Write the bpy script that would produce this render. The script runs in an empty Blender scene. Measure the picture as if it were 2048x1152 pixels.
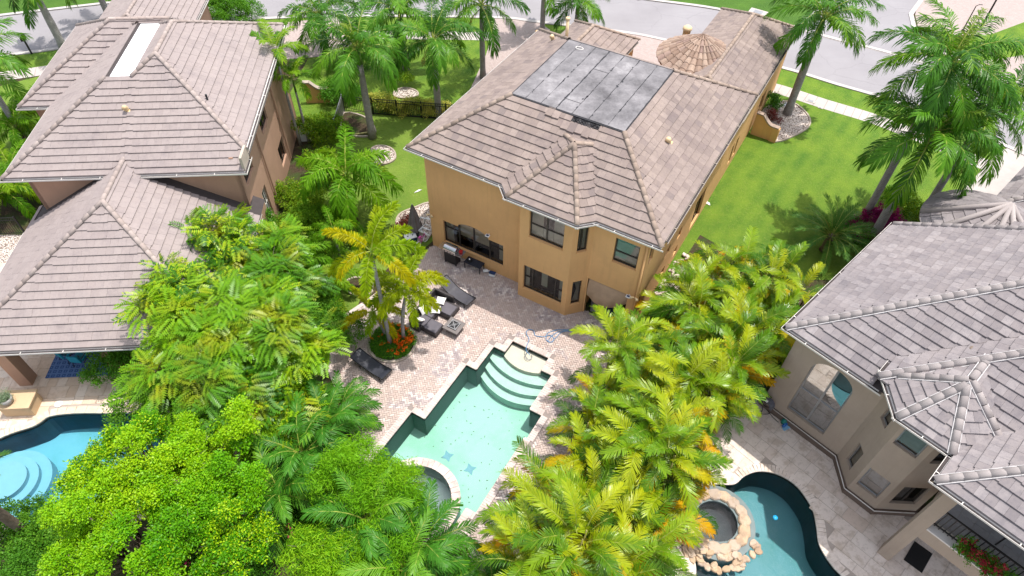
import bpy, bmesh, math, random
import numpy as np
from mathutils import Matrix, Vector
from mathutils.geometry import tessellate_polygon
R = math.radians
rng = np.random.default_rng(7)
random.seed(7)
scene = bpy.context.scene
COL = scene.collection

# ------------------------------------------------------------------ camera
F_PX, TILT, ROLL, HCAM = 1350.0, R(48.8), R(1.05), 26.0
_r = np.array([1, 0, 0.]); FW = np.array([0, math.cos(TILT), -math.sin(TILT)]); _u = np.array([0, math.sin(TILT), math.cos(TILT)])
RT = math.cos(ROLL) * _r + math.sin(ROLL) * _u
UP = -math.sin(ROLL) * _r + math.cos(ROLL) * _u
CAM = np.array([0, 0, HCAM])
cd = bpy.data.cameras.new('camera'); cam = bpy.data.objects.new('camera', cd); COL.objects.link(cam)
cd.sensor_width = 36; cd.lens = 36 * F_PX / 2048; cd.clip_end = 2000; cd.clip_start = 0.5
cam.matrix_world = Matrix(((RT[0], UP[0], -FW[0], 0), (RT[1], UP[1], -FW[1], 0), (RT[2], UP[2], -FW[2], HCAM), (0, 0, 0, 1)))
scene.camera = cam
# ------------------------------------------------------------------ sky, sun, exposure
SUNV = np.array([0.243, 0.112, 0.963]); SUNV /= np.linalg.norm(SUNV)
world = bpy.data.worlds.new('World'); scene.world = world; world.use_nodes = True
wn = world.node_tree.nodes; wl = world.node_tree.links
bg = wn['Background']; sky = wn.new('ShaderNodeTexSky'); sky.sky_type = 'NISHITA'; sky.sun_disc = False
sky.sun_elevation = math.asin(SUNV[2]); sky.sun_rotation = math.atan2(SUNV[0], SUNV[1]); sky.air_density = 1.0; sky.dust_density = 2.0; sky.ozone_density = 1.0
hs = wn.new('ShaderNodeHueSaturation'); hs.inputs['Saturation'].default_value = .42; hs.inputs['Value'].default_value = 1.25   # thin bright cloud whitens the blue
wl.new(sky.outputs[0], hs.inputs['Color']); wl.new(hs.outputs[0], bg.inputs[0]); bg.inputs[1].default_value = 0.15
sl = bpy.data.lights.new('sun', 'SUN'); sl.energy = 3.1; sl.angle = R(0.6); sl.color = (1.0, 0.955, 0.89)
so = bpy.data.objects.new('sun', sl); COL.objects.link(so); so.location = (0, 0, 60)
so.rotation_euler = Vector(SUNV).to_track_quat('Z', 'Y').to_euler()
scene.view_settings.view_transform = 'Standard'; scene.view_settings.look = 'None'
scene.view_settings.exposure = 0.68; scene.view_settings.gamma = 1.0; scene.view_settings.use_curve_mapping = False
scene.render.resolution_x = 1024; scene.render.resolution_y = 576
try:
    scene.cycles.max_bounces = 8; scene.cycles.transparent_max_bounces = 16; scene.cycles.caustics_reflective = False; scene.cycles.caustics_refractive = False
except Exception: pass

# ------------------------------------------------------------------ survey: picture point -> world point
def ray(px, py): return (px - 1024) / F_PX * RT - (py - 576) / F_PX * UP + FW
def at(px, py, z=0.0):
    d = ray(px, py); return CAM + d * ((z - HCAM) / d[2])
def pj(p):
    v = np.asarray(p, float) - CAM; w = v @ FW
    return 1024 + F_PX * (v @ RT) / w, 576 - F_PX * (v @ UP) / w
def inview(p, m=30):
    x, y = pj(p); return -m < x < 2048 + m and -m < y < 1152 + m
YM, YL, YR = R(-29.6), R(4.6), R(-46.6)
def frame(yaw): return Matrix.Rotation(yaw, 4, 'Z')
FM, FL, FR, FI = frame(YM), frame(YL), frame(YR), Matrix.Identity(4)
def loc(p, yaw):
    c, s = math.cos(yaw), math.sin(yaw); return (p[0] * c + p[1] * s, -p[0] * s + p[1] * c)
def wor(p, yaw):
    c, s = math.cos(yaw), math.sin(yaw); return (p[0] * c - p[1] * s, p[0] * s + p[1] * c)
def latl(px, py, yaw, z=0.0): return loc(at(px, py, z), yaw)

# ------------------------------------------------------------------ objects
WM = {}   # world matrices of what we placed
def place(o, parent, M):
    WM[o.name] = M.copy()
    if parent is not None:
        o.parent = parent; o.matrix_local = WM[parent.name].inverted() @ M
    else: o.matrix_world = M
    return o
def new_obj(name, data, parent=None, M=FI):
    o = bpy.data.objects.new(name, data); COL.objects.link(o); return place(o, parent, M)
def tag(o, label=None, cat=None, group=None, kind=None):
    if label: o['label'] = label
    if cat: o['category'] = cat
    if group: o['group'] = group
    if kind: o['kind'] = kind
    return o
def thing(name, label, cat, M=FI, group=None):
    return tag(new_obj(name, None, None, M), label, cat, group)
def T(x, y, z=0, rz=0, s=1): return Matrix.Translation((x, y, z)) @ Matrix.Rotation(rz, 4, 'Z') @ Matrix.Scale(s, 4)

class MB:
    def __init__(s): s.v = []; s.f = []; s.m = []; s.r = []
    def add(s, vs, fs, m=0, r=0.0):
        b = len(s.v); s.v += [tuple(map(float, v)) for v in vs]
        for f in fs: s.f.append(tuple(b + i for i in f)); s.m.append(m); s.r.append(r)
        return s
    def box(s, x0, x1, y0, y1, z0, z1, m=0, r=0.0):
        return s.add([(x0, y0, z0), (x1, y0, z0), (x1, y1, z0), (x0, y1, z0), (x0, y0, z1), (x1, y0, z1), (x1, y1, z1), (x0, y1, z1)],
                     [(0, 3, 2, 1), (4, 5, 6, 7), (0, 1, 5, 4), (1, 2, 6, 5), (2, 3, 7, 6), (3, 0, 4, 7)], m, r)
    def prism(s, pts, z0, z1, m=0, r=0.0, side=None):
        n = len(pts)
        if area2(pts) < 0: pts = pts[::-1]
        tr = tess(pts); b = [(p[0], p[1], z0) for p in pts]; t = [(p[0], p[1], z1) for p in pts]
        s.add(t, tr, m, r); s.add(b, [f[::-1] for f in tr], m, r)
        return s.add(b + t, [(i, (i + 1) % n, n + (i + 1) % n, n + i) for i in range(n)], m if side is None else side, r)
    def bar(s, a, b, w, h=None, m=0, r=0.0, up=(0, 0, 1)):
        a, b = Vector(a), Vector(b); h = h or w; d = (b - a)
        if d.length < 1e-6: return s
        d.normalize(); u = Vector(up)
        if abs(d.dot(u)) > .98: u = Vector((1, 0, 0))
        x = d.cross(u).normalized(); y = x.cross(d)
        c = [x * (sx * w / 2) + y * (sy * h / 2) for sx, sy in ((-1, -1), (1, -1), (1, 1), (-1, 1))]
        return s.add([a + q for q in c] + [b + q for q in c], [(0, 3, 2, 1), (4, 5, 6, 7), (0, 1, 5, 4), (1, 2, 6, 5), (2, 3, 7, 6), (3, 0, 4, 7)][::1], m, r)
    def tube(s, pts, rad, n=8, m=0, r=0.0, cap=True):
        pts = [Vector(p) for p in pts]; k = len(pts); rs = rad if isinstance(rad, (list, tuple)) else [rad] * k
        vs = []; prev = None
        for i, p in enumerate(pts):
            d = (pts[min(i + 1, k - 1)] - pts[max(i - 1, 0)]).normalized()
            x = (prev - d * prev.dot(d)) if prev is not None else d.cross(Vector((0, 0, 1)) if abs(d.z) < .9 else Vector((1, 0, 0)))
            x.normalize(); prev = x; y = d.cross(x)
            for j in range(n):
                a = 2 * math.pi * j / n; vs.append(p + (x * math.cos(a) + y * math.sin(a)) * rs[i])
        fs = [(i * n + j, i * n + (j + 1) % n, (i + 1) * n + (j + 1) % n, (i + 1) * n + j) for i in range(k - 1) for j in range(n)]
        if cap: fs += [tuple(range(n))[::-1], tuple((k - 1) * n + j for j in range(n))]
        return s.add(vs, fs, m, r)
    def lathe(s, prof, cx=0, cy=0, n=20, m=0, r=0.0):
        vs = [(cx + q * math.cos(2 * math.pi * j / n), cy + q * math.sin(2 * math.pi * j / n), z) for q, z in prof for j in range(n)]
        k = len(prof)
        return s.add(vs, [(i * n + j, i * n + (j + 1) % n, (i + 1) * n + (j + 1) % n, (i + 1) * n + j) for i in range(k - 1) for j in range(n)], m, r)
    def mesh(s, name, mats, smooth=False):
        me = bpy.data.meshes.new(name); me.from_pydata(s.v, [], s.f)
        mats = mats if isinstance(mats, (list, tuple)) else [mats]
        for q in mats: me.materials.append(q)
        if any(s.m): me.polygons.foreach_set('material_index', s.m)
        a = me.attributes.new('rnd', 'FLOAT', 'FACE'); a.data.foreach_set('value', s.r)
        if smooth: me.polygons.foreach_set('use_smooth', [True] * len(s.f))
        me.update(); return me
    def obj(s, name, mats, parent=None, M=FI, smooth=False, bevel=0):
        o = new_obj(name, s.mesh(name, mats, smooth), parent, M)
        if bevel:
            b = o.modifiers.new('bevel', 'BEVEL'); b.width = bevel; b.segments = 2; b.limit_method = 'ANGLE'
        return o
def mats_of(o, *m):
    for q in m: o.data.materials.append(q)
def area2(p): return sum(p[i][0] * p[(i + 1) % len(p)][1] - p[(i + 1) % len(p)][0] * p[i][1] for i in range(len(p)))
def tess(pts, holes=()):
    loops = [[Vector((p[0], p[1], 0)) for p in L] for L in [pts] + list(holes)]
    flat = [q for L in loops for q in L]; out = []
    for t in tessellate_polygon(loops):
        a, b, c = (flat[i] for i in t)
        cr = (b.x - a.x) * (c.y - a.y) - (b.y - a.y) * (c.x - a.x)
        if abs(cr) > 1e-9: out.append(tuple(t) if cr > 0 else tuple(t)[::-1])
    return out
def sheet(name, pts, z, mat, holes=(), kind='structure', parent=None, M=FI):
    mb = MB(); allp = list(pts) + [p for h in holes for p in h]
    mb.add([(p[0], p[1], z) for p in allp], tess(pts, holes))
    o = mb.obj(name, mat, parent, M)
    if kind: o['kind'] = kind
    return o
def inpoly(p, poly):
    x, y = p[0], p[1]; c = False; n = len(poly); j = n - 1
    for i in range(n):
        if (poly[i][1] > y) != (poly[j][1] > y) and x < (poly[j][0] - poly[i][0]) * (y - poly[i][1]) / (poly[j][1] - poly[i][1]) + poly[i][0]: c = not c
        j = i
    return c
def smooth_poly(pts, n=6, closed=True):
    out = []; k = len(pts)
    for i in range(k if closed else k - 1):
        p0, p1, p2, p3 = (np.array(pts[(i + j) % k] if closed else pts[min(max(i + j, 0), k - 1)], float)[:2] for j in (-1, 0, 1, 2))
        for t in np.linspace(0, 1, n, endpoint=False):
            out.append(tuple(.5 * (2 * p1 + (p2 - p0) * t + (2 * p0 - 5 * p1 + 4 * p2 - p3) * t * t + (3 * p1 - p0 - 3 * p2 + p3) * t ** 3)))
    if not closed: out.append(tuple(pts[-1][:2]))
    return out
def offset_poly(pts, d):    # d > 0 grows a counter-clockwise polygon
    if area2(pts) < 0: pts = pts[::-1]
    n = len(pts); out = []
    for i in range(n):
        a, b, c = (np.array(pts[(i + j) % n], float)[:2] for j in (-1, 0, 1))
        e1 = (b - a) / (np.linalg.norm(b - a) + 1e-9); e2 = (c - b) / (np.linalg.norm(c - b) + 1e-9)
        n1 = np.array([e1[1], -e1[0]]); n2 = np.array([e2[1], -e2[0]]); m = n1 + n2; m /= (np.linalg.norm(m) + 1e-9)
        out.append(tuple(b + m * d / max(.35, m @ n1)))
    return out

# ------------------------------------------------------------------ materials
MATS = {}
class NT:
    def __init__(s, name):
        s.mat = bpy.data.materials.new(name); s.mat.use_nodes = True; s.t = s.mat.node_tree; s.n = s.t.nodes; s.l = s.t.links
        s.b = s.n['Principled BSDF']; s.out = s.n['Material Output']; MATS[name] = s.mat
    def new(s, t, **k):
        q = s.n.new(t)
        for a, b in k.items(): setattr(q, a, b)
        return q
    def put(s, inp, val):
        if hasattr(val, 'is_output'): s.l.new(val, inp)
        elif isinstance(val, tuple) and len(val) == 3: inp.default_value = (*val, 1)
        else: inp.default_value = val
    def coord(s, kind='Object', scale=(1, 1, 1), rot=0):
        c = s.new('ShaderNodeTexCoord'); m = s.new('ShaderNodeMapping'); s.l.new(c.outputs[kind], m.inputs[0]); m.inputs['Scale'].default_value = scale; m.inputs['Rotation'].default_value = (0, 0, rot)
        return m.outputs[0]
    def pos(s, scale=(1, 1, 1), rot=0):
        c = s.new('ShaderNodeNewGeometry'); m = s.new('ShaderNodeMapping'); s.l.new(c.outputs['Position'], m.inputs[0]); m.inputs['Scale'].default_value = scale; m.inputs['Rotation'].default_value = (0, 0, rot)
        return m.outputs[0]
    def noise(s, vec, scale, detail=4, rough=.6, out=0):
        q = s.new('ShaderNodeTexNoise'); s.l.new(vec, q.inputs['Vector']); q.inputs['Scale'].default_value = scale; q.inputs['Detail'].default_value = detail; q.inputs['Roughness'].default_value = rough
        return q.outputs[out]
    def ramp(s, fac, stops):
        q = s.new('ShaderNodeValToRGB'); e = q.color_ramp.elements
        while len(e) < len(stops): e.new(.5)
        for i, (p, c) in enumerate(stops): e[i].position = p; e[i].color = (*c, 1) if len(c) == 3 else c
        s.put(q.inputs[0], fac); return q.outputs[0]
    def mix(s, f, a, b, mode='MIX'):
        q = s.new('ShaderNodeMix', data_type='RGBA', blend_type=mode); s.put(q.inputs[0], f); s.put(q.inputs[6], a); s.put(q.inputs[7], b); return q.outputs[2]
    def math(s, op, a, b=0.0, clamp=False):
        q = s.new('ShaderNodeMath', operation=op, use_clamp=clamp); s.put(q.inputs[0], a); s.put(q.inputs[1], b); return q.outputs[0]
    def rnd(s):   # face attribute + object random
        a = s.new('ShaderNodeAttribute', attribute_name='rnd'); o = s.new('ShaderNodeObjectInfo')
        return s.math('FRACT', s.math('ADD', a.outputs['Fac'], o.outputs['Random']))
    def bump(s, h, strength=.3, dist=.02):
        q = s.new('ShaderNodeBump'); s.put(q.inputs['Height'], h); q.inputs['Strength'].default_value = strength; q.inputs['Distance'].default_value = dist
        s.l.new(q.outputs[0], s.b.inputs['Normal']); return q
    def fin(s, col, rough=.7, spec=.3, metal=0.0):
        s.put(s.b.inputs['Base Color'], col); s.put(s.b.inputs['Roughness'], rough); s.b.inputs['Specular IOR Level'].default_value = spec; s.b.inputs['Metallic'].default_value = metal
        return s.mat
def mix3(a, b, t): return tuple(a[i] * (1 - t) + b[i] * t for i in range(3))
def plain(name, col, rough=.5, metal=0.0, var=.12, spec=.4):
    q = NT(name); n = q.noise(q.pos(), 3.0, 5)
    c = q.mix(q.ramp(n, [(.3, (0, 0, 0)), (.7, (1, 1, 1))]), tuple(x * (1 - var) for x in col), tuple(min(1, x * (1 + var)) for x in col))
    q.bump(q.noise(q.pos(), 60, 3), .12, .01)
    return q.fin(c, rough, spec, metal)
def stucco(name, col, stain=.25):
    q = NT(name); p = q.pos()
    big = q.noise(p, .5, 5); st = q.noise(q.pos((3, 3, .35)), 1.2, 6, .7)
    c = q.mix(q.ramp(big, [(.35, (0, 0, 0)), (.7, (1, 1, 1))]), tuple(x * .92 for x in col), tuple(x * 1.06 for x in col))
    c = q.mix(q.math('MULTIPLY', q.ramp(st, [(.52, (0, 0, 0)), (.78, (1, 1, 1))]), stain), c, tuple(x * .62 for x in col))
    v2 = q.noise(q.pos((7, 7, .5)), 1.0, 5, .75); c = q.mix(q.math('MULTIPLY', q.ramp(v2, [(.55, (0, 0, 0)), (.8, (1, 1, 1))]), .3), c, tuple(x * .55 for x in col))
    v3 = q.noise(p, 2.6, 5, .7); c = q.mix(q.math('MULTIPLY', q.ramp(v3, [(.55, (0, 0, 0)), (.7, (1, 1, 1))]), .14), c, tuple(min(.9, x * 1.3) for x in col))
    q.bump(q.math('ADD', q.noise(p, 45, 5, .7), q.math('MULTIPLY', q.noise(p, 9, 3), .6)), .35, .02)
    return q.fin(c, .88, .2)
def tile_mat(name, stops, streak, streak_amt=.5, sstretch=(1, 1, 1), damp=.35):
    q = NT(name); r = q.rnd(); c = q.ramp(r, stops)
    p = q.pos(); n1 = q.noise(p, .35, 4); n2 = q.noise(p, 7.0, 6, .75); n3 = q.noise(p, 28, 4, .7)
    m = q.ramp(n2, [(.46, (0, 0, 0)), (.72, (1, 1, 1))])
    c = q.mix(q.math('MULTIPLY', m, streak_amt), c, streak)
    c = q.mix(q.math('MULTIPLY', q.ramp(n1, [(.45, (0, 0, 0)), (.7, (1, 1, 1))]), damp), c, tuple(x * .75 for x in streak))
    c = q.mix(q.math('MULTIPLY', q.ramp(n3, [(.6, (0, 0, 0)), (.75, (1, 1, 1))]), .35), c, (.42, .37, .33))
    n4 = q.noise(q.pos((1, 1, .5)), 1.1, 7, .78); c = q.mix(q.math('MULTIPLY', q.ramp(n4, [(.52, (0, 0, 0)), (.68, (1, 1, 1))]), .38), c, tuple(x * .8 for x in streak))
    q.bump(n3, .35, .012); return q.fin(c, .9, .2)
def leaf_mat(name, stops, trans=.35, rough=.45, sheen=.25, big=None):
    sheen *= .5; q = NT(name); r = q.rnd(); c = q.ramp(r, stops)
    if big:
        n = q.noise(q.pos(), big[0], 3); c = q.mix(q.math('MULTIPLY', q.ramp(n, [(.5, (0, 0, 0)), (.68, (1, 1, 1))]), big[2]), c, big[1])
    q.fin(c, rough, sheen)
    tr = q.new('ShaderNodeBsdfTranslucent'); c2 = q.mix(1.0, c, (1.25, 1.3, .5), 'MULTIPLY'); q.l.new(c2, tr.inputs[0])
    ms = q.new('ShaderNodeMixShader'); ms.inputs[0].default_value = trans
    q.l.new(q.b.outputs[0], ms.inputs[1]); q.l.new(tr.outputs[0], ms.inputs[2]); q.l.new(ms.outputs[0], q.out.inputs[0])
    return q.mat

M_ORANGE = stucco('stucco_orange', (.68, .39, .175)); M_PINK = stucco('stucco_pink', (.44, .27, .19)); M_TAUPE = stucco('stucco_taupe', (.40, .32, .255)); M_TAUPE2 = stucco('stucco_taupe_plinth', (.15, .11, .09))
M_TILE1 = tile_mat('roof_tile_tan', [(0, (.235, .185, .163)), (.35, (.275, .218, .19)), (.7, (.31, .247, .217)), (.9, (.245, .192, .172)), (1, (.20, .162, .15))], (.15, .12, .125), .42)
M_TILE2 = tile_mat('roof_tile_pale', [(0, (.285, .238, .226)), (.5, (.318, .268, .254)), (1, (.30, .25, .237))], (.20, .17, .18), .38, damp=.15)
M_TILE3 = tile_mat('roof_tile_grey', [(0, (.225, .197, .197)), (.5, (.27, .238, .236)), (.85, (.31, .277, .275)), (1, (.20, .177, .18))], (.13, .12, .14), .5)
M_TILET = tile_mat('roof_tile_barrel', [(0, (.26, .175, .13)), (.4, (.36, .25, .19)), (.8, (.42, .31, .24)), (1, (.30, .20, .17))], (.14, .11, .10), .5)
M_CAP1 = tile_mat('ridge_cap_tan', [(0, (.33, .25, .20)), (1, (.41, .32, .26))], (.22, .17, .15), .4)
M_CAP2 = tile_mat('ridge_cap_pale', [(0, (.36, .29, .26)), (1, (.42, .35, .32))], (.28, .23, .22), .3)
M_CAP3 = tile_mat('ridge_cap_grey', [(0, (.33, .29, .28)), (1, (.40, .355, .34))], (.26, .23, .23), .4)
M_UNDER = plain('roof_underlay', (.06, .05, .05), .95)
M_WHITE = plain('white_paint', (.66, .62, .58), .45, var=.06); M_SOFFIT = plain('soffit_paint', (.42, .36, .30), .8)
M_MORTAR = plain('white_mortar', (.48, .46, .46), .9, var=.15)
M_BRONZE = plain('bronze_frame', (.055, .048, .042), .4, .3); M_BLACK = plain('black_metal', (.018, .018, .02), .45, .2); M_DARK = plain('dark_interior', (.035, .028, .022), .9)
M_GREYM = plain('grey_metal', (.33, .33, .34), .4, .6); M_STEEL = plain('stainless_steel', (.62, .62, .63), .25, .95); M_CURT = plain('curtain_cloth', (.70, .68, .60), .9); M_BLIND = plain('roller_blind', (.66, .57, .44), .9)
M_CREAM = plain('cream_paint', (.70, .52, .30), .6)
def glass_mat(name, tint=(.30, .30, .30), f=.12, rough=.02):
    q = NT(name); g = q.new('ShaderNodeBsdfGlossy'); g.inputs['Roughness'].default_value = rough; g.inputs['Color'].default_value = (.9, .93, .95, 1)
    t = q.new('ShaderNodeBsdfTransparent'); t.inputs[0].default_value = (*tint, 1); lw = q.new('ShaderNodeLayerWeight'); lw.inputs[0].default_value = .35
    m = q.math('ADD', q.math('MULTIPLY', lw.outputs['Fresnel'], .75), f, True); ms = q.new('ShaderNodeMixShader')
    nz = q.noise(q.pos(), 2.5, 2); bp = q.new('ShaderNodeBump'); bp.inputs['Strength'].default_value = .05; q.l.new(nz, bp.inputs['Height']); q.l.new(bp.outputs[0], g.inputs['Normal'])
    q.l.new(m, ms.inputs[0]); q.l.new(t.outputs[0], ms.inputs[1]); q.l.new(g.outputs[0], ms.inputs[2]); q.l.new(ms.outputs[0], q.out.inputs[0]); return q.mat
M_GLASS = glass_mat('window_glass', (.68, .67, .64), .06); M_GLASSM = glass_mat('mirror_glass', (.35, .35, .35), .42)
M_SCREEN = glass_mat('insect_screen', (.25, .25, .26), .02, .6)
def water_mat(name, absorb, ripple=1.0):
    q = NT(name); g = q.new('ShaderNodeBsdfGlossy'); g.inputs['Roughness'].default_value = .03
    t = q.new('ShaderNodeBsdfTransparent'); fr = q.new('ShaderNodeFresnel'); fr.inputs[0].default_value = 1.33
    h = q.math('ADD', q.noise(q.pos(), 3.0, 3), q.math('MULTIPLY', q.noise(q.pos(), 14, 2), .3)); bp = q.new('ShaderNodeBump'); bp.inputs['Strength'].default_value = .5 * ripple; bp.inputs['Distance'].default_value = .05
    q.l.new(h, bp.inputs['Height']); q.l.new(bp.outputs[0], g.inputs['Normal']); q.l.new(bp.outputs[0], fr.inputs['Normal'])
    ms = q.new('ShaderNodeMixShader'); q.l.new(fr.outputs[0], ms.inputs[0]); q.l.new(t.outputs[0], ms.inputs[1]); q.l.new(g.outputs[0], ms.inputs[2]); q.l.new(ms.outputs[0], q.out.inputs[0])
    va = q.new('ShaderNodeVolumeAbsorption'); va.inputs['Color'].default_value = (*absorb[:3], 1); va.inputs['Density'].default_value = absorb[3]; q.l.new(va.outputs[0], q.out.inputs['Volume'])
    return q.mat
def water_side(name, absorb):
    q = NT(name); t = q.new('ShaderNodeBsdfTransparent'); q.l.new(t.outputs[0], q.out.inputs[0])
    va = q.new('ShaderNodeVolumeAbsorption'); va.inputs['Color'].default_value = (*absorb[:3], 1); va.inputs['Density'].default_value = absorb[3]; q.l.new(va.outputs[0], q.out.inputs['Volume'])
    return q.mat
# ================================================================== GROUND, ROADS, PATIOS, POOLS
def grass_mat(name, a, b, c, stripe=None):
    q = NT(name); p = q.pos(); n1 = q.noise(p, .55, 5, .6); n2 = q.noise(p, 6, 5, .7); n3 = q.noise(p, 45, 4, .8)
    col = q.mix(q.ramp(n1, [(.35, (0, 0, 0)), (.68, (1, 1, 1))]), a, b)
    col = q.mix(q.math('MULTIPLY', q.ramp(n2, [(.5, (0, 0, 0)), (.75, (1, 1, 1))]), .5), col, c)
    col = q.mix(q.math('MULTIPLY', q.ramp(n3, [(.35, (1, 1, 1)), (.62, (0, 0, 0))]), .55), col, tuple(x * .55 for x in a))
    if stripe is not None:
        w = q.new('ShaderNodeTexWave'); q.l.new(q.pos((1, 1, 1), stripe), w.inputs[0]); w.inputs['Scale'].default_value = .33; w.inputs['Distortion'].default_value = 2.0
        col = q.mix(q.math('MULTIPLY', w.outputs['Fac'], .28), col, b)
    q.bump(q.math('ADD', n3, n2), .9, .05); return q.fin(col, .85, .15)
M_GRASS = grass_mat('lawn_grass', (.08, .18, .02), (.18, .28, .028), (.30, .32, .08), R(35))
M_GRASSY = grass_mat('lawn_grass_worn', (.13, .23, .03), (.21, .31, .045), (.32, .32, .11))
M_GRASSD = grass_mat('lawn_grass_far', (.06, .14, .02), (.09, .19, .025), (.12, .2, .03))
def dirt_mat():
    q = NT('mulch_soil'); p = q.pos(); n = q.noise(p, 9, 6, .8); n2 = q.noise(p, 1.2, 3)
    c = q.ramp(n, [(.3, (.025, .018, .012)), (.55, (.07, .05, .032)), (.75, (.15, .12, .08))]); c = q.mix(q.ramp(n2, [(.45, (0, 0, 0)), (.65, (1, 1, 1))]), c, (.05, .075, .022))
    q.bump(n, .8, .05); return q.fin(c, .95, .1)
M_SOIL = dirt_mat()
def asphalt():
    q = NT('asphalt'); p = q.pos(); n = q.noise(p, .25, 4); n2 = q.noise(p, 35, 4, .8); n3 = q.noise(q.pos((.25, 2.2, 1), R(38)), 1, 5)
    c = q.ramp(n, [(.3, (.255, .24, .25)), (.7, (.305, .29, .30))]); c = q.mix(q.math('MULTIPLY', n2, .3), c, (.22, .21, .225)); c = q.mix(q.math('MULTIPLY', q.ramp(n3, [(.55, (0, 0, 0)), (.75, (1, 1, 1))]), .2), c, (.20, .19, .21))
    v = q.new('ShaderNodeTexVoronoi', feature='DISTANCE_TO_EDGE'); nn = q.noise(p, .6, 4, .6, 1); vm = q.new('ShaderNodeVectorMath', operation='MULTIPLY_ADD'); q.l.new(nn, vm.inputs[0]); vm.inputs[1].default_value = (1.4, 1.4, 0); q.l.new(p, vm.inputs[2]); q.l.new(vm.outputs[0], v.inputs['Vector']); v.inputs['Scale'].default_value = .16
    c = q.mix(q.math('MULTIPLY', q.ramp(v.outputs['Distance'], [(.0, (1, 1, 1)), (.008, (0, 0, 0))]), .22), c, (.14, .13, .14))
    q.bump(n2, .4, .01); return q.fin(c, .9, .15)
M_ASPH = asphalt()
def conc(name, col, joint=None):
    q = NT(name); p = q.pos(); n = q.noise(p, 1.4, 6, .7); n2 = q.noise(p, 30, 3)
    c = q.mix(q.ramp(n, [(.35, (0, 0, 0)), (.7, (1, 1, 1))]), tuple(x * .85 for x in col), col); c = q.mix(q.math('MULTIPLY', n2, .25), c, tuple(x * .6 for x in col)); q.bump(n2, .3, .01)
    return q.fin(c, .9, .15)
M_CONC = conc('concrete', (.50, .45, .42)); M_KERB = conc('kerb_concrete', (.52, .48, .46)); M_CURBW = conc('pale_edging', (.44, .37, .31))
def brickdrive():
    q = NT('driveway_pavers'); br = q.new('ShaderNodeTexBrick'); q.l.new(q.pos((1, 1, 1), R(30)), br.inputs[0]); br.inputs['Scale'].default_value = 3.2; br.inputs['Color1'].default_value = (.33, .26, .24, 1); br.inputs['Color2'].default_value = (.43, .35, .325, 1); br.inputs['Mortar'].default_value = (.25, .21, .2, 1); br.inputs['Mortar Size'].default_value = .02
    n = q.noise(q.pos(), .8, 5); c = q.mix(q.math('MULTIPLY', n, .6), br.outputs[0], (.40, .33, .305)); q.bump(br.outputs['Fac'], -.3, .01); return q.fin(c, .9, .15)
M_DRIVE = brickdrive()
def paver_mat():
    q = NT('herringbone_paver'); r = q.rnd(); p = q.pos()
    c1 = q.ramp(r, [(0, (.44, .34, .30)), (.25, (.52, .42, .375)), (.5, (.47, .375, .33)), (.7, (.58, .47, .42)), (.86, (.40, .32, .29)), (1, (.64, .56, .51))])
    c2 = q.ramp(r, [(0, (.30, .25, .26)), (.3, (.38, .33, .335)), (.5, (.50, .41, .38)), (.65, (.74, .67, .63)), (.8, (.42, .36, .36)), (1, (.70, .62, .57))])
    z = q.noise(p, .55, 4, .6); c = q.mix(q.ramp(z, [(.50, (0, 0, 0)), (.60, (.95, .95, .95))]), c1, c2)
    n = q.noise(p, 25, 4, .7); c = q.mix(q.math('MULTIPLY', n, .25), c, (.30, .24, .22)); d = q.noise(p, .9, 4); c = q.mix(q.math('MULTIPLY', q.ramp(d, [(.55, (0, 0, 0)), (.75, (1, 1, 1))]), .3), c, (.33, .27, .25))
    q.bump(n, .3, .006); return q.fin(c, .9, .15)
M_PAVER = paver_mat(); M_JOINT = conc('sand_joint', (.30, .25, .23)); M_JOINT2 = conc('pale_joint', (.46, .39, .34))
def trav_mat(name, cols, blot):
    q = NT(name); r = q.rnd(); p = q.pos(); c = q.ramp(r, cols); n = q.noise(p, 1.7, 7, .72); n2 = q.noise(p, 6, 6, .8); n3 = q.noise(p, 40, 3)
    c = q.mix(q.math('MULTIPLY', q.ramp(n, [(.5, (0, 0, 0)), (.60, (1, 1, 1))]), .7), c, blot); c = q.mix(q.math('MULTIPLY', q.ramp(n2, [(.52, (0, 0, 0)), (.7, (1, 1, 1))]), .55), c, tuple(x * .62 for x in blot)); c = q.mix(q.math('MULTIPLY', n3, .2), c, (.75, .68, .60))
    q.bump(n2, .25, .008); return q.fin(c, .85, .2)
M_TRAVR = trav_mat('travertine_grey', [(0, (.62, .51, .44)), (.4, (.68, .58, .51)), (.8, (.72, .62, .55)), (1, (.58, .46, .38))], (.46, .36, .28))
M_TRAVL = trav_mat('travertine_warm', [(0, (.62, .49, .38)), (.35, (.68, .56, .45)), (.7, (.60, .45, .33)), (.85, (.70, .60, .50)), (1, (.50, .36, .25))], (.52, .38, .27))
M_ROCKW = trav_mat('field_stone', [(0, (.42, .27, .15)), (.4, (.50, .36, .23)), (.7, (.36, .28, .22)), (1, (.54, .41, .29))], (.28, .18, .11))
def pebble():
    q = NT('white_pebbles'); v = q.new('ShaderNodeTexVoronoi'); q.l.new(q.pos(), v.inputs[0]); v.inputs['Scale'].default_value = 16; r = q.ramp(v.outputs['Color'], [(0, (.50, .41, .35)), (.5, (.66, .58, .52)), (1, (.78, .72, .68))])
    c = q.mix(q.ramp(v.outputs['Distance'], [(.35, (0, 0, 0)), (.7, (1, 1, 1))]), r, (.16, .12, .10)); q.bump(v.outputs['Distance'], -.8, .04); return q.fin(c, .9, .15)
M_PEB = pebble()

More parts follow.
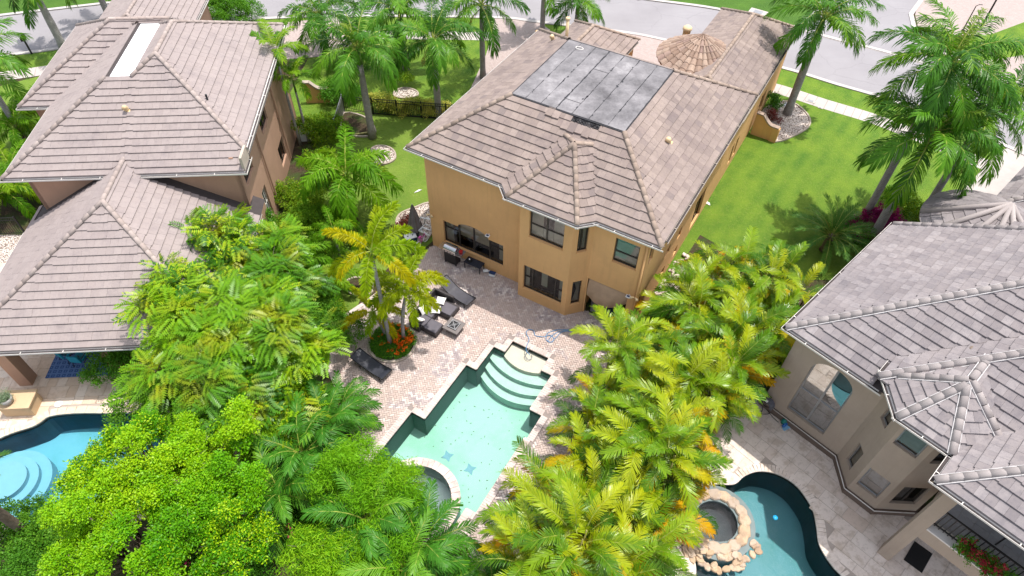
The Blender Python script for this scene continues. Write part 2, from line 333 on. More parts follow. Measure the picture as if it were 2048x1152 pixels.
LB = lambda pts: [wor(p, YM) for p in pts]
LLf = lambda pts: [wor(p, YL) for p in pts]
LRf = lambda pts: [wor(p, YR) for p in pts]
G = lambda pts: [tuple(at(*p)[:2]) for p in pts]
pool_l = [(-11.42, 8.2), (-10.62, 8.2), (-10.62, 6.1), (-6.9, 6.1), (-6.9, 8.8), (-6.45, 8.8), (-6.45, 12.7), (-6.33, 12.7), (-6.33, 14.05), (-6.95, 14.05), (-6.95, 16.14), (-7.52, 16.14), (-7.52, 16.92), (-9.52, 16.92), (-9.52, 16.17), (-10.13, 16.17), (-10.13, 14.62), (-10.68, 14.62), (-10.68, 11.28), (-11.38, 11.28)]
pool_m = LB(pool_l)
POOLR = smooth_poly(G([(1467, 968), (1486, 953), (1510, 943), (1536, 943), (1563, 951), (1590, 968), (1611, 993), (1627, 1022), (1634, 1055), (1638, 1085), (1650, 1110), (1668, 1135), (1690, 1165), (1680, 1230), (1560, 1260), (1440, 1240), (1395, 1180), (1388, 1122), (1364, 1082), (1356, 1046), (1367, 1004), (1395, 976), (1428, 968)]), 4)
POOLL = smooth_poly(G([(-40, 900), (0, 876), (30, 864), (62, 854), (80, 845), (100, 832), (150, 826), (215, 826), (285, 828), (330, 860), (340, 930), (300, 1010), (200, 1060), (90, 1050), (-10, 1045), (-80, 980)]), 3)
def big(s): return [(-s, -s * .2), (s, -s * .2), (s, s), (-s, s)]
ground = sheet('ground', big(260), 0, M_SOIL, holes=[pool_m, POOLR, POOLL])
sheet('far_lawn', G([(-200, 60), (269, -4), (700, -60), (1282, -6), (1434, 16), (1570, 52), (1690, 60), (1700, -120), (-200, -120)]), .004, M_GRASSD)
# street
near = smooth_poly(G([(-160, 130), (0, 110), (125, 93), (300, 62), (506, 37), (700, 30), (987, 33), (1076, 42), (1238, 61), (1331, 78), (1557, 131), (1674, 166), (1779, 197), (1900, 243), (2048, 305), (2200, 380)]), 6, False)
far = smooth_poly(G([(2200, 262), (2048, 200), (1990, 176), (1900, 146), (1763, 105), (1676, 83), (1570, 55), (1434, 21), (1282, 0), (1100, -28), (700, -45), (269, 3), (25, 31), (-160, 54)]), 6, False)
sheet('street', near + far, .012, M_ASPH)
side = G([(1570, 55), (1640, 40), (1655, -60), (1880, -60), (1848, 0), (1826, 30), (1835, 70), (1900, 146), (1763, 105), (1676, 83)])
sheet('side_street', side, .016, M_ASPH)
def strip(name, line, w, h, mat, kind='structure', z0=0.0, shift=0.0):
    mb = MB(); L = [np.array(p[:2]) for p in line]; n = len(L); off = []
    for i in range(n):
        d = L[min(i + 1, n - 1)] - L[max(i - 1, 0)]; d = d / np.linalg.norm(d); off.append(np.array([-d[1], d[0]]))
    a = [L[i] + off[i] * shift for i in range(n)]; b = [L[i] + off[i] * (shift + w) for i in range(n)]
    vs = [(*p, z0) for p in a] + [(*p, z0 + h) for p in a] + [(*p, z0 + h) for p in b] + [(*p, z0) for p in b]
    fs = []
    for i in range(n - 1):
        for k in range(3): fs.append((k * n + i, k * n + i + 1, (k + 1) * n + i + 1, (k + 1) * n + i))
    mb.add(vs, fs); o = mb.obj(name, mat); o['kind'] = kind; return o
strip('kerb', near, .32, .07, M_KERB, shift=-.38); strip('kerb', far, .32, .07, M_KERB, shift=-.38)
strip('gutter_line', G([(1570, 55), (1676, 83), (1763, 105), (1900, 146)]), .5, .006, M_KERB, z0=.018)
strip('kerb', G([(1652, -30), (1630, 20), (1600, 48), (1572, 57)]), .3, .08, M_KERB)
strip('kerb', G([(1282, 0), (1268, -12), (1262, -40)]), .3, .08, M_KERB)
strip('kerb', G([(1900, 146), (1836, 72), (1826, 30), (1848, 0), (1880, -60)]), .35, .07, M_KERB)
sheet('driveway', G([(1840, 70), (1830, 30), (1860, -80), (2300, -80), (2300, 60), (2048, 60), (1985, 70)]), .014, M_DRIVE)
sheet('driveway', G([(1905, 140), (2000, 108), (2300, 40), (2300, 290), (2100, 215)]), .010, M_DRIVE)
sheet('lawn', G([(1880, 80), (1985, 68), (2060, 40), (2060, 108), (2000, 118), (1945, 120)]), .018, M_GRASS)
sheet('sidewalk', G([(1870, 100), (1890, 92), (1985, 140), (2048, 160), (2048, 178), (1960, 152)]), .024, M_CONC)
# front verge, sidewalks and driveways on our side of the street
def band(line, o0, o1):
    L = [np.array(p[:2]) for p in line]; n = len(L); A, B = [], []
    for i in range(n):
        d = L[min(i + 1, n - 1)] - L[max(i - 1, 0)]; d = d / np.linalg.norm(d); q = np.array([-d[1], d[0]]); A.append(tuple(L[i] + q * o0)); B.append(tuple(L[i] + q * o1))
    return A + B[::-1]
sheet('verge', band(near, -.4, -2.55), .008, M_GRASS)
sheet('sidewalk', band(near, -2.5, -3.75), .02, M_CONC)
jl = MB()
for i in range(0, len(near) - 1):
    a, b = np.array(near[i]), np.array(near[i + 1]); d = (b - a) / np.linalg.norm(b - a); q = np.array([-d[1], d[0]])
    for s in np.arange(0, np.linalg.norm(b - a), 1.6):
        c = a + d * s; jl.bar((*(c - q * 2.5), .0215), (*(c - q * 3.75), .0215), .03, .004)
o = jl.obj('sidewalk_joint', M_JOINT); o['kind'] = 'structure'
sheet('driveway', G([(560, 120), (575, 45), (690, 33), (720, 60), (690, 110)]), .026, M_DRIVE)
sheet('driveway', G([(940, 180), (972, 110), (985, 66), (990, 36), (1075, 44), (1100, 60), (1080, 140), (1010, 175)]), .026, M_DRIVE)
sheet('driveway', G([(1180, 80), (1235, 62), (1420, 100), (1400, 180), (1200, 150)]), .030, M_DRIVE)
sheet('driveway', G([(2002, 300), (2048, 290), (2120, 330), (1990, 430), (1900, 420), (1935, 370)]), .026, M_CONC)
# lawns
sheet('lawn', G([(640, 250), (690, 215), (745, 228), (900, 240), (885, 310), (862, 345), (868, 480), (845, 500), (790, 520), (720, 600), (690, 690), (600, 680), (560, 560), (600, 450)]), .008, M_GRASSY)
sheet('lawn', G([(560, 225), (620, 110), (700, 75), (980, 78), (1010, 120), (960, 250), (900, 236), (745, 226), (688, 214), (660, 250)]), .012, M_GRASS)
sheet('lawn', G([(1545, 160), (1700, 208), (1800, 250), (1990, 330), (1930, 380), (1880, 420), (1700, 560), (1560, 560), (1400, 470), (1290, 640), (1270, 640), (1340, 480)]), .012, M_GRASS)
sheet('lawn', G([(-60, 190), (0, 172), (150, 135), (150, 215), (90, 300), (-60, 420)]), .006, M_GRASSY)
sheet('side_gravel', G([(-30, 470), (60, 470), (60, 560), (-30, 700)]), .012, M_PEB)

# ---- pools
def pool(name, outl, depth, shellcol, absorb, wz=-.14, ripple=1.0, debris=None, band_col=(.05, .045, .035)):
    if area2(outl) < 0: outl = outl[::-1]
    n = len(outl); mb = MB()
    q = NT(name + '_plaster'); p = q.pos(); a = q.noise(p, .45, 4, .6); b = q.noise(p, 5, 5, .7); c = q.mix(q.math('MULTIPLY', q.ramp(a, [(.48, (0, 0, 0)), (.7, (1, 1, 1))]), .75), shellcol, tuple(shellcol[i] * (.62, .80, .66)[i] for i in range(3)))
    c = q.mix(q.math('MULTIPLY', b, .25), c, tuple(x * .8 for x in shellcol)); q.fin(c, .8, .2)
    band = plain(name + '_waterline_tile', band_col, .4)
    mb.add([(x, y, wz - .06) for x, y in outl] + [(x, y, -depth) for x, y in outl], [(i, n + i, n + (i + 1) % n, (i + 1) % n) for i in range(n)])
    mb.add([(x, y, .0) for x, y in outl] + [(x, y, wz - .06) for x, y in outl], [(i, n + i, n + (i + 1) % n, (i + 1) % n) for i in range(n)], 1)
    mb.add([(x, y, -depth) for x, y in outl], tess(outl))
    sh = mb.obj('pool_basin', [q.mat, band]); sh['kind'] = 'structure'
    ins = offset_poly(outl, -.006); wm = MB(); tr = tess(ins)
    wm.add([(x, y, wz) for x, y in ins], tr, 0); wm.add([(x, y, -depth - .04) for x, y in ins], [t[::-1] for t in tr], 1)
    wm.add([(x, y, -depth - .04) for x, y in ins] + [(x, y, wz) for x, y in ins], [(i, (i + 1) % n, n + (i + 1) % n, n + i) for i in range(n)], 1)
    w = wm.obj('pool_water', [water_mat(name + '_water', absorb, ripple), water_side(name + '_waterbody', absorb)]); w['kind'] = 'structure'
    return sh, w, q.mat
shell, water, plm = pool('main_pool', pool_m, 1.45, (.33, .56, .465), (.45, .93, .86, .12))
shellR, waterR, plR = pool('right_pool', POOLR, 1.5, (.15, .30, .32), (.30, .82, .90, .22), ripple=.6)
shellL, waterL, plL = pool('left_pool', POOLL, 1.35, (.15, .42, .52), (.3, .85, .95, .18))
# shelf and steps of the main pool (curved fronts)
M_SHELF = plain('shelf_plaster', (.56, .53, .43), .8, var=.05); M_STEP = plain('step_plaster', (.36, .55, .46), .8, var=.08)
def arcpts(x0, x1, y, sag, n=14): return [(x0 + (x1 - x0) * t, y - sag * (1 - (2 * t - 1) ** 2)) for t in np.linspace(0, 1, n)]
for k, (x0, x1, y, sag, zt, mt) in enumerate([(-9.52, -7.52, 16.1, .28, -.24, M_SHELF), (-10.12, -6.96, 15.78, .42, -.46, M_STEP), (-10.12, -6.96, 15.35, .5, -.72, M_STEP), (-10.12, -6.96, 14.95, .5, -.98, M_STEP)]):
    yt = 16.91 if k == 0 else 16.13
    pts = arcpts(x0 + .01, x1 - .01, y, sag) + [(x1 - .01, yt), (x0 + .01, yt)]
    mb = MB(); mb.prism(pts, -1.44, zt); o = mb.obj('pool_shelf' if k == 0 else 'pool_step', mt, None, FM); o['kind'] = 'structure'
for cx, cy, rr in ((-11.36, 11.3, .75), (-10.66, 14.64, .7)):      # corner benches
    pass
# leaf litter and mosaic on the floor of the main pool
lit = MB()
for i in range(80):
    x = -11 + 4.4 * rng.random(); y = 9 + 5.3 * rng.random()
    if not inpoly((x, y), pool_l): continue
    a = rng.random() * 6.3; l = .03 + .07 * rng.random(); lit.bar((x, y, -1.43), (x + l * math.cos(a), y + l * math.sin(a), -1.43), .022, .006)
o = lit.obj('leaf_litter', plain('brown_leaf', (.10, .09, .06), .9), None, FM); tag(o, 'dark fallen leaves scattered over the floor of the middle pool', 'leaves', kind='stuff')
mz = plain('mosaic_tile', (.13, .30, .36), .5)
for (px, py), s, t in (((895, 912), .3, 'left'), ((940, 938), .3, 'right')):
    p = at(px, py, -1.43); o = MB().add([(-s, 0, 0), (-s * .35, -s * .35, 0), (0, -s, 0), (s * .35, -s * .35, 0), (s, 0, 0), (s * .35, s * .35, 0), (0, s, 0), (-s * .35, s * .35, 0)], [(0, 1, 2, 3, 4, 5, 6, 7)]).obj('floor_mosaic', mz, None, T(p[0], p[1], -1.44 + .004, .3))
    tag(o, f'{t} one of two blue mosaic emblems on the middle pool floor', 'mosaic', 'mosaics on the pool floor')
# steps of the left pool
cxy = np.array(at(0, 955)[:2]); 
for rr, zt in ((.85, -.28), (1.2, -.5), (1.6, -.74)):
    pts = [(cxy[0] + rr * math.cos(t), cxy[1] + rr * math.sin(t)) for t in np.linspace(0, 2 * math.pi, 40, endpoint=False)]
    pts = [p for p in pts]; mb = MB(); inner = offset_poly(POOLL, -.02)
    # keep the part of the disc that lies inside the pool
    a = MB(); poly = pts
    a.prism([p if inpoly(p, inner) else tuple(np.array(p) + (cxy + np.array((1.2, -1.2)) - np.array(p)) * .0) for p in poly], -1.34, zt)
    o = a.obj('pool_step', plain('blue_step', (.16, .40, .50), .8, var=.04)); o['kind'] = 'structure'
# ---- herringbone patio
patio_l = [(-16.45, 20.4), (-16.5, 17.3), (-16.9, 15.3), (-17.5, 13.0), (-16.5, 12.2), (-15.8, 11.2), (-13.6, 9.7), (-12.4, 8.9), (-11.8, 8.0), (-11.2, 5.6), (-6.2, 5.2), (-4.2, 8.0), (-4.2, 20.4)]
BED_C = (-14.35, 13.85); BED_R = 1.12
patio_w = LB(patio_l)
sheet('patio_base', patio_w, .006, M_JOINT, holes=[LB(pool_l)])
def herring(outline_l, holes, yaw45, b=.105):
    pv = []; xs = [p[0] for p in outline_l]; ys = [p[1] for p in outline_l]
    cx, cy = (min(xs) + max(xs)) / 2, (min(ys) + max(ys)) / 2; Rr = int(max(max(xs) - min(xs), max(ys) - min(ys)) / b * .75) + 4
    c, s = math.cos(yaw45), math.sin(yaw45)
    for y in range(-Rr, Rr):
        for m in range(-Rr // 4 - 2, Rr // 4 + 3):
            for (x, w, h) in ((y % 4 + 4 * m, 2, 1), ((y + 3) % 4 + 4 * m, 1, 2)):
                mx, my = (x + w / 2) * b, (y + h / 2) * b
                X, Y = cx + mx * c - my * s, cy + mx * s + my * c
                if not inpoly((X, Y), outline_l) or any(inpoly((X, Y), H) for H in holes): continue
                pv.append((X, Y, w * b, h * b))
    return pv, yaw45
pool_hole = offset_poly(pool_l, .27)
bedpoly = [(BED_C[0] + BED_R * math.cos(t), BED_C[1] + BED_R * math.sin(t)) for t in np.linspace(0, 6.283, 24, endpoint=False)]
pv, ya = herring(patio_l, [pool_hole, bedpoly], R(45))
pvs = sorted(pv, key=lambda q: -q[1] * 0 + (np.linalg.norm(np.array((*wor(q[:2], YM), 0)) - CAM)))
M_IND = {}
def paver_mesh(w, h, g=.006):
    mb = MB(); a, b = w / 2 - g, h / 2 - g; c = .006
    mb.add([(-a, -b, 0), (a, -b, 0), (a, b, 0), (-a, b, 0), (-a, -b, .018), (a, -b, .018), (a, b, .018), (-a, b, .018), (-a + c, -b + c, .024), (a - c, -b + c, .024), (a - c, b - c, .024), (-a + c, b - c, .024)],
           [(0, 1, 5, 4), (1, 2, 6, 5), (2, 3, 7, 6), (3, 0, 4, 7), (4, 5, 9, 8), (5, 6, 10, 9), (6, 7, 11, 10), (7, 4, 8, 11), (8, 9, 10, 11)])
    return mb.v, mb.f
patio = new_obj('patio', None, None, FM @ T(-12, 14)); patio['kind'] = 'structure'
ind = [q for q in pvs if inview((*wor(q[:2], YM), 0), -20)][:300]; inds = set(ind)
pm = {}
for (X, Y, w, h) in ind:
    k = (w > h)
    if k not in pm:
        v, f = paver_mesh(w, h); mb = MB(); mb.add(v, f); pm[k] = mb.mesh('brick', M_PAVER)
    new_obj('brick', pm[k], patio, FM @ T(X, Y, .004 + .004 * rng.random(), ya))
V, Fc, Rn = [], [], []
c, s = math.cos(ya), math.sin(ya)
for q in pvs:
    if q in inds: continue
    X, Y, w, h = q
    v, f = paver_mesh(w, h); b = len(V); dz = .004 + .005 * rng.random(); tx, ty = rng.normal(0, .02, 2)
    V += [(X + a * c - d * s, Y + a * s + d * c, z + dz + a * tx * (z > .01) + d * ty * (z > .01)) for a, d, z in v]; Fc += [tuple(b + i for i in g) for g in f]; Rn += [rng.random()] * len(f)
mb = MB(); mb.v, mb.f, mb.r, mb.m = V, Fc, Rn, [0] * len(Fc)
o = mb.obj('bricks', M_PAVER, patio, FM); o['kind'] = 'stuff'
def coping(outline, w, mat, name='coping_stone', pitch=.115, h=.035, parent=None, M=FI, over=.03, skip=None, indiv=True):
    """soldier-course stones round an outline"""
    if area2(outline) < 0: outline = outline[::-1]
    n = len(outline); stones = []
    for i in range(n):
        a, b = np.array(outline[i]), np.array(outline[(i + 1) % n]); L = np.linalg.norm(b - a)
        if L < 1e-3: continue
        d = (b - a) / L; o_ = np.array([d[1], -d[0]]); k = max(1, round(L / pitch))
        for j in range(k):
            p0, p1 = a + d * (L * j / k + .004), a + d * (L * (j + 1) / k - .004)
            if skip and skip((p0 + p1) / 2): continue
            stones.append((p0 - o_ * over, p1 - o_ * over, p1 + o_ * w, p0 + o_ * w))
    mb = MB()
    for q in stones:
        zz = h + rng.normal(0, .0015); mb.add([(x, y, -.02) for x, y in q] + [(x, y, zz) for x, y in q], [(4, 5, 6, 7), (0, 1, 5, 4), (1, 2, 6, 5), (2, 3, 7, 6), (3, 0, 4, 7)], 0, float(rng.random() * .6 + (.0)))
    return mb.obj(name, mat, parent, M)
M_COPE = trav_mat('pink_coping', [(0, (.52, .41, .38)), (.5, (.60, .49, .45)), (1, (.56, .46, .44))], (.42, .33, .31))
o = coping(pool_l, .27, M_COPE, 'coping', parent=patio, M=FM, skip=lambda p: p[1] < 8.0 or (p[1] < 9.3 and -11.3 < p[0] < -6.9)); o['kind'] = 'stuff'
for L_, w_ in (([(-17.5, 13.0), (-16.9, 15.3), (-16.5, 17.3)], .2), ([(-11.4, 8.2), (-12.4, 8.9), (-13.6, 9.7), (-15.8, 11.2), (-16.5, 12.2), (-17.5, 13.0)], .2)):
    strip('patio_edge', LB(L_), w_, .04, M_COPE)

# ---- random travertine slabs
def slabs(name, outline, holes, yaw, mat, z=.02, rows=(.41,), widths=(.41, .61, .61, .3), nmax=300, clipf=None, base=None):
    root = new_obj(name, None, None, frame(yaw) @ T(*loc(outline[0], yaw))); root['kind'] = 'structure'
    ol = [loc(p, yaw) for p in outline]; hl = [[loc(p, yaw) for p in h] for h in holes]
    xs = [p[0] for p in ol]; ys = [p[1] for p in ol]; out = []
    y = min(ys); 
    while y < max(ys):
        h = rows[rng.integers(len(rows))]; x = min(xs) - rng.random()
        while x < max(xs):
            w = widths[rng.integers(len(widths))]; c = (x + w / 2, y + h / 2)
            if inpoly(c, ol) and not any(inpoly(c, q) for q in hl): out.append((x, y, w, h))
            x += w
        y += h
    F_ = frame(yaw)
    out.sort(key=lambda q: np.linalg.norm(np.array((*wor(q[:2], yaw), 0)) - CAM) + (0 if inview((*wor((q[0] + q[2] / 2, q[1] + q[3] / 2), yaw), 0), 0) else 100))
    cache = {}; st = MB()
    for i, (x, y, w, h) in enumerate(out):
        g = .006; dz = z + rng.normal(0, .0015); a, b = w / 2 - g, h / 2 - g
        if i < nmax and inview((*wor((x + w / 2, y + h / 2), yaw), 0), 10):
            if (w, h) not in cache:
                cache[(w, h)] = MB().add([(-a, -b, -.01), (a, -b, -.01), (a, b, -.01), (-a, b, -.01), (-a, -b, .012), (a, -b, .012), (a, b, .012), (-a, b, .012)], [(4, 5, 6, 7), (0, 1, 5, 4), (1, 2, 6, 5), (2, 3, 7, 6), (3, 0, 4, 7)]).mesh('paving_stone', mat)
            new_obj('paving_stone', cache[(w, h)], root, F_ @ T(x + w / 2, y + h / 2, dz))
        else: st.box(x + g, x + w - g, y + g, y + h - g, 0, dz + .012, 0, float(rng.random()))
    if st.v:
        o = st.obj('paving_stones', mat, root, F_); o['kind'] = 'stuff'
    return root
PR = LRf([(-7.2, 19.6), (-4.7, 19.6), (-4.2, 19.3), (-.3, 19.3), (3.2, 19.6), (3.2, 19.0), (9, 19.0), (9, 9), (-.5, 9), (-3.5, 11.0), (-6.2, 13.5), (-8.2, 16.5)])
sheet('patio_base', PR, .007, M_JOINT2, holes=[POOLR])
slabs('travertine_patio', PR, [offset_poly(POOLR, .3)], YR, M_TRAVR, rows=(.61, .41, .61), widths=(.61, .61, .91, .41))
strip_o = coping(POOLR, .32, M_TRAVR, 'coping', .32, .04); strip_o['kind'] = 'structure'
PL_ = LLf([(-27, 26.0), (-11.0, 26.0), (-10.6, 22), (-11.0, 18.0), (-12.5, 15.2), (-13.5, 13.0), (-14, 11.0), (-27, 11.0)])
sheet('patio_base', PL_, .007, M_JOINT2, holes=[POOLL])
slabs('travertine_terrace', PL_, [offset_poly(POOLL, .3)], YL, M_TRAVL, rows=(.41, .61), widths=(.41, .61, .81))
strip_o = coping(POOLL, .32, M_TRAVL, 'coping', .4, .04); strip_o['kind'] = 'structure'
# ================================================================== ROOFS
SL = .58
def pl(n, o, z0, s=SL):
    n = np.array(n, float); n /= np.linalg.norm(n); return (s * n[0], s * n[1], z0 - s * (n @ np.array(o, float)), n, s, np.array(o, float))
def hgt(P, p): return P[0] * p[0] + P[1] * p[1] + P[2]
def vol(poly, planes, cap=None, z0=None, tiles=True, skip_faces=()):
    if area2(poly) < 0: poly = poly[::-1]
    return dict(poly=[tuple(map(float, p)) for p in poly], pl=planes, cap=cap, z0=z0, skip=skip_faces)
def rvol(x0, x1, y0, y1, z0, s=SL, zr=None, zb=None, cap=None, skip=()):
    zr = z0 if zr is None else zr; zb = z0 if zb is None else zb
    return vol([(x0, y0), (x1, y0), (x1, y1), (x0, y1)], [pl((0, 1), (x0, y0), z0, s), pl((1, 0), (x0, y0), z0, s), pl((-1, 0), (x1, y1), zr, s), pl((0, -1), (x1, y1), zb, s)], cap, z0, skip_faces=skip)
def clip(poly, A, B, C):      # keep A x + B y + C >= 0
    out = []; n = len(poly)
    for i in range(n):
        p, q = poly[i], poly[(i + 1) % n]; a = A * p[0] + B * p[1] + C; b = A * q[0] + B * q[1] + C
        if a >= 0: out.append(p)
        if (a >= 0) != (b >= 0):
            t = a / (a - b); out.append((p[0] + (q[0] - p[0]) * t, p[1] + (q[1] - p[1]) * t))
    return out
def parea(p): return abs(area2(p)) / 2 if len(p) > 2 else 0
def edges_hp(poly):
    hp = []; n = len(poly)
    for i in range(n):
        a, b = poly[i], poly[(i + 1) % n]; A, B = -(b[1] - a[1]), (b[0] - a[0]); hp.append((A, B, -(A * a[0] + B * a[1])))
    return hp
def subtract(polys, hps):
    out = []
    for p in polys:
        rest = p
        for h in hps:
            o = clip(rest, -h[0], -h[1], -h[2])
            if parea(o) > 1e-4: out.append(o)
            rest = clip(rest, *h)
            if parea(rest) < 1e-4: break
    return out
def region(v, i):
    p = v['poly']
    for j, Q in enumerate(v['pl']):
        if j != i: P = v['pl'][i]; p = clip(p, Q[0] - P[0], Q[1] - P[1], Q[2] - P[2]);
        if len(p) < 3: return []
    if v['cap'] is not None: P = v['pl'][i]; p = clip(p, -P[0], -P[1], v['cap'] - P[2])
    return p if parea(p) > 1e-3 else []
def hiders(v, i, vols):
    P = v['pl'][i]; res = []
    for m in vols:
        if m is v: continue
        hp = edges_hp(m['poly']) + [(Q[0] - P[0], Q[1] - P[1], Q[2] - P[2] - .012) for Q in m['pl']]
        if m['cap'] is not None: hp.append((-P[0], -P[1], m['cap'] - P[2] - .012))
        res.append((m, hp))
    return res
def tile_geo(w, L, th=.034, lip=.040):
    g = .0022
    return ([(g, 0, .006), (w - g, 0, .006), (w - g, L, .0), (g, L, .0), (g, 0, lip + th), (w - g, 0, lip + th), (w - g, L, th * .55), (g, L, th * .55), (g, .015, lip + th + .004), (w - g, .015, lip + th + .004)],
            [(0, 1, 5, 4), (1, 2, 6, 9, 5), (3, 0, 4, 8, 7), (4, 5, 9, 8), (8, 9, 6, 7)])
def build_roof(house, Fm, vols, mat, capmat, tw=.33, e=.36, nmax=280, mortar=None, capr=.105, holes_fn=None, jitter=.004):
    roof = MB(); tiles = []; clipped = MB(); caps = []
    for v in vols:
        roof_poly = v['poly']
        for i, P in enumerate(v['pl']):
            reg = region(v, i)
            if not reg: continue
            roof.add([(x, y, hgt(P, (x, y)) - .005) for x, y in reg], [tuple(range(len(reg)))])
            if i in v['skip']: continue
            n = P[3]; o = P[5]; U = np.array([n[1], -n[0]]); s = P[4]; cs = 1 / math.sqrt(1 + s * s); eh = e * cs
            uv = [((np.array(p) - o) @ U, (np.array(p) - o) @ n) for p in reg]
            u0, u1 = min(a for a, b in uv), max(a for a, b in uv); v0, v1 = min(b for a, b in uv), max(b for a, b in uv)
            hid = hiders(v, i, vols); rhp = edges_hp(reg)
            for k in range(int(math.floor(v0 / eh)), int(math.ceil(v1 / eh))):
                for j in range(int(math.floor(u0 / tw)) - 1, int(math.ceil(u1 / tw)) + 1):
                    ua = (j + .5 * (k % 2)) * tw; va = k * eh - .03
                    rect = [o + U * a + n * b for a, b in ((ua, va), (ua + tw, va), (ua + tw, va + eh + .03 * 0), (ua, va + eh))]
                    rect = [tuple(p) for p in rect]
                    if holes_fn and holes_fn(v, i, rect, k): continue
                    if area2(rect) < 0: rect = rect[::-1]
                    pc = rect; full = True
                    vis_a = parea(rect)
                    for h in rhp:
                        pc = clip(pc, *h)
                        if len(pc) < 3: break
                    a = parea(pc)
                    if a < .004: continue
                    if a < vis_a - 1e-4: full = False
                    pcs = [pc]
                    for m, hp in hid:
                        if full or True:
                            inside = pc
                            for h in hp:
                                inside = clip(inside, *h)
                                if len(inside) < 3: break
                            if parea(inside) > 1e-3:
                                full = False; pcs = subtract(pcs, hp)
                    if full:
                        tiles.append((ua, va, i, v, P, U, n, o, s))
                    else:
                        for q in pcs:
                            if parea(q) < .003: continue
                            bs = []; tp = []
                            for p in q:
                                vv = (np.array(p) - o) @ n - va; t = max(0, min(1, vv / eh)); z = hgt(P, p); bs.append((p[0], p[1], z)); tp.append((p[0], p[1], z + (.074 * (1 - t) + .018 * t) / cs))
                            m_ = len(q); ccw = area2(q) > 0
                            fs = [tuple(range(m_, 2 * m_))] + [(a_, (a_ + 1) % m_, m_ + (a_ + 1) % m_, m_ + a_) for a_ in range(m_)]
                            if not ccw: fs = [f[::-1] for f in fs]
                            clipped.add(bs + tp, fs, 0, float(rng.random()))
        if v['cap'] is not None:
            top = v['poly']
            for P in v['pl']: top = clip(top, P[0], P[1], P[2] - v['cap'])
            if len(top) > 2: roof.add([(x, y, v['cap'] - .005) for x, y in top], [tuple(range(len(top)))])
            v['top'] = top
        # ridge and hip caps
        regs = [region(v, i) for i in range(len(v['pl']))]
        for i, reg in enumerate(regs):
            P = v['pl'][i]
            for a in range(len(reg)):
                p, q = reg[a], reg[(a + 1) % len(reg)]
                for j in range(i + 1, len(v['pl'])):
                    Q = v['pl'][j]
                    if abs(hgt(P, p) - hgt(Q, p)) < 2e-3 and abs(hgt(P, q) - hgt(Q, q)) < 2e-3 and math.dist(p, q) > .3: caps.append((p, q, P, Q, v))
    so = MB()
    rf = roof.obj('roof', M_UNDER, house, Fm)
    # individual tiles
    def mtx(t):
        ua, va, i, v, P, U, n, o, s = t; p = o + U * ua + n * va; z = hgt(P, p); cs = 1 / math.sqrt(1 + s * s)
        X = Vector((U[0], U[1], 0)); Y = Vector((n[0] * cs, n[1] * cs, s * cs)); Z = X.cross(Y)
        m = Matrix(((X.x, Y.x, Z.x, p[0]), (X.y, Y.y, Z.y, p[1]), (X.z, Y.z, Z.z, z), (0, 0, 0, 1)))
        return m @ Matrix.Rotation(rng.normal(0, jitter), 4, 'X') @ Matrix.Rotation(rng.normal(0, jitter), 4, 'Z') @ Matrix.Translation((0, 0, abs(rng.normal(0, .003))))
    ms = [(Fm @ mtx(t)) for t in tiles]
    key = [(np.linalg.norm(np.array(m.translation) - CAM) if inview(m.translation, -8) else 1e6) for m in ms]
    order = np.argsort(key); tv, tf = tile_geo(tw, e + .06)
    tm = MB().add(tv, tf).mesh('roof_tile', mat); V = np.array([(*p, 1.0) for p in tv]); rest = MB(); nn = 0
    vv, ff, rr = [], [], []
    for r_, k in enumerate(order):
        if r_ < nmax and key[k] < 1e5: new_obj('roof_tile', tm, rf, ms[k])
        else:
            w = (V @ np.array(Fm.inverted() @ ms[k]).T)[:, :3]; b = len(vv); vv += [tuple(q) for q in w]; ff += [tuple(b + a for a in f) for f in tf]; rr += [float(rng.random())] * len(tf)
    rest.v = vv + clipped.v; b = len(vv); rest.f = ff + [tuple(b + a for a in f) for f in clipped.f]; rest.r = rr + clipped.r; rest.m = [0] * len(rest.f)
    if rest.f: o_ = rest.obj('roof_tiles', mat, rf, Fm); o_['kind'] = 'stuff'
    # caps
    L = .40; cap = MB(); n_ = 7
    for part, (y0, y1, r0, r1) in enumerate(((0, L, capr, capr * .86),)):
        vs = []
        for y, r in ((y0, r0), (y1, r1)):
            for j in range(n_): a = math.pi * (-.08 + 1.16 * j / (n_ - 1)); vs.append((r * 1.15 * math.cos(a), y, r * .8 * math.sin(a)))
        fs = [(j, j + 1, n_ + j + 1, n_ + j)[::-1] for j in range(n_ - 1)] + [tuple(range(n_))]
        cap.add(vs, fs)
    cm = cap.mesh('ridge_cap', capmat, True)
    mo = MB(); cnt = 0
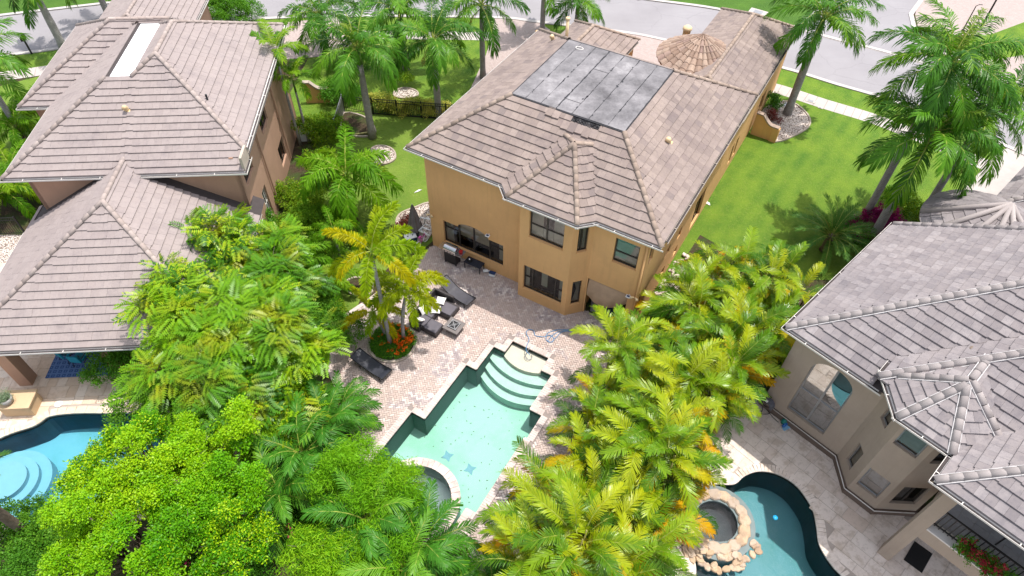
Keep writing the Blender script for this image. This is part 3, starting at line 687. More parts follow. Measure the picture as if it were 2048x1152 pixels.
    for p, q, P, Q, v in caps:
        a, b = np.array([*p, hgt(P, p)]), np.array([*q, hgt(P, q)])
        if a[2] > b[2] + 1e-3: a, b = b, a
        d = (b - a); ln = np.linalg.norm(d); d /= ln
        if mortar and True:
            pass
        k = max(1, int(ln / (L * .93)));
        for c in range(k):
            w = a + d * (ln * c / k); mid = w + d * .2; hide = False
            for m in vols:
                if m is v: continue
                if inpoly(mid[:2], m['poly']):
                    h = min([hgt(Z, mid[:2]) for Z in m['pl']] + ([m['cap']] if m['cap'] is not None else []))
                    if h > mid[2] + .05: hide = True
            if hide: continue
            Y = Vector(d); X = Y.cross(Vector((0, 0, 1))).normalized(); Z = X.cross(Y)
            w = w + np.array(Z) * .045
            M = Fm @ Matrix(((X.x, Y.x, Z.x, w[0]), (X.y, Y.y, Z.y, w[1]), (X.z, Y.z, Z.z, w[2]), (0, 0, 0, 1))) @ Matrix.Rotation(rng.normal(R(2.2), R(.5)), 4, 'X') @ Matrix.Rotation(rng.normal(0, R(1)), 4, 'Z')
            if cnt < 290 and inview(M.translation, 20): new_obj('ridge_cap', cm, rf, M); cnt += 1
            if mortar:
                for sg in (-1, 1):
                    A = Vector(w) + X * sg * capr * 1.2 - Z * .02; B = A + Y * (ln / k + .01); mo.bar(A, B, .03, .04)
    if mo.v: mo.obj('ridge_mortar', mortar, rf, Fm)['kind'] = 'stuff'
    return rf
def gutter(house, Fm, pts, z, closed=False, mat=None, depth=.10):
    """fascia with an open box gutter; pts run with the roof on their left"""
    mb = MB(); n = len(pts)
    for i in range(n - 1 if not closed else n):
        a, b = np.array(pts[i], float), np.array(pts[(i + 1) % n], float); d = (b - a) / np.linalg.norm(b - a); o = np.array([d[1], -d[0]]); e = .045
        A, B = a - d * 0, b + d * 0
        def q(x0, x1, z0, z1, m, ext=0):
            c = [A + o * x0 - d * ext * 1, B + o * x0 + d * ext, B + o * x1 + d * ext, A + o * x1 - d * ext]
            mb.add([(*p, z0) for p in c] + [(*p, z1) for p in c], [(0, 3, 2, 1), (4, 5, 6, 7), (0, 1, 5, 4), (1, 2, 6, 5), (2, 3, 7, 6), (3, 0, 4, 7)][::1] if True else None, m)
        q(-.03, .012, z - depth - .08, z - .012, 0); q(.0125, .115, z - depth + .01, z - depth + .03, 1, .0); q(.115, .13, z - depth, z - .025, 0, .13)
        ln = np.linalg.norm(b - a)
        for t in np.arange(.9, ln, 1.7):
            c = A + d * t; mb.bar((*(c + o * .015), z - .028), (*(c + o * .125), z - .028), .03, .012, 0)
    return mb.obj('gutter', [mat or M_WHITE, M_UNDER], house, Fm)
def soffit(house, Fm, poly, z, mat=None):
    mb = MB(); poly = poly if area2(poly) > 0 else poly[::-1]; t = tess(poly)
    mb.add([(x, y, z) for x, y in poly], [f[::-1] for f in t]); mb.add([(x, y, z + .03) for x, y in poly], t)
    return mb.obj('soffit', mat or M_SOFFIT, house, Fm)

# ================================================================== WALLS AND WINDOWS
def wall_frame(Fm, p0, p1):
    d = np.array(p1, float) - np.array(p0, float); L = np.linalg.norm(d); d /= L
    return Fm @ Matrix(((d[0], -d[1], 0, p0[0]), (d[1], d[0], 0, p0[1]), (0, 0, 1, 0), (0, 0, 0, 1))), L
def wall(house, Fm, p0, p1, z0, z1, ops, mat, t=.18, name='wall', plinth=None):
    """footprint runs counter-clockwise: the inside is on the left. ops: (u0,u1,z0,z1,arch_rise)"""
    M, L = wall_frame(Fm, p0, p1); mb = MB()
    us = sorted({0, L} | {round(o[k], 4) for o in ops for k in (0, 1)}); zs = sorted({z0, z1} | {round(o[k], 4) for o in ops for k in (2, 3)})
    def hole(u, z): return any(o[0] - 1e-6 < u < o[1] + 1e-6 and o[2] - 1e-6 < z < o[3] + 1e-6 for o in ops)
    for a, b in zip(us, us[1:]):
        for c, d in zip(zs, zs[1:]):
            if hole((a + b) / 2, (c + d) / 2): continue
            mb.add([(a, 0, c), (b, 0, c), (b, 0, d), (a, 0, d)], [(0, 1, 2, 3)]); mb.add([(a, t, c), (b, t, c), (b, t, d), (a, t, d)], [(3, 2, 1, 0)])
    mb.add([(0, 0, z1), (L, 0, z1), (L, t, z1), (0, t, z1)], [(0, 1, 2, 3)]); mb.add([(0, 0, z0), (0, 0, z1), (0, t, z1), (0, t, z0)], [(0, 1, 2, 3)]); mb.add([(L, 0, z0), (L, 0, z1), (L, t, z1), (L, t, z0)], [(3, 2, 1, 0)])
    for o in ops:
        a, b, c, d = o[:4]
        mb.add([(a, 0, c), (b, 0, c), (b, t, c), (a, t, c)], [(0, 1, 2, 3)]); mb.add([(a, 0, d), (b, 0, d), (b, t, d), (a, t, d)], [(3, 2, 1, 0)])
        mb.add([(a, 0, c), (a, t, c), (a, t, d), (a, 0, d)], [(0, 1, 2, 3)]); mb.add([(b, 0, c), (b, t, c), (b, t, d), (b, 0, d)], [(3, 2, 1, 0)])
        if len(o) > 4 and o[4]:      # arch spandrels: the flat head is filled down to the arch
            ar = o[4]; aa = o[5] if len(o) > 5 else a; bb = o[6] if len(o) > 6 else b; n = 14
            P = [(a, d - ar)] + ([(aa, d - ar)] if aa > a + .01 else []) + [(aa + (bb - aa) * (1 - math.cos(math.pi * k / n)) / 2, d - ar + ar * math.sin(math.pi * k / n)) for k in range(1, n)] + ([(bb, d - ar)] if bb < b - .01 else []) + [(b, d - ar)]
            for k in range(len(P) - 1):
                (u0_, q0), (u1_, q1) = P[k], P[k + 1]
                if d - q0 < .001 and d - q1 < .001: continue
                mb.add([(u0_, .001, q0), (u1_, .001, q1), (u1_, .001, d), (u0_, .001, d), (u0_, t - .001, q0), (u1_, t - .001, q1), (u1_, t - .001, d), (u0_, t - .001, d)], [(0, 1, 2, 3), (7, 6, 5, 4), (0, 4, 5, 1)])
    o_ = mb.obj(name, mat, house, M)
    if plinth: MB().box(-.05, L + .05, -.06, 0.001, z0, plinth[0]).obj('plinth', plinth[1], house, M)
    return M
def window(house, M, u0, u1, z0, z1, cols=(), rails=None, frame_=M_BRONZE, dep=.11, curtain=None, glass=M_GLASS, bw=.055, sill=None, arch=0, aa=None, bb=None, label=None):
    """cols: mullion positions as fractions; rails: {pane index: height fraction}"""
    rails = rails or {}; f = MB(); y0, y1 = dep, dep + .05
    f.box(u0, u1, y0, y1, z0, z0 + bw); f.box(u0, u1, y0, y1, z1 - bw, z1); f.box(u0, u0 + bw, y0 - .001, y1 + .001, z0 + bw, z1 - bw); f.box(u1 - bw, u1, y0 - .001, y1 + .001, z0 + bw, z1 - bw)
    cs = [0] + list(cols) + [1]; W = u1 - u0
    for c in cols: f.box(u0 + W * c - bw * .6, u0 + W * c + bw * .6, y0 - .012, y1 + .002, z0 + bw, z1 - bw)
    panes = []
    for k in range(len(cs) - 1):
        a, b = u0 + W * cs[k] + bw * .5, u0 + W * cs[k + 1] - bw * .5
        if k in rails:
            zr = z0 + (z1 - z0) * rails[k]; f.box(a, b, y0 - .008, y1 + .001, zr - .025, zr + .025); panes += [(a, b, z0 + .01, zr), (a, b, zr, z1 - .01)]
        else: panes.append((a, b, z0 + .01, z1 - .01))
    if arch and aa is not None:
        n = 14; P = [(aa + (bb - aa) * (1 - math.cos(math.pi * k / n)) / 2, z1 - arch + (arch - .03) * math.sin(math.pi * k / n)) for k in range(n + 1)]
        for k in range(n): f.bar((P[k][0], dep - .02, P[k][1]), (P[k + 1][0], dep - .02, P[k + 1][1]), .06, .06)
    w = f.obj('window', frame_, house, M)
    if label: w['label'] = label
    for k, (a, b, c, d) in enumerate(panes):
        t = rng.normal(0, .004); MB().add([(a, y0 + .022 + t, c), (b, y0 + .022 - t, c), (b, y0 + .022 - t, d), (a, y0 + .022 + t, d)], [(0, 1, 2, 3)]).obj('pane', glass, w, M)
    if curtain:
        for (a, b, c, d, kind) in curtain:
            a, b = u0 + W * a, u0 + W * b; c, d = z0 + (z1 - z0) * c, z0 + (z1 - z0) * d; mb = MB()
            if kind == 'blind': mb.box(a, b, .19, .20, c, d); mb.obj('blind', M_BLIND, w, M)
            elif kind == 'slats':
                z = c
                while z < d: mb.add([(a, .215, z), (b, .215, z), (b, .25, z + .022), (a, .25, z + .022)], [(0, 1, 2, 3)]); z += .034
                mb.obj('slat_blind', M_BLIND, w, M)
            elif kind == 'board': mb.box(a, b, .2, .22, c, d); mb.obj('shutter_panel', plain('pale_panel', (.30, .36, .31), .8), w, M)
            elif kind == 'green': mb.box(a, b, .205, .225, c, d); mb.obj('shade_strip', plain('green_shade', (.012, .10, .06), .7), w, M)
            else:
                n = 26; vs = []
                for k in range(n + 1):
                    x = a + (b - a) * k / n; pinch = .5 if kind == 'tied' else 0
                    for (z, q) in ((c, 1), ((c + d) / 2, 1 - pinch), (d, 1)):
                        xx = b - (b - x) * q if kind == 'tied' else x
                        vs.append((xx, .225 + .03 * math.sin(k * 1.9), z))
                mb.add(vs, [(k * 3 + j, (k + 1) * 3 + j, (k + 1) * 3 + j + 1, k * 3 + j + 1) for k in range(n) for j in range(2)]); mb.obj('curtain', M_CURT, w, M, smooth=True)
    if sill: MB().box(u0 - .02, u1 + .02, -.03, dep, z0 - .05, z0 - .002).obj('sill', sill, w, M)
    return w
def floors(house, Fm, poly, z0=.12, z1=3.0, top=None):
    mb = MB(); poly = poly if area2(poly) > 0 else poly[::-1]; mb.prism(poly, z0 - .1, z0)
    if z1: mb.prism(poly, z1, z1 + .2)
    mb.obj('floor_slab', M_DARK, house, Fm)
def rooftop_vent(name, label, Fm, p, z, h, r, mat, hood=True, group=None):
    t = thing(name, label, 'roof vent', Fm @ T(p[0], p[1], z), group)
    if hood:
        mb = MB().tube([(0, 0, -.25), (0, 0, h * .6), (0, -.09, h), (0, -.2, h * .95)], [r, r, r * 1.02, r * .98], 14); mb.obj('vent_pipe', mat, t, WM[t.name], True)
        MB().box(-r * 1.5, r * 1.5, -r * 2.2, r * 1.2, -.03, .03).obj('flashing', mat, t, WM[t.name] @ Matrix.Rotation(R(28), 4, 'X'))
    else:
        MB().tube([(0, 0, -.3), (0, 0, h)], r, 14).obj('flue', mat, t, WM[t.name], True); MB().tube([(0, 0, h), (0, 0, h + .1)], r * 1.35, 14).obj('flue_cap', M_WHITE if mat is M_WHITE else mat, t, WM[t.name], True)
    return t

# ================================================================== MIDDLE HOUSE (orange stucco)
H1 = thing('house', 'orange stucco house with tan tile roof and dark flat deck, behind the middle pool', 'house', FM @ T(-10.7, 26.5))
ZE = 6.35
def missing(v, i, rect, k):
    if v is not v_main or i != 0: return False
    cx = sum(p[0] for p in rect) / 4; cy = sum(p[1] for p in rect) / 4
    return (-10.5 < cx < -8.9 and cy > 23.2)
v_main = rvol(-17.2, -4.35, 20.0, 33.0, ZE, cap=8.45)
bayp = [(-12.0, 20.03), (-11.39, 19.4), (-7.92, 19.4), (-7.32, 20.03), (-7.0, 22.6), (-9.66, 23.4), (-12.3, 22.6)]
v_bay = vol([(-12.0, 20.0), (-11.39, 19.4), (-7.92, 19.4), (-7.32, 20.0), (-7.32, 23.6), (-12.0, 23.6)],
            [pl((0, 1), (-9, 19.4), ZE), pl((-1, 1), (-7.92, 19.4), ZE, .512), pl((1, 1), (-11.39, 19.4), ZE, .512), pl((0, -1), (-9.66, 22.3), 8.03, .2)], None, ZE)
v_wing = rvol(-9.9, -4.75, 32.0, 45.4, 4.3, .54)
v_rearl = rvol(-17.8, -13.2, 31.0, 39.2, 4.0, .58)
vols1 = [v_main, v_bay, v_wing, v_rearl]
rf1 = build_roof(H1, FM, vols1, M_TILE1, M_CAP1, tw=.34, e=.385, holes_fn=missing, jitter=.006)
gutter(H1, FM, [(-17.2, 33), (-17.2, 20.0), (-12.0, 20.0), (-11.39, 19.4), (-7.92, 19.4), (-7.32, 20.0), (-4.35, 20.0)], ZE)
gutter(H1, FM, [(-4.75, 45.4), (-9.9, 45.4)], 4.3); gutter(H1, FM, [(-4.75, 33.6), (-4.75, 45.4)], 4.3, mat=M_SOFFIT, depth=.1); gutter(H1, FM, [(-4.35, 20.5), (-4.35, 33.0), (-9.9, 33.0)], ZE, mat=M_SOFFIT, depth=.10)
soffit(H1, FM, [(-17.19, 20.01), (-12.0, 20.01), (-11.39, 19.41), (-7.92, 19.41), (-7.32, 20.01), (-4.36, 20.01), (-4.36, 32.99), (-17.19, 32.99)], ZE - .17)
soffit(H1, FM, [(-9.89, 33.05), (-4.76, 33.05), (-4.76, 45.39), (-9.89, 45.39)], 4.1); soffit(H1, FM, [(-17.79, 33.05), (-13.21, 33.05), (-13.21, 39.19), (-17.79, 39.19)], 3.8)
# flat deck: built-up membrane strips with tarred seams
def membrane():
    q = NT('roof_membrane'); p = q.pos(); n = q.noise(p, .9, 8, .72); n2 = q.noise(p, 9, 5, .7); n3 = q.noise(p, .28, 3)
    c = q.ramp(n, [(.28, (.075, .07, .074)), (.45, (.15, .142, .148)), (.58, (.215, .203, .21)), (.75, (.34, .325, .33))]); c = q.mix(q.math('MULTIPLY', q.ramp(n2, [(.55, (0, 0, 0)), (.75, (1, 1, 1))]), .35), c, (.10, .10, .115)); q.bump(n2, .4, .01)
    return q.fin(c, .8, .3)
M_MEMB = membrane(); M_TAR = plain('tar', (.018, .018, .022), .55, var=.5)
deck = new_obj('roof_deck', None, H1, FM); dx0, dx1, dy0, dy1 = -13.6, -7.95, 23.6, 29.4
MB().box(dx0 - .04, dx1 + .04, dy0 - .05, dy1 + .05, 8.42, 8.475).obj('tar_bed', M_TAR, deck, FM)
xs = [dx0] + [dx0 + (dx1 - dx0) * f for f in (.125, .268, .40, .545, .69, .855)] + [dx1]
for k in range(len(xs) - 1):
    a, b = xs[k] + (.045 if k == 3 else .016), xs[k + 1] - .014; cuts = [dy0 + .02, dy1 - .02]
    if k == 3: cuts = [dy0 + .02, dy0 + .95, dy0 + 3.9, dy1 - .02]
    if k == 4: cuts = [dy0 + .02, dy1 - .02]
    for c, d in zip(cuts, cuts[1:]):
        n = 24; mb = MB(); vs = []
        for j in range(n + 1):
            y = c + .02 + (d - c - .04) * j / n; vs += [(a + rng.normal(0, .011), y, 8.482 + .002 * k), (b + rng.normal(0, .011), y, 8.482 + .002 * k)]
        mb.add(vs, [(2 * j, 2 * j + 1, 2 * j + 3, 2 * j + 2) for j in range(n)]); mb.obj('membrane_strip', M_MEMB, deck, FM)
tb = MB()
for k in range(60):
    x = xs[rng.integers(1, 7)] + rng.normal(0, .03); y = dy0 + 5.8 * rng.random(); s = .015 + .035 * rng.random()
    tb.add([(x + s * math.cos(t) * (.6 + .5 * rng.random()), y + s * 1.8 * math.sin(t) * (.6 + .5 * rng.random()), 8.498) for t in np.linspace(0, 6.28, 7, endpoint=False)], [tuple(range(7))])
for k in range(170):      # scraps of torn underlayment on the bare strip below the deck
    x = -10.5 + 1.7 * rng.random(); y = 23.25 + .3 * rng.random(); z = ZE + SL * (y - 20); tb.bar((x, y, z + .012), (x + rng.normal(0, .05), y + .12 * rng.random(), z + .05), .02 + .03 * rng.random(), .02)
tb.obj('tar_patches', M_TAR, deck, FM)['kind'] = 'stuff'
MB().tube([(-12.75 + .2 * math.cos(t), 28.85 + .12 * math.sin(t), 8.5) for t in np.linspace(0, 6.28, 18)], .022, 6).obj('pale_ring', M_WHITE, deck, FM)
sl_ = MB()      # slipped tiles at the edge of the bare strip
for k, (x, y, a) in enumerate([(-10.7, 22.9, .05), (-10.36, 22.88, -.04), (-10.0, 22.92, .06), (-9.65, 22.88, -.06), (-9.3, 22.92, .03), (-11.3, 23.2, .05), (-11.65, 23.22, -.03)]):
    new_obj('loose_roof_tile', bpy.data.meshes['roof_tile'], rf1, FM @ T(x, y, ZE + SL * (y - 20) + .045, a) @ Matrix.Rotation(math.atan(SL) - .05, 4, 'X'))
# walls
OPS_L = [(0.80, 4.40, .72, 2.62, .38, 1.72 - .02, 3.55)]
def W1(p0, p1, z1=6.2, ops=(), t=.18): return wall(H1, FM, p0, p1, 0, z1, list(ops), M_ORANGE, t)
m = W1((-16.45, 20.25), (-11.0, 20.25), ops=OPS_L)
window(H1, m, .80, 4.40, .72, 2.62, (.255, .50, .765), {0: .55, 3: .55}, curtain=[(.0, .14, 0, 1, 'curtain'), (.26, .49, .42, .86, 'blind'), (.51, .76, .42, .86, 'blind'), (.90, 1, .1, 1, 'curtain')], arch=.38, aa=1.72, bb=3.55, sill=M_ORANGE, label='wide four part ground floor window with an arched middle')
# flat heads of the side lights
m = W1((-11.0, 20.25), (-10.76, 19.55), ops=[(.22, .52, .72, 2.4), (.22, .52, 4.4, 6.0)])
for z0, z1 in ((.72, 2.4), (4.4, 6.0)): window(H1, m, .22, .52, z0, z1)
m = W1((-10.76, 19.55), (-8.11, 19.55), ops=[(.28, 2.40, .72, 2.38), (.49, 2.22, 4.38, 5.98)])
window(H1, m, .28, 2.40, .72, 2.38, (.22, .80), {0: .5, 2: .5}, curtain=[(.42, .58, .3, 1, 'curtain'), (0, .12, 0, 1, 'curtain'), (.88, 1, 0, 1, 'curtain')], sill=M_ORANGE, label='three part ground floor bay window')
window(H1, m, .49, 2.22, 4.38, 5.98, (.49,), {0: .48, 1: .48}, curtain=[(0, .36, 0, 1, 'curtain'), (.66, 1, 0, 1, 'curtain'), (.36, .66, 0, .45, 'curtain')], sill=M_ORANGE, label='upper floor bay window with pale curtains')
m = W1((-8.11, 19.55), (-7.46, 20.25), ops=[(.26, .74, .72, 2.4), (.26, .74, 4.38, 5.98)])
window(H1, m, .26, .74, .72, 2.4, sill=M_ORANGE, curtain=[(.3, 1, 0, 1, 'tied')]); window(H1, m, .26, .74, 4.38, 5.98, (.45,), curtain=[(.3, 1, 0, 1, 'curtain')], sill=M_ORANGE)
m = W1((-7.46, 20.25), (-4.9, 20.25), ops=[(.06, 2.10, 0, 2.52), (1.05, 2.18, 4.22, 5.68)])
window(H1, m, 1.05, 2.18, 4.22, 5.68, (), {0: .42}, curtain=[(0, 1, 0, .78, 'board'), (0, 1, .78, 1, 'green')], label='upper floor window behind a pale panel with a green strip', sill=M_ORANGE)
m = W1((-4.9, 20.25), (-4.9, 33.0), ops=[(.3, 1.15, .3, 2.3), (.35, .95, 4.4, 5.6), (3.45, 4.1, 2.05, 2.6), (3.55, 4.1, .55, 1.05), (5.3, 5.8, 1.8, 2.4), (5.35, 5.9, .5, 1.0), (7.9, 9.5, .35, 2.35), (12.2, 12.6, 3.0, 3.8)])
for a, b, c, d in ((.35, .95, 4.4, 5.6), (3.45, 4.1, 2.05, 2.6), (3.55, 4.1, .55, 1.05), (5.3, 5.8, 1.8, 2.4), (5.35, 5.9, .5, 1.0), (7.9, 9.5, .35, 2.35), (12.2, 12.6, 3.0, 3.8)): window(H1, m, a, b, c, d, (.5,) if b - a > 1 else ())
m = W1((-4.9, 33.0), (-4.9, 45.1), 4.1, ops=[(1.4, 1.9, .6, 1.9), (2.3, 2.8, .6, 1.9), (7, 8.2, .8, 2.2)])
for a, b in ((1.4, 1.9), (2.3, 2.8), (7, 8.2)): window(H1, m, a, b, .6 if b < 5 else .8, 1.9 if b < 5 else 2.2)
W1((-4.9, 45.1), (-9.7, 45.1), 4.1); W1((-9.7, 45.1), (-9.7, 33.0), 4.1); W1((-9.7, 33.0), (-13.4, 33.0), 6.2); W1((-13.4, 33), (-13.4, 38.9), 3.8); W1((-13.4, 38.9), (-17.5, 38.9), 3.8); W1((-17.5, 38.9), (-17.5, 33), 3.8); W1((-17.5, 33), (-16.45, 33), 6.2)
W1((-16.45, 33.0), (-16.45, 20.25))
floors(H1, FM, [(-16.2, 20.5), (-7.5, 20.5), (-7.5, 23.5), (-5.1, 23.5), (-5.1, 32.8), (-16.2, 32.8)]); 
MB().box(-7.5, -5.1, 20.46, 23.4, 3.0, 3.15).obj('porch_ceiling', M_SOFFIT, H1, FM)
MB().box(-7.6, -5.1, 23.4, 23.5, 0, 6).obj('porch_wall', M_ORANGE, H1, FM); MB().box(-7.6, -7.5, 20.5, 23.4, 0, 3).obj('porch_wall', M_ORANGE, H1, FM)
# trims: floodlights, downpipe, small box on the wall
MB().tube([(-4.95, 20.17, 6.1), (-4.95, 20.17, .1)], .045, 10).obj('downpipe', M_ORANGE, H1, FM, True)
# turret
def turret(house, Fm, c, r, zr, za, mat, walls, nseg=16, n_rows=7, barrel=True, roundness=0.0, wallmat=None):
    rt = MB(); n = nseg
    rt.add([(c[0] + r * math.cos(2 * math.pi * k / n), c[1] + r * math.sin(2 * math.pi * k / n), zr - .03) for k in range(n)] + [(c[0], c[1], za - .03)], [(k, (k + 1) % n, n) for k in range(n)] + [tuple(range(n))[::-1]])
    ro = rt.obj('turret_roof', M_UNDER, house, Fm)
    ncol = 30 if barrel else 20
    for j in range(n_rows):
        t0, t1 = j / n_rows, (j + 1.15) / n_rows; cols = ncol if j < n_rows * .6 else (ncol // 2 if j < n_rows - 1 else ncol // 3)
        for k in range(cols):
            a = 2 * math.pi * (k + .5 * (j % 2) * 0) / cols; da = math.pi / cols; mb = MB()
            def P(t, ang, up): rr = r * (1 - min(t, .995)) * 1.015; return (rr * math.cos(ang) - 0, rr * math.sin(ang), (za - zr) * min(t, .995) + up)
            vs = []; m_ = 7
            for (t, lift) in ((t0, .05), (t1, .012)):
                for q in range(m_):
                    f = q / (m_ - 1) * 2 - 1; prof = (1 - f * f) * (.085 if barrel else .02) * (1 - .55 * t0); prof = prof if abs(f) < .97 else -.02
                    vs.append(P(t, a + da * f * .97, lift + prof))
            mb.add(vs, [(q, q + 1, m_ + q + 1, m_ + q) for q in range(m_ - 1)])
            mb.add([(x, y, z) for x, y, z in vs[:m_]] + [(x, y, z - .06) for x, y, z in vs[:m_]], [(q + m_, q + 1 + m_, q + 1, q) for q in range(m_ - 1)])
            mb.obj('barrel_tile' if barrel else 'turret_tile', mat, ro, Fm @ T(c[0], c[1], zr), smooth=False)
    w = MB().lathe([(r - .45, 0), (r - .45, zr - .02)], c[0], c[1], 24); w.lathe([(r - .08, zr - .16), (r - .02, zr - .02)], c[0], c[1], 24); w.lathe([(0, zr - .16), (r - .08, zr - .16)], c[0], c[1], 24); w.obj('turret_wall', wallmat, house, Fm, True)
    return ro
turret(H1, FM, (-8.8, 37.35), 2.45, 5.0, 6.45, M_TILET, True, wallmat=M_ORANGE)
MB().add([(-8.6, 34.3, 5.6), (-7.9, 34.2, 5.5), (-7.8, 34.9, 5.15), (-8.5, 35.1, 5.25)], [(0, 1, 2, 3)]).obj('white_flashing', M_WHITE, H1, FM)
MB().lathe([(0, .0), (.24, .0), (.24, .5), (.30, .55), (.28, .68), (.15, .78), (0, .8)], 0, 0, 16).obj('finial', M_CREAM, H1, FM @ T(*(lambda q: loc(q, YM))(at(1373, 66, 4.6)), 4.3), True)
rooftop_vent('roof_vent', 'short cream hooded vent pipe on the right slope of the orange house roof', FM, (-6.37, 25.24), 7.45, .28, .12, M_CREAM, group='roof vents')
rooftop_vent('roof_vent', 'tall cream flue pipe beside the far left corner of the dark roof deck', FM, (-14.05, 30.0), 8.15, 1.0, .085, M_CREAM, False, group='roof vents')
rooftop_vent('roof_vent', 'bent cream pipe on the far ridge left of the dark roof deck', FM, (-14.9, 30.1), 7.6, .4, .1, M_CREAM, group='roof vents')

# ================================================================== LEFT HOUSE (pink beige)
H2 = thing('house', 'pinkish beige house with pale tile roof, white strip and porch, at the left', 'house', FL @ T(-15.8, 26))
v_a = vol([(-21.17, 25.25), (-15.75, 25.25), (-15.75, 37.75), (-21.17, 37.75)], [pl((0, 1), (0, 25.25), 6.0), pl((1, 0), (-21.17, 0), 6.0), pl((0, -1), (0, 37.75), 6.59)], 8.45)
v_b = vol([(-15.75, 25.25), (-10.42, 25.25), (-10.42, 37.75), (-15.75, 37.75)], [pl((0, 1), (0, 25.25), 6.0), pl((1, 0), (-19.97, 0), 6.0), pl((-1, 0), (-10.49, 0), 6.59), pl((0, -1), (0, 37.75), 6.59)])
v_c = rvol(-22.72, -15.5, 30.97, 39.3, 6.0, zr=40, cap=8.45)
v_p = rvol(-21.37, -10.43, 17.58, 26.5, 3.2); v_p['pl'].pop(3)
v_g = rvol(-24.3, -17.9, 39.0, 48.5, 3.6, .5)
rf2 = build_roof(H2, FL, [v_a, v_b, v_c, v_p, v_g], M_TILE2, M_CAP2, tw=.33, e=.36)
def deckmat():
    q = NT('white_membrane'); n = q.noise(q.pos(), 2, 4); return q.fin(q.mix(q.math('MULTIPLY', n, .15), (.90, .90, .90), (.7, .7, .7)), .7, .3)
dk = new_obj('roof_deck', None, H2, FL); MB().box(-16.75, -15.73, 29.52, 34.5, 8.44, 8.475).obj('white_membrane', deckmat(), dk, FL)
gutter(H2, FL, [(-21.17, 30.9), (-21.17, 25.25), (-10.42, 25.25), (-10.42, 26.25)], 6.0); gutter(H2, FL, [(-10.36, 26.3), (-10.36, 37.75)], 6.58); gutter(H2, FL, [(-22.72, 39.3), (-22.72, 30.97), (-21.2, 30.97)], 6.0)
MB().box(-10.5, -10.38, 25.3, 26.3, 6.0, 6.72).obj('gutter_end', M_SOFFIT, H2, FL)
gutter(H2, FL, [(-21.37, 24.6), (-21.37, 17.58), (-10.43, 17.58), (-10.43, 25.0)], 3.2); gutter(H2, FL, [(-17.9, 39.4), (-17.9, 48.5)], 3.6)
soffit(H2, FL, [(-21.16, 25.26), (-10.5, 25.26), (-10.5, 37.7), (-21.16, 37.7)], 5.83); soffit(H2, FL, [(-21.3, 17.6), (-10.45, 17.6), (-10.45, 25.6), (-21.3, 25.6)], 3.02); soffit(H2, FL, [(-22.7, 30.99), (-21.2, 30.99), (-21.2, 39.2), (-22.7, 39.2)], 5.83)
def W2(p0, p1, z0=0, z1=5.9, ops=()): return wall(H2, FL, p0, p1, z0, z1, list(ops), M_PINK)
W2((-20.55, 25.75), (-10.95, 25.75)); m = W2((-10.95, 25.75), (-10.95, 37.3), 0, 6.4, [(.55, 2.05, 4.25, 5.4), (4.75, 6.3, 4.2, 5.3), (6.3, 7.65, .8, 2.1), (1.9, 2.7, .5, 2.6)])
window(H2, m, .55, 2.05, 4.25, 5.4, (.5,)); window(H2, m, 4.75, 6.3, 4.2, 5.3, (.5,)); window(H2, m, 6.3, 7.65, .8, 2.1, (.5,)); window(H2, m, 1.9, 2.7, .5, 2.6, (.33, .66), {0: .5, 1: .5, 2: .5}, M_WHITE)
W2((-10.95, 37.3), (-20.55, 37.3)); W2((-20.55, 37.3), (-20.55, 25.75)); W2((-22.3, 39), (-22.3, 31.4)); W2((-22.3, 31.4), (-20.6, 31.4))
W2((-24.0, 48), (-24, 39.3), 0, 3.4); W2((-18.2, 39.3), (-18.2, 48), 0, 3.4); W2((-18.2, 48), (-24, 48), 0, 3.4)
W2((-10.8, 22.0), (-10.8, 25.7), 0, 3.0)
MB().box(-11.05, -10.95, 27.5, 27.7, 0, 0).obj('trim', M_PINK, H2, FL) if False else None
for (x, y) in ((-20.35, 18.05), (-11.3, 18.05)): MB().box(x - .28, x + .28, y, y + .56, .03, 3.05).obj('porch_column', M_PINK, H2, FL, bevel=.01)
MB().box(-16.75, -16.2, 18.6, 19.9, .03, 3.05).obj('porch_column', M_PINK, H2, FL, bevel=.01)
for y in (29.3, 33.6): MB().tube([(-10.85, y, 5.9), (-10.85, y, .3)], .05, 8).obj('downpipe', M_PINK, H2, FL)
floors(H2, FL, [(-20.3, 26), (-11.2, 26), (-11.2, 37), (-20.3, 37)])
rooftop_vent('roof_vent', 'short cream hooded vent on the front slope of the left house roof', FL, (-15.85, 28.0), 7.6, .25, .1, M_CREAM, group='roof vents')
rooftop_vent('roof_vent', 'small dark vent stub on the right slope of the left house roof', FL, (-12.3, 28.6), 7.65, .2, .04, M_BLACK, False, group='roof vents')

# ================================================================== RIGHT HOUSE (taupe)
H3 = thing('house', 'taupe stucco house with grey tile roof, bay and balcony, at the right', 'house', FR @ T(1, 22))
Z3 = 5.9
v1 = vol([(-4.37, 18.45), (9, 18.45), (9, 31.6), (-4.43, 26.9)], [pl((0, 1), (0, 18.45), Z3), pl((1, 0), (-4.37, 0), Z3), pl((.35, -.94), (-4.43, 26.9), Z3, 2.2)])
v3 = vol([(-.87, 18.3), (9, 18.3), (9, 30), (-.87, 30)], [pl((0, 1), (0, 18.3), 6.5), pl((1, 0), (-.87, 0), 6.55)])
v2 = vol([(-.85, 18.7), (.34, 17.37), (2.16, 17.37), (3.4, 18.7), (3.4, 21.2), (-.85, 21.2)], [pl((0, 1), (0, 17.37), 6.5, .64), pl((1, 1), (.34, 17.37), 6.5, .60), pl((-1, 1), (2.16, 17.37), 6.5, .60), pl((1, 0), (-.85, 0), 6.5, .58), pl((-1, 0), (3.4, 0), 6.5, .58)])
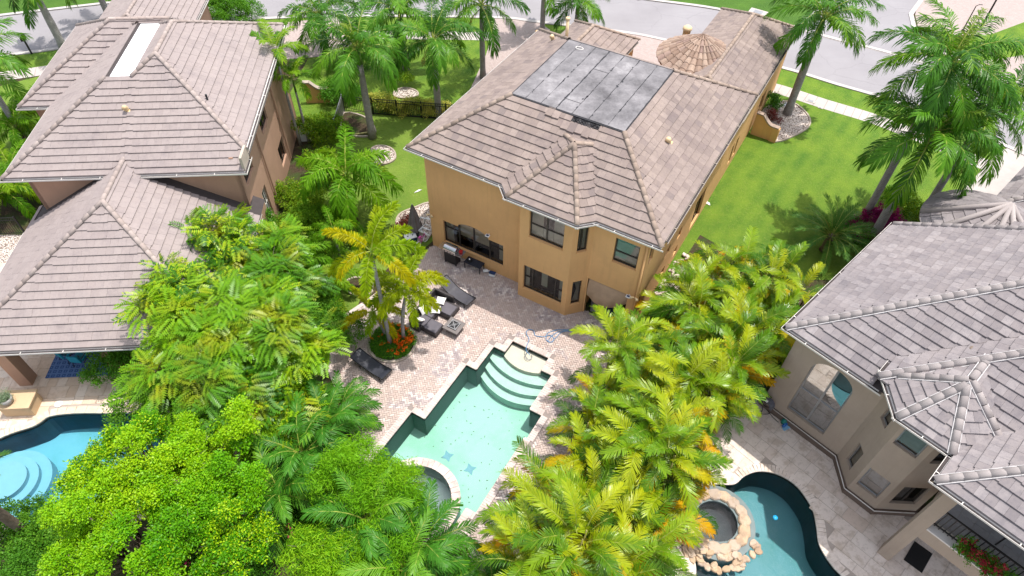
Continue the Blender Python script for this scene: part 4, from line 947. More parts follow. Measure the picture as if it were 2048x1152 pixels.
v4 = vol([(2.2, 16.1), (12, 16.1), (12, 28), (2.2, 28)], [pl((0, 1), (0, 16.1), 6.5), pl((1, 0), (2.2, 0), 6.5)])
v5 = vol([(-2.3, 33.8), (9, 33.8), (9, 47), (-2.3, 47)], [pl((0, 1), (0, 33.8), 4.2), pl((1, 0), (-2.3, 0), 4.2)])
rf3 = build_roof(H3, FR, [v1, v3, v2, v4, v5], M_TILE3, M_CAP3, tw=.30, e=.36, mortar=M_MORTAR, capr=.12)
gutter(H3, FR, [(-4.37, 26.9), (-4.37, 18.45), (-.6, 18.45)], Z3); gutter(H3, FR, [(-.87, 19.6), (-.86, 18.7), (.34, 17.37), (2.16, 17.37)], 6.5); gutter(H3, FR, [(2.2, 17.35), (2.2, 16.1), (12, 16.1)], 6.5)
MB().add([(-.87, 18.45, 5.8), (-.87, 20, 5.8), (-.87, 20, 6.45), (-.87, 18.45, 6.45)], [(3, 2, 1, 0)]).obj('side_wall', M_TAUPE, H3, FR)
soffit(H3, FR, [(-4.35, 18.47), (-.5, 18.47), (-.5, 26), (-4.35, 26)], Z3 - .17); soffit(H3, FR, [(-.84, 18.7), (.35, 17.39), (2.2, 17.39), (2.2, 16.12), (11.9, 16.12), (11.9, 24), (-.84, 24)], 6.3)
def W3(p0, p1, z0=0, z1=5.75, ops=(), pl_=True): return wall(H3, FR, p0, p1, z0, z1, list(ops), M_TAUPE, plinth=(.42, M_TAUPE2) if pl_ else None)
W3((-4.0, 26.4), (-4.0, 19.2))
m = W3((-4.0, 19.2), (-.40, 19.2), ops=[(.99, 2.72, .92, 4.72, .72)])
window(H3, m, .99, 2.72, .92, 4.72, (.52,), {0: .42, 1: .42}, M_GREYM, glass=M_GLASSM, bw=.07, arch=.72, aa=.99, bb=2.72, label='tall arched window of four panes mirroring the patio')
m = W3((-.40, 19.2), (.62, 18.18), z1=6.35, ops=[(.48, .98, 1.0, 2.4), (.48, .98, 4.3, 5.4)])
window(H3, m, .48, .98, 1.0, 2.4, glass=M_GLASS, curtain=[(0, 1, 0, 1, 'slats')], frame_=M_GREYM); window(H3, m, .48, .98, 4.3, 5.4, curtain=[(0, 1, 0, 1, 'slats')], frame_=M_GREYM)
m = W3((.62, 18.18), (1.8, 18.18), z1=6.35, ops=[(.14, .98, 1.0, 2.38), (.14, .98, 4.32, 5.36)])
window(H3, m, .14, .98, 1.0, 2.38, curtain=[(0, 1, 0, .98, 'slats')], frame_=M_GREYM, glass=M_GLASSM); window(H3, m, .14, .98, 4.32, 5.36, curtain=[(0, 1, 0, .98, 'slats')], frame_=M_GREYM)
m = W3((1.8, 18.18), (2.95, 19.3), z1=6.35, ops=[(.3, 1.3, 1.0, 2.4), (.3, 1.3, 4.3, 5.4)])
window(H3, m, .3, 1.3, 1.0, 2.4, (.5,)); window(H3, m, .3, 1.3, 4.3, 5.4)
W3((2.95, 19.3), (3.0, 21.5), z1=6.35); m = W3((3.0, 21.5), (10, 21.5), z1=6.35, ops=[(1, 4, .1, 2.4), (1, 4, 3.5, 5.6)])
window(H3, m, 1, 4, .1, 2.4, (.33, .66)); window(H3, m, 1, 4, 3.5, 5.6, (.33, .66))
# white conduit running along the plinth
MB().tube([(-4.05, 19.1, .45), (-.42, 19.08, .45), (.56, 18.06, .45), (1.84, 18.06, .45), (2.95, 19.15, .45)], .022, 8).obj('conduit', M_WHITE, H3, FR, True)
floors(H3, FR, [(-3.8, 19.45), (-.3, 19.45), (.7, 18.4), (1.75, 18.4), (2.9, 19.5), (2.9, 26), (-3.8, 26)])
MB().box(2.74, 3.2, 16.9, 17.36, .03, 6.35).obj('column', M_TAUPE, H3, FR, bevel=.012)
MB().box(3.2, 11, 16.92, 17.3, 2.42, 3.12).obj('balcony_beam', M_TAUPE, H3, FR); MB().box(3.2, 11, 16.88, 17.34, 3.12, 3.19).obj('balcony_ledge', M_WHITE, H3, FR)
MB().box(2.9, 11, 17.34, 21.5, 2.8, 3.12).obj('balcony_slab', M_TAUPE, H3, FR)
bt = MB()
gt = trav_mat('balcony_tile', [(0, (.30, .31, .34)), (1, (.36, .37, .40))], (.26, .27, .30))
for a in range(14):
    for b in range(8): MB().box(0, .49, 0, .49, 0, .015).obj('balcony_tile', gt, H3, FR @ T(3.25 + a * .5, 17.36 + b * .5, 3.13))
rail = thing('balcony_railing', 'black iron balusters railing along the taupe house balcony', 'railing', FR @ T(3.3, 17.05, 3.19))
MB().bar((3.22, 17.12, 4.26), (9, 17.12, 4.26), .06, .045).obj('handrail', M_BLACK, rail, FR); MB().bar((3.22, 17.12, 3.36), (9, 17.12, 3.36), .05, .03).obj('bottom_rail', M_BLACK, rail, FR)
bal = MB().bar((0, 0, 0), (0, 0, .98), .028).add(*(lambda: ([(-.03, -.03, .1), (.03, -.03, .1), (.03, .03, .1), (-.03, .03, .1), (-.03, -.03, .16), (.03, -.03, .16), (.03, .03, .16), (-.03, .03, .16)], [(0, 1, 5, 4), (1, 2, 6, 5), (2, 3, 7, 6), (3, 0, 4, 7), (4, 5, 6, 7), (3, 2, 1, 0)]))()).mesh('baluster', M_BLACK)
for k in range(36): new_obj('baluster', bal, rail, FR @ T(3.3 + k * .155, 17.12, 3.25))
turret(H3, FR, (-1.4, 31.7), 3.0, 4.4, 6.15, M_TILE3, True, n_rows=8, barrel=False, wallmat=M_TAUPE)
for k in range(6):      # sealed hips of the turret
    a = R(200 + k * 28); A = Vector((-1.4 + 3.0 * math.cos(a), 31.7 + 3.0 * math.sin(a), 4.48)); B = Vector((-1.4, 31.7, 6.24)); 
    MB().tube([A, B], [.16, .10], 8).obj('turret_hip', M_CAP3, H3, FR, True)
rooftop_vent('roof_vent', 'small square brown vent on the front slope of the taupe house roof', FR, (-.2 + 1.0, 20.9), 7.3, .16, .09, plain('rusty_vent', (.22, .17, .13), .7), False, group='roof vents')
for v_ in (v_main,): pass
# ================================================================== VEGETATION
LM_ROYAL = leaf_mat('royal_frond', [(0, (0.032, 0.116, 0.007)), (.4, (0.055, 0.177, 0.010)), (.8, (0.098, 0.256, 0.012)), (1, (0.146, 0.293, 0.015))], .30, .38, .4)
LM_ROYALY = leaf_mat('royal_frond_young', [(0, (.12, .22, .02)), (1, (.20, .28, .03))], .35)
LM_DEAD = leaf_mat('dead_frond', [(0, (.20, .10, .03)), (1, (.30, .16, .05))], .15, .8, .1)
LM_FOX = leaf_mat('foxtail_frond', [(0, (.30, .36, .006)), (.35, (.20, .33, .006)), (.65, (.38, .40, .006)), (1, (.50, .42, .006))], .35)
LM_FOXG = leaf_mat('foxtail_green', [(0, (.07, .20, .006)), (.5, (.12, .28, .008)), (1, (.20, .33, .01))], .35)
LM_AREC = leaf_mat('areca_frond', [(0, (.055, .15, .004)), (.2, (.11, .23, .005)), (.45, (.20, .31, .006)), (.7, (.34, .37, .006)), (.88, (.22, .31, .005)), (1, (.06, .16, .005))], .16, .33, .6)
LM_ARECD = leaf_mat('areca_frond_dark', [(0, (.03, .11, .005)), (.6, (.055, .16, .006)), (1, (.09, .21, .008))], .3, .36, .4)
LM_ARECY = leaf_mat('areca_frond_yellow', [(0, (.40, .36, .006)), (.4, (.46, .34, .006)), (.7, (.55, .26, .006)), (1, (.50, .42, .008))], .25)
LM_MAJ = leaf_mat('majesty_frond', [(0, (0.037, 0.146, 0.010)), (.5, (0.061, 0.207, 0.015)), (1, (0.146, 0.317, 0.018))], .28, .4, .35)
LM_DATE = leaf_mat('date_frond', [(0, (.04, .13, .02)), (1, (.11, .23, .03))], .25)
LM_PIN = leaf_mat('compound_leaf', [(0, (0.035, 0.142, 0.005)), (.35, (0.077, 0.224, 0.006)), (.7, (0.142, 0.319, 0.006)), (.92, (0.212, 0.378, 0.007)), (1, (0.330, 0.413, 0.009))], .26, .36, .55, big=(.7, (.42, .36, .01), .5))
LM_FINE = leaf_mat('small_leaf', [(0, (0.059, 0.224, 0.004)), (.3, (0.118, 0.342, 0.005)), (.6, (0.224, 0.448, 0.006)), (1, (0.354, 0.519, 0.007))], .30, .4, .35)
LM_BAM = leaf_mat('bamboo_leaf', [(0, (0.098, 0.281, 0.007)), (.5, (0.171, 0.390, 0.010)), (1, (0.268, 0.464, 0.012))], .35)
LM_SHRUB = leaf_mat('shrub_leaf', [(0, (0.043, 0.146, 0.012)), (.5, (0.073, 0.220, 0.015)), (1, (0.134, 0.293, 0.018))], .3)
LM_SHRUBB = leaf_mat('bright_shrub_leaf', [(0, (.08, .21, .01)), (.6, (.13, .28, .015)), (1, (.26, .34, .02))], .35)
LM_CROT = leaf_mat('croton_leaf', [(0, (.40, .40, .06)), (.6, (.62, .56, .14)), (1, (.12, .22, .02))], .3)
LM_RED = leaf_mat('red_leaf', [(0, (.16, .02, .03)), (.6, (.10, .06, .02)), (1, (.22, .05, .05))], .2)
LM_PURP = leaf_mat('purple_bract', [(0, (.20, .01, .10)), (1, (.34, .02, .16))], .3)
LM_PINK = leaf_mat('pink_bract', [(0, (.65, .02, .14)), (1, (.75, .05, .22))], .3)
LM_ORFL = leaf_mat('orange_petal', [(0, (.75, .08, .01)), (1, (.85, .22, .01))], .25)
def trunk_mat(name, a, b, rings=3.2):
    q = NT(name); p = q.pos(); w = q.new('ShaderNodeTexWave', bands_direction='Z'); q.l.new(p, w.inputs[0]); w.inputs['Scale'].default_value = rings; w.inputs['Distortion'].default_value = .6
    n = q.noise(p, 5, 5, .7); c = q.mix(q.ramp(n, [(.35, (0, 0, 0)), (.7, (1, 1, 1))]), a, b); c = q.mix(q.math('MULTIPLY', q.ramp(w.outputs['Fac'], [(.0, (1, 1, 1)), (.25, (0, 0, 0))]), .45), c, tuple(x * .45 for x in a)); q.bump(w.outputs['Fac'], .5, .02); return q.fin(c, .85, .2)
M_TRK = trunk_mat('royal_palm_trunk', (.27, .25, .25), (.40, .38, .37)); M_TRKB = trunk_mat('brown_palm_trunk', (.12, .09, .065), (.22, .17, .13), 5); M_SHAFT = plain('crownshaft', (.10, .19, .04), .4, var=.25); M_BARK = trunk_mat('tree_bark', (.10, .075, .055), (.20, .16, .12), 1.0); M_CANE = plain('palm_cane', (.26, .24, .07), .5, var=.3)

def frond_mesh(name, mat, L, n, ll, lw, a0, arch, sweep=(78, 28), vee=10, ldroop=.35, plume=0, pet=.12, seed=0, rach=.022, prof=.55, rm=None, twist=0):
    g = np.random.default_rng(seed); K = 16; ts = np.linspace(0, 1, K); th = R(a0) - R(arch) * ts ** 1.15
    P = np.zeros((K, 3)); dd = L / (K - 1)
    for k in range(1, K): P[k] = P[k - 1] + dd * np.array([math.cos(th[k - 1]), 0, math.sin(th[k - 1])])
    P[:, 1] += twist * ts ** 2
    V, Fc, Rn, MI = [], [], [], []
    for k in range(n):
        for sd in (-1, 1):
            t = pet + (1 - pet) * (k + .5 * (sd > 0) + .3 * g.random()) / n; t = min(t, .999)
            x = t * (K - 1); i = min(int(x), K - 2); f = x - i; b = P[i] * (1 - f) + P[i + 1] * f; Tn = P[i + 1] - P[i]; Tn = Tn / np.linalg.norm(Tn)
            N = np.array([-Tn[2], 0, Tn[0]]); S = np.array([0, sd, 0.])
            sw = R(sweep[0] + (sweep[1] - sweep[0]) * t + g.normal(0, 4)); v = R(vee + g.normal(0, 4) + (g.uniform(-plume, plume)))
            d = math.cos(sw) * Tn + math.sin(sw) * (math.cos(v) * S + math.sin(v) * N)
            l = ll * (math.sin(math.pi * (.10 + .86 * (t - pet) / (1 - pet) * .93)) ** prof) * g.uniform(.88, 1.1); w = lw * g.uniform(.85, 1.15)
            wv = Tn - d * (Tn @ d); wv /= (np.linalg.norm(wv) + 1e-6); dz = np.array([0, 0, -1.0]) * ldroop * l * g.uniform(.7, 1.3)
            m1 = b + d * l * .45 + dz * .18; tip = b + d * l * (1 - .22 * abs(ldroop)) + dz; m2 = b + d * l * .78 + dz * .58
            q = len(V); V += [b - wv * w * .25, b + wv * w * .25, m1 + wv * w * .5, m1 - wv * w * .5, m2 + wv * w * .36, m2 - wv * w * .36, tip]
            Fc += [(q, q + 1, q + 2, q + 3), (q + 3, q + 2, q + 4, q + 5), (q + 5, q + 4, q + 6)]; Rn += [float(g.random() * .12)] * 3; MI += [0] * 3
    mb = MB(); mb.v = [tuple(map(float, v)) for v in V]; mb.f = Fc; mb.r = Rn; mb.m = MI
    mb.tube([tuple(p) for p in P[::3]], [rach * (1.25 - 1.05 * t) for t in ts[::3]], 4, 1, 0.0, False)
    return mb.mesh(name, [mat, rm or M_CANE])
M_RACH = plain('pale_rachis', (.30, .34, .06), .5)
def fset(name, mat, specs, **k): return [frond_mesh(name, mat, seed=i + 11, **{**k, **s}) for i, s in enumerate(specs)]
ROYAL = dict(up=fset('frond', LM_ROYAL, [dict(a0=68, arch=75), dict(a0=60, arch=88)], L=3.2, n=76, ll=.74, lw=.05, plume=38, ldroop=.4, rm=M_RACH, rach=.035),
             mid=fset('frond', LM_ROYAL, [dict(a0=36, arch=92), dict(a0=26, arch=86), dict(a0=42, arch=100, twist=.4)], L=3.4, n=80, ll=.80, lw=.05, plume=34, ldroop=.5, rm=M_RACH, rach=.035),
             low=fset('frond', LM_ROYAL, [dict(a0=2, arch=82), dict(a0=-12, arch=66, twist=-.3)], L=3.2, n=76, ll=.74, lw=.05, plume=28, ldroop=.6, rm=M_RACH, rach=.035),
             young=fset('frond', LM_ROYALY, [dict(a0=80, arch=60)], L=2.3, n=50, ll=.5, lw=.04, plume=45, ldroop=.5, rm=M_RACH, rach=.03),
             dead=fset('frond', LM_DEAD, [dict(a0=-40, arch=45)], L=2.6, n=40, ll=.4, lw=.03, plume=40, ldroop=.9, rm=M_BARK))
FOX = {k: fset('frond', m, sp, L=1.9, n=150, ll=.34, lw=.032, plume=80, ldroop=.2, rm=M_RACH, sweep=(80, 40), prof=.4) for k, m, sp in (('up', LM_FOX, [dict(a0=62, arch=75)]), ('mid', LM_FOX, [dict(a0=38, arch=92), dict(a0=28, arch=88)]), ('low', LM_FOX, [dict(a0=6, arch=78)]))}
FOXG = {k: fset('frond', m, sp, L=2.0, n=80, ll=.48, lw=.04, plume=55, ldroop=.55, rm=M_RACH, sweep=(80, 40), prof=.4) for k, m, sp in (('up', LM_FOXG, [dict(a0=62, arch=82)]), ('mid', LM_FOXG, [dict(a0=40, arch=100), dict(a0=30, arch=95)]), ('low', LM_FOXG, [dict(a0=8, arch=92)]))}
XMAS = {k: fset('frond', LM_FOXG, sp, L=1.7, n=52, ll=.46, lw=.036, plume=12, ldroop=.35, rm=M_RACH, vee=14) for k, sp in (('up', [dict(a0=70, arch=75)]), ('mid', [dict(a0=45, arch=95)]), ('low', [dict(a0=15, arch=85)]))}
AREC = {'g': fset('frond', LM_AREC, [dict(a0=82, arch=92), dict(a0=70, arch=98), dict(a0=62, arch=108, twist=.35), dict(a0=52, arch=95, twist=-.3)], L=1.95, n=46, ll=.50, lw=.029, vee=26, ldroop=.22, rm=M_RACH, sweep=(66, 30)),
        'd': fset('frond', LM_ARECD, [dict(a0=50, arch=105), dict(a0=36, arch=95)], L=1.9, n=38, ll=.48, lw=.027, vee=12, ldroop=.4, rm=M_RACH, sweep=(66, 30)),
        'y': fset('frond', LM_ARECY, [dict(a0=60, arch=95), dict(a0=44, arch=85)], L=1.6, n=46, ll=.42, lw=.028, vee=15, ldroop=.3, rm=M_RACH, sweep=(62, 30))}
DEADA = fset('frond', LM_DEAD, [dict(a0=20, arch=95)], L=1.5, n=30, ll=.38, lw=.02, vee=-10, ldroop=.8, rm=M_BARK)
MAJ = {k: fset('frond', LM_MAJ, sp, L=2.1, n=44, ll=.58, lw=.034, plume=8, ldroop=.65, rm=M_RACH, vee=8, sweep=(62, 25)) for k, sp in (('up', [dict(a0=72, arch=70)]), ('mid', [dict(a0=48, arch=88), dict(a0=38, arch=80)]), ('low', [dict(a0=14, arch=60)]))}
DATE = {k: fset('frond', LM_DATE, sp, L=1.9, n=50, ll=.36, lw=.022, plume=22, ldroop=.05, rm=M_RACH, vee=18, sweep=(58, 30)) for k, sp in (('up', [dict(a0=68, arch=50)]), ('mid', [dict(a0=40, arch=62)]), ('low', [dict(a0=10, arch=50)]))}

def crown(root, M, kit, nf, seed, sc=1.0, young=0, dead=0):
    g = np.random.default_rng(seed); az = g.random() * 6.28
    for k in range(nf):
        t = k / max(1, nf - 1); key = 'up' if t < .28 else ('mid' if t < .74 else 'low'); ms = kit[key]; me = ms[g.integers(len(ms))]; az += 2.399 + g.normal(0, .12)
        new_obj('frond', me, root, M @ Matrix.Rotation(az, 4, 'Z') @ Matrix.Translation((.06, 0, -.05 - .22 * t)) @ Matrix.Rotation(g.normal(0, .12), 4, 'X') @ Matrix.Rotation(g.normal(0, .07), 4, 'Y') @ Matrix.Scale(sc * g.uniform(.86, 1.06), 4))
    for k in range(young): new_obj('frond', kit['young'][0], root, M @ Matrix.Rotation(g.random() * 6.3, 4, 'Z') @ Matrix.Rotation(g.normal(0, .1), 4, 'Y') @ Matrix.Scale(sc, 4))
    for k in range(dead): new_obj('frond', kit['dead'][0], root, M @ T(0, 0, -.4) @ Matrix.Rotation(g.random() * 6.3, 4, 'Z') @ Matrix.Scale(sc * .8, 4))
def palm(name, label, x, y, h, kit, nf=15, seed=1, sc=1.0, r=.17, lean=(0, 0), tm=None, shaft=1.1, group=None, young=0, dead=0, base=0.0):
    t = thing(name, label, 'palm tree', T(x, y, base), group); sh = shaft
    pts = [(lean[0] * f * f, lean[1] * f * f, (h - sh) * f) for f in np.linspace(0, 1, 7)]
    MB().tube(pts, [r * 1.45, r * 1.12, r * 1.1, r * 1.12, r * 1.02, r * .92, r * .82], 12).obj('trunk', tm or M_TRK, t, T(x, y, base), True)
    top = pts[-1]
    if sh > .1: MB().tube([top, (top[0], top[1], top[2] + sh * .3), (top[0], top[1], top[2] + sh)], [r * .95, r * .9, r * .42], 10).obj('crownshaft', M_SHAFT, t, T(x, y, base), True)
    crown(t, T(x + top[0], y + top[1], base + top[2] + sh), kit, nf, seed, sc, young, dead)
    return t
def zat(g, py):
    lo, hi = -3, 25
    for _ in range(40):
        m = (lo + hi) / 2
        if pj((g[0], g[1], m))[1] > py: lo = m
        else: hi = m
    return lo
def palm_px(label, base, topy, kit, name='royal_palm', **k):
    g = at(*base); return palm(name, label, g[0], g[1], zat(g, topy), kit, **k)
RG = 'tall grey trunked palms'
palm_px('tall grey trunked royal palm beside the black gate in the side yard', (745, 275), 92, ROYAL, nf=19, seed=3, young=1, group=RG, r=.2)
palm_px('tall grey trunked royal palm with a hanging brown frond behind the iron fence', (878, 235), 76, ROYAL, nf=18, seed=5, dead=1, group=RG, sc=.95, r=.19)
palm_px('royal palm on the front lawn left of the driveway, nearest the top left sidewalk', (655, 108), 22, ROYAL, nf=17, seed=8, group=RG, sc=.95)
palm_px('royal palm on the front lawn between the two fence palms', (812, 140), 18, ROYAL, nf=18, seed=9, group=RG, sc=1.0)
palm_px('royal palm with brown and orange dead fronds beside the paver driveway', (966, 156), 4, ROYAL, nf=13, seed=12, dead=3, group=RG, sc=.95)
palm_px('royal palm at the street verge beyond the driveway, its crown above the picture', (1084, 68), -62, ROYAL, nf=14, seed=14, group=RG, sc=1.0)
palm_px('drooping palm at the street verge just behind the ridge of the orange house', (1150, 78), -2, ROYAL, nf=16, seed=16, dead=2, group=RG, sc=.78)
palm_px('single royal palm rising from the white pebble bed right of the orange house', (1574, 228), 32, ROYAL, nf=18, seed=21, group=RG, sc=1.0, r=.22, lean=(.15, .2))
palm_px('nearest royal palm on the right lawn, with bright grey leaning trunk', (1738, 487), 262, ROYAL, nf=21, seed=23, young=1, group=RG, sc=1.05, r=.21)
palm_px('tallest royal palm on the right lawn, its thin dark trunk left of the bright one', (1722, 447), 118, ROYAL, nf=22, seed=25, group=RG, sc=1.08, r=.17, young=1)
palm_px('royal palm right of the two right lawn palms, over the taupe house turret', (1840, 436), 215, ROYAL, nf=20, seed=28, group=RG, sc=1.0, young=2)
palm_px('royal palm on the verge at the left, its trunk crossing the street', (128, 96), -38, ROYAL, nf=12, seed=31, group=RG, r=.24)
palm_px('royal palm on the verge behind the left house roof, second from the left', (222, 42), -60, ROYAL, nf=12, seed=33, group=RG, r=.2, dead=1)
palm_px('royal palm at the far left edge, its trunk beside the left house', (60, 294), 120, ROYAL, nf=12, seed=35, group=RG, r=.16)
XG = 'slim palms beside the left house'
palm_px('slim christmas palm against the left house side wall, nearer the window', (601, 290), 96, XMAS, 'christmas_palm', nf=12, seed=41, r=.075, group=XG, sc=1.1)
palm_px('slim christmas palm against the left house side wall, nearer the air conditioner', (618, 285), 150, XMAS, 'christmas_palm', nf=11, seed=42, r=.07, group=XG)
palm_px('green foxtail palm with a straight bare spear in the side yard lawn', (712, 442), 345, FOXG, 'foxtail_palm', nf=17, seed=44, r=.11, tm=M_TRKB, sc=1.45, shaft=.6)
palm_px('small slim foxtail palm left of the yellow palms', (684, 530), 452, FOXG, 'foxtail_palm', nf=9, seed=45, r=.06, sc=.7, shaft=.3)
FGp = 'yellow green foxtail palms in the round flower bed'
palm_px('yellow foxtail palm with the higher crown in the round flower bed', (781, 690), 497, FOX, 'foxtail_palm', nf=12, seed=47, r=.085, group=FGp, sc=1.1, shaft=.5)
g_ = at(808, 680); palm('foxtail_palm', 'yellow foxtail palm with the lower right crown, leaning from the round flower bed', g_[0], g_[1], zat(g_, 572), FOX, nf=17, seed=49, r=.08, lean=(.5, .1), group=FGp, sc=1.0, shaft=.4)
g_ = at(770, 672); palm('foxtail_palm', 'lowest yellow foxtail palm, its fronds hanging over the left of the round bed', g_[0], g_[1], 1.9, FOX, nf=11, seed=52, r=.06, lean=(-.35, .1), group=FGp, sc=.85, shaft=.3)
g_ = at(1648, 500); palm('date_palm', 'dark green date palm with feathery crown on the right lawn', g_[0], g_[1], 1.2, DATE, nf=34, seed=55, r=.2, tm=M_TRKB, sc=1.2, shaft=0)
g_ = at(100, 1080); palm('fan_palm', 'rough brown trunked palm leaning in over the left blue pool', g_[0] - .5, g_[1], 5.0, DATE, nf=16, seed=57, r=.16, tm=M_TRKB, sc=.9, shaft=0, lean=(-.4, .1))
MG = 'dark green majesty palms by the near hedge'
for k, (lab, px, py, z, sc) in enumerate([('majesty palm at the left corner of the brick patio', 678, 815, 1.1, .85), ('majesty palm leaning over the flowering shrubs, left of the bamboo', 600, 905, 2.2, 1.1), ('majesty palm left of the bamboo, nearest the bright green tree', 560, 985, 2.0, 1.05), ('majesty palm in front of the bamboo, at the bottom centre left', 735, 1040, 2.4, 1.15), ('majesty palm in front of the spa', 845, 1085, 2.0, 1.05), ('majesty palm at the bottom edge below the spa', 810, 1140, 2.0, 1.15), ('majesty palm at the bottom edge beside the wooden plank', 880, 1175, 1.0, .8), ('majesty palm just below the patio corner majesty palm', 650, 850, 2.0, 1.0), ('small majesty palm at the bottom edge between patio gap and areca hedge', 985, 1165, .8, .7)]):
    p = at(px, py, z); palm('majesty_palm', 'dark green ' + lab, p[0], p[1], z, MAJ, nf=20, seed=60 + k, r=.10, tm=M_TRKB, sc=sc, shaft=0, group=MG)
LGp = 'palms at the left edge'
for k, (lab, px, py, z) in enumerate([('green clumping palm behind the left fence gate', 30, 250, 2.0), ('green clumping palm under the front left corner of the left house roof', 20, 330, 2.0), ('yellowish clumping palm at the left edge, lowest of its row', 5, 375, 1.6), ('clumping palm beside the front lawn at the left edge', 60, 215, 1.8)]):
    p = at(px, py, z); palm('clumping_palm', lab, p[0], p[1], z, FOXG, nf=16, seed=80 + k, r=.07, sc=1.0, shaft=0, group=LGp, tm=M_TRKB)

# ---- areca hedge
def areca(label, x, y, h, seed, nf=20, fy=.12, fd=.25, sc=1.0, spread=.45, group='areca palm clumps of the right hedge', name='areca_palm'):
    g = np.random.default_rng(seed); t = thing(name, label, 'palm clump', T(x, y), group)
    cane = MB()
    for k in range(5):
        a = g.random() * 6.28; d = spread * g.random(); px, py = x + d * math.cos(a), y + d * math.sin(a)
        MB().tube([(px - x, py - y, 0), (px - x + .1 * math.cos(a), py - y + .1 * math.sin(a), h * .85)], [.045, .03], 6).obj('cane', M_CANE, t, T(x, y), True)
    for k in range(nf):
        a = g.random() * 6.28 + k * 2.4; d = spread * math.sqrt(g.random()); q = g.random(); kk = 'y' if q < fy else ('d' if q < fy + fd else 'g')
        ms = AREC[kk]; me = ms[g.integers(len(ms))]; z = h * (g.uniform(.62, .92) if kk == 'g' else g.uniform(.4, .75))
        if g.random() < .05: me = DEADA[0]; z = h * .45
        new_obj('frond', me, t, T(x + d * math.cos(a), y + d * math.sin(a), z, a) @ Matrix.Rotation(g.normal(0, .2), 4, 'X') @ Matrix.Rotation(g.normal(.0, .15), 4, 'Y') @ Matrix.Scale(sc * g.uniform(.8, 1.1), 4))
    return t
AREA = [(1200, 740), (1235, 700), (1300, 665), (1345, 610), (1400, 545), (1480, 525), (1540, 570), (1545, 650), (1490, 720), (1440, 790), (1400, 840), (1372, 920), (1335, 1000), (1290, 1090), (1275, 1180), (1060, 1180), (1065, 1100), (1090, 1020), (1110, 940), (1150, 870), (1180, 800)]
AW = [tuple(at(px, py, 2.6)[:2]) for px, py in AREA]
pts = []; g = np.random.default_rng(5); xs_ = [p[0] for p in AW]; ys_ = [p[1] for p in AW]; tries = 0
while tries < 9000:
    tries += 1; p = (g.uniform(min(xs_), max(xs_)), g.uniform(min(ys_), max(ys_)))
    if inpoly(p, AW) and all(math.dist(p, q) > 1.12 for q in pts): pts.append(p)
pts.sort(key=lambda p: (round(p[1]), p[0]))
print('areca clumps', len(pts))
BANDS = [(600, 'by the date palm shadow'), (680, 'level with the porch corner'), (760, 'level with the pool steps'), (850, 'level with the wall hose hood'), (940, 'level with mid pool'), (1030, 'level with the stone ringed spa'), (1110, 'level with the timber plank'), (3000, 'along the bottom edge')]
ORD = 'first second third fourth fifth sixth seventh eighth ninth tenth eleventh twelfth thirteenth'.split()
info = []
for p in pts: px, py = pj((*p, 3)); b_ = next(i for i, (y, _) in enumerate(BANDS) if py < y); info.append([p, px, py, b_])
info.sort(key=lambda q: (q[3], q[1]))
cnt_ = {}
for k, (p, px, py, b_) in enumerate(info):
    i_ = cnt_.get(b_, 0); cnt_[b_] = i_ + 1; col = ['yellow green', 'bright green', 'orange tipped', 'mixed green'][k % 4]
    areca(f'{col} areca clump, {ORD[i_]} from left, {BANDS[b_][1]}', p[0], p[1], g.uniform(2.2, 4.3), 100 + k, nf=28, fy=(.20, .12, .48, .28)[k % 4], fd=(.1, .2, .1, .35)[k % 4], sc=g.uniform(.85, 1.1))
for k, (px, py, z, lab) in enumerate([(1560, 560, 1.8, 'dark green areca clump between the hedge and the taupe house wall'), (1600, 590, 1.5, 'dark green areca clump below the date palm'), (1620, 640, 1.6, 'dark areca clump against the taupe house side wall'), (1520, 640, 2.2, 'areca clump filling the gap beside the taupe house'), (1560, 520, 1.6, 'areca clump at the lawn edge below the palm shadow'), (1545, 700, 1.0, 'shaded areca clump behind the black side fence')]):
    p = at(px, py, z); areca(lab, p[0], p[1], z + .6, 300 + k, nf=20, fy=.0, fd=.9, sc=.9, group='dark palms beside the taupe house')

# ---- scattered foliage
def tmpl_puff(n, r, l, w, seed, flat=.7, droop=0.0, updir=.6):
    g = np.random.default_rng(seed); V, Fc, Rn = [], [], []
    for k in range(n):
        d = g.normal(0, 1, 3); d /= np.linalg.norm(d); c = d * r * g.random() ** .45; c[2] *= flat
        nrm = g.normal(0, .55, 3) + np.array([0, 0, updir]) + d * .35; nrm /= np.linalg.norm(nrm); a = np.cross(nrm, g.normal(0, 1, 3)); a /= np.linalg.norm(a)
        a = a + np.array([0, 0, -droop]); a /= np.linalg.norm(a); b = np.cross(nrm, a); b /= (np.linalg.norm(b) + 1e-6); L = l * g.uniform(.7, 1.2); W = w * g.uniform(.7, 1.2)
        q = len(V); V += [c, c + a * L * .5 + b * W * .5, c + a * L, c + a * L * .5 - b * W * .5]; Fc.append((q, q + 1, q + 2, q + 3)); Rn.append(g.random() * .35)
    return np.array(V), np.array(Fc), np.array(Rn)
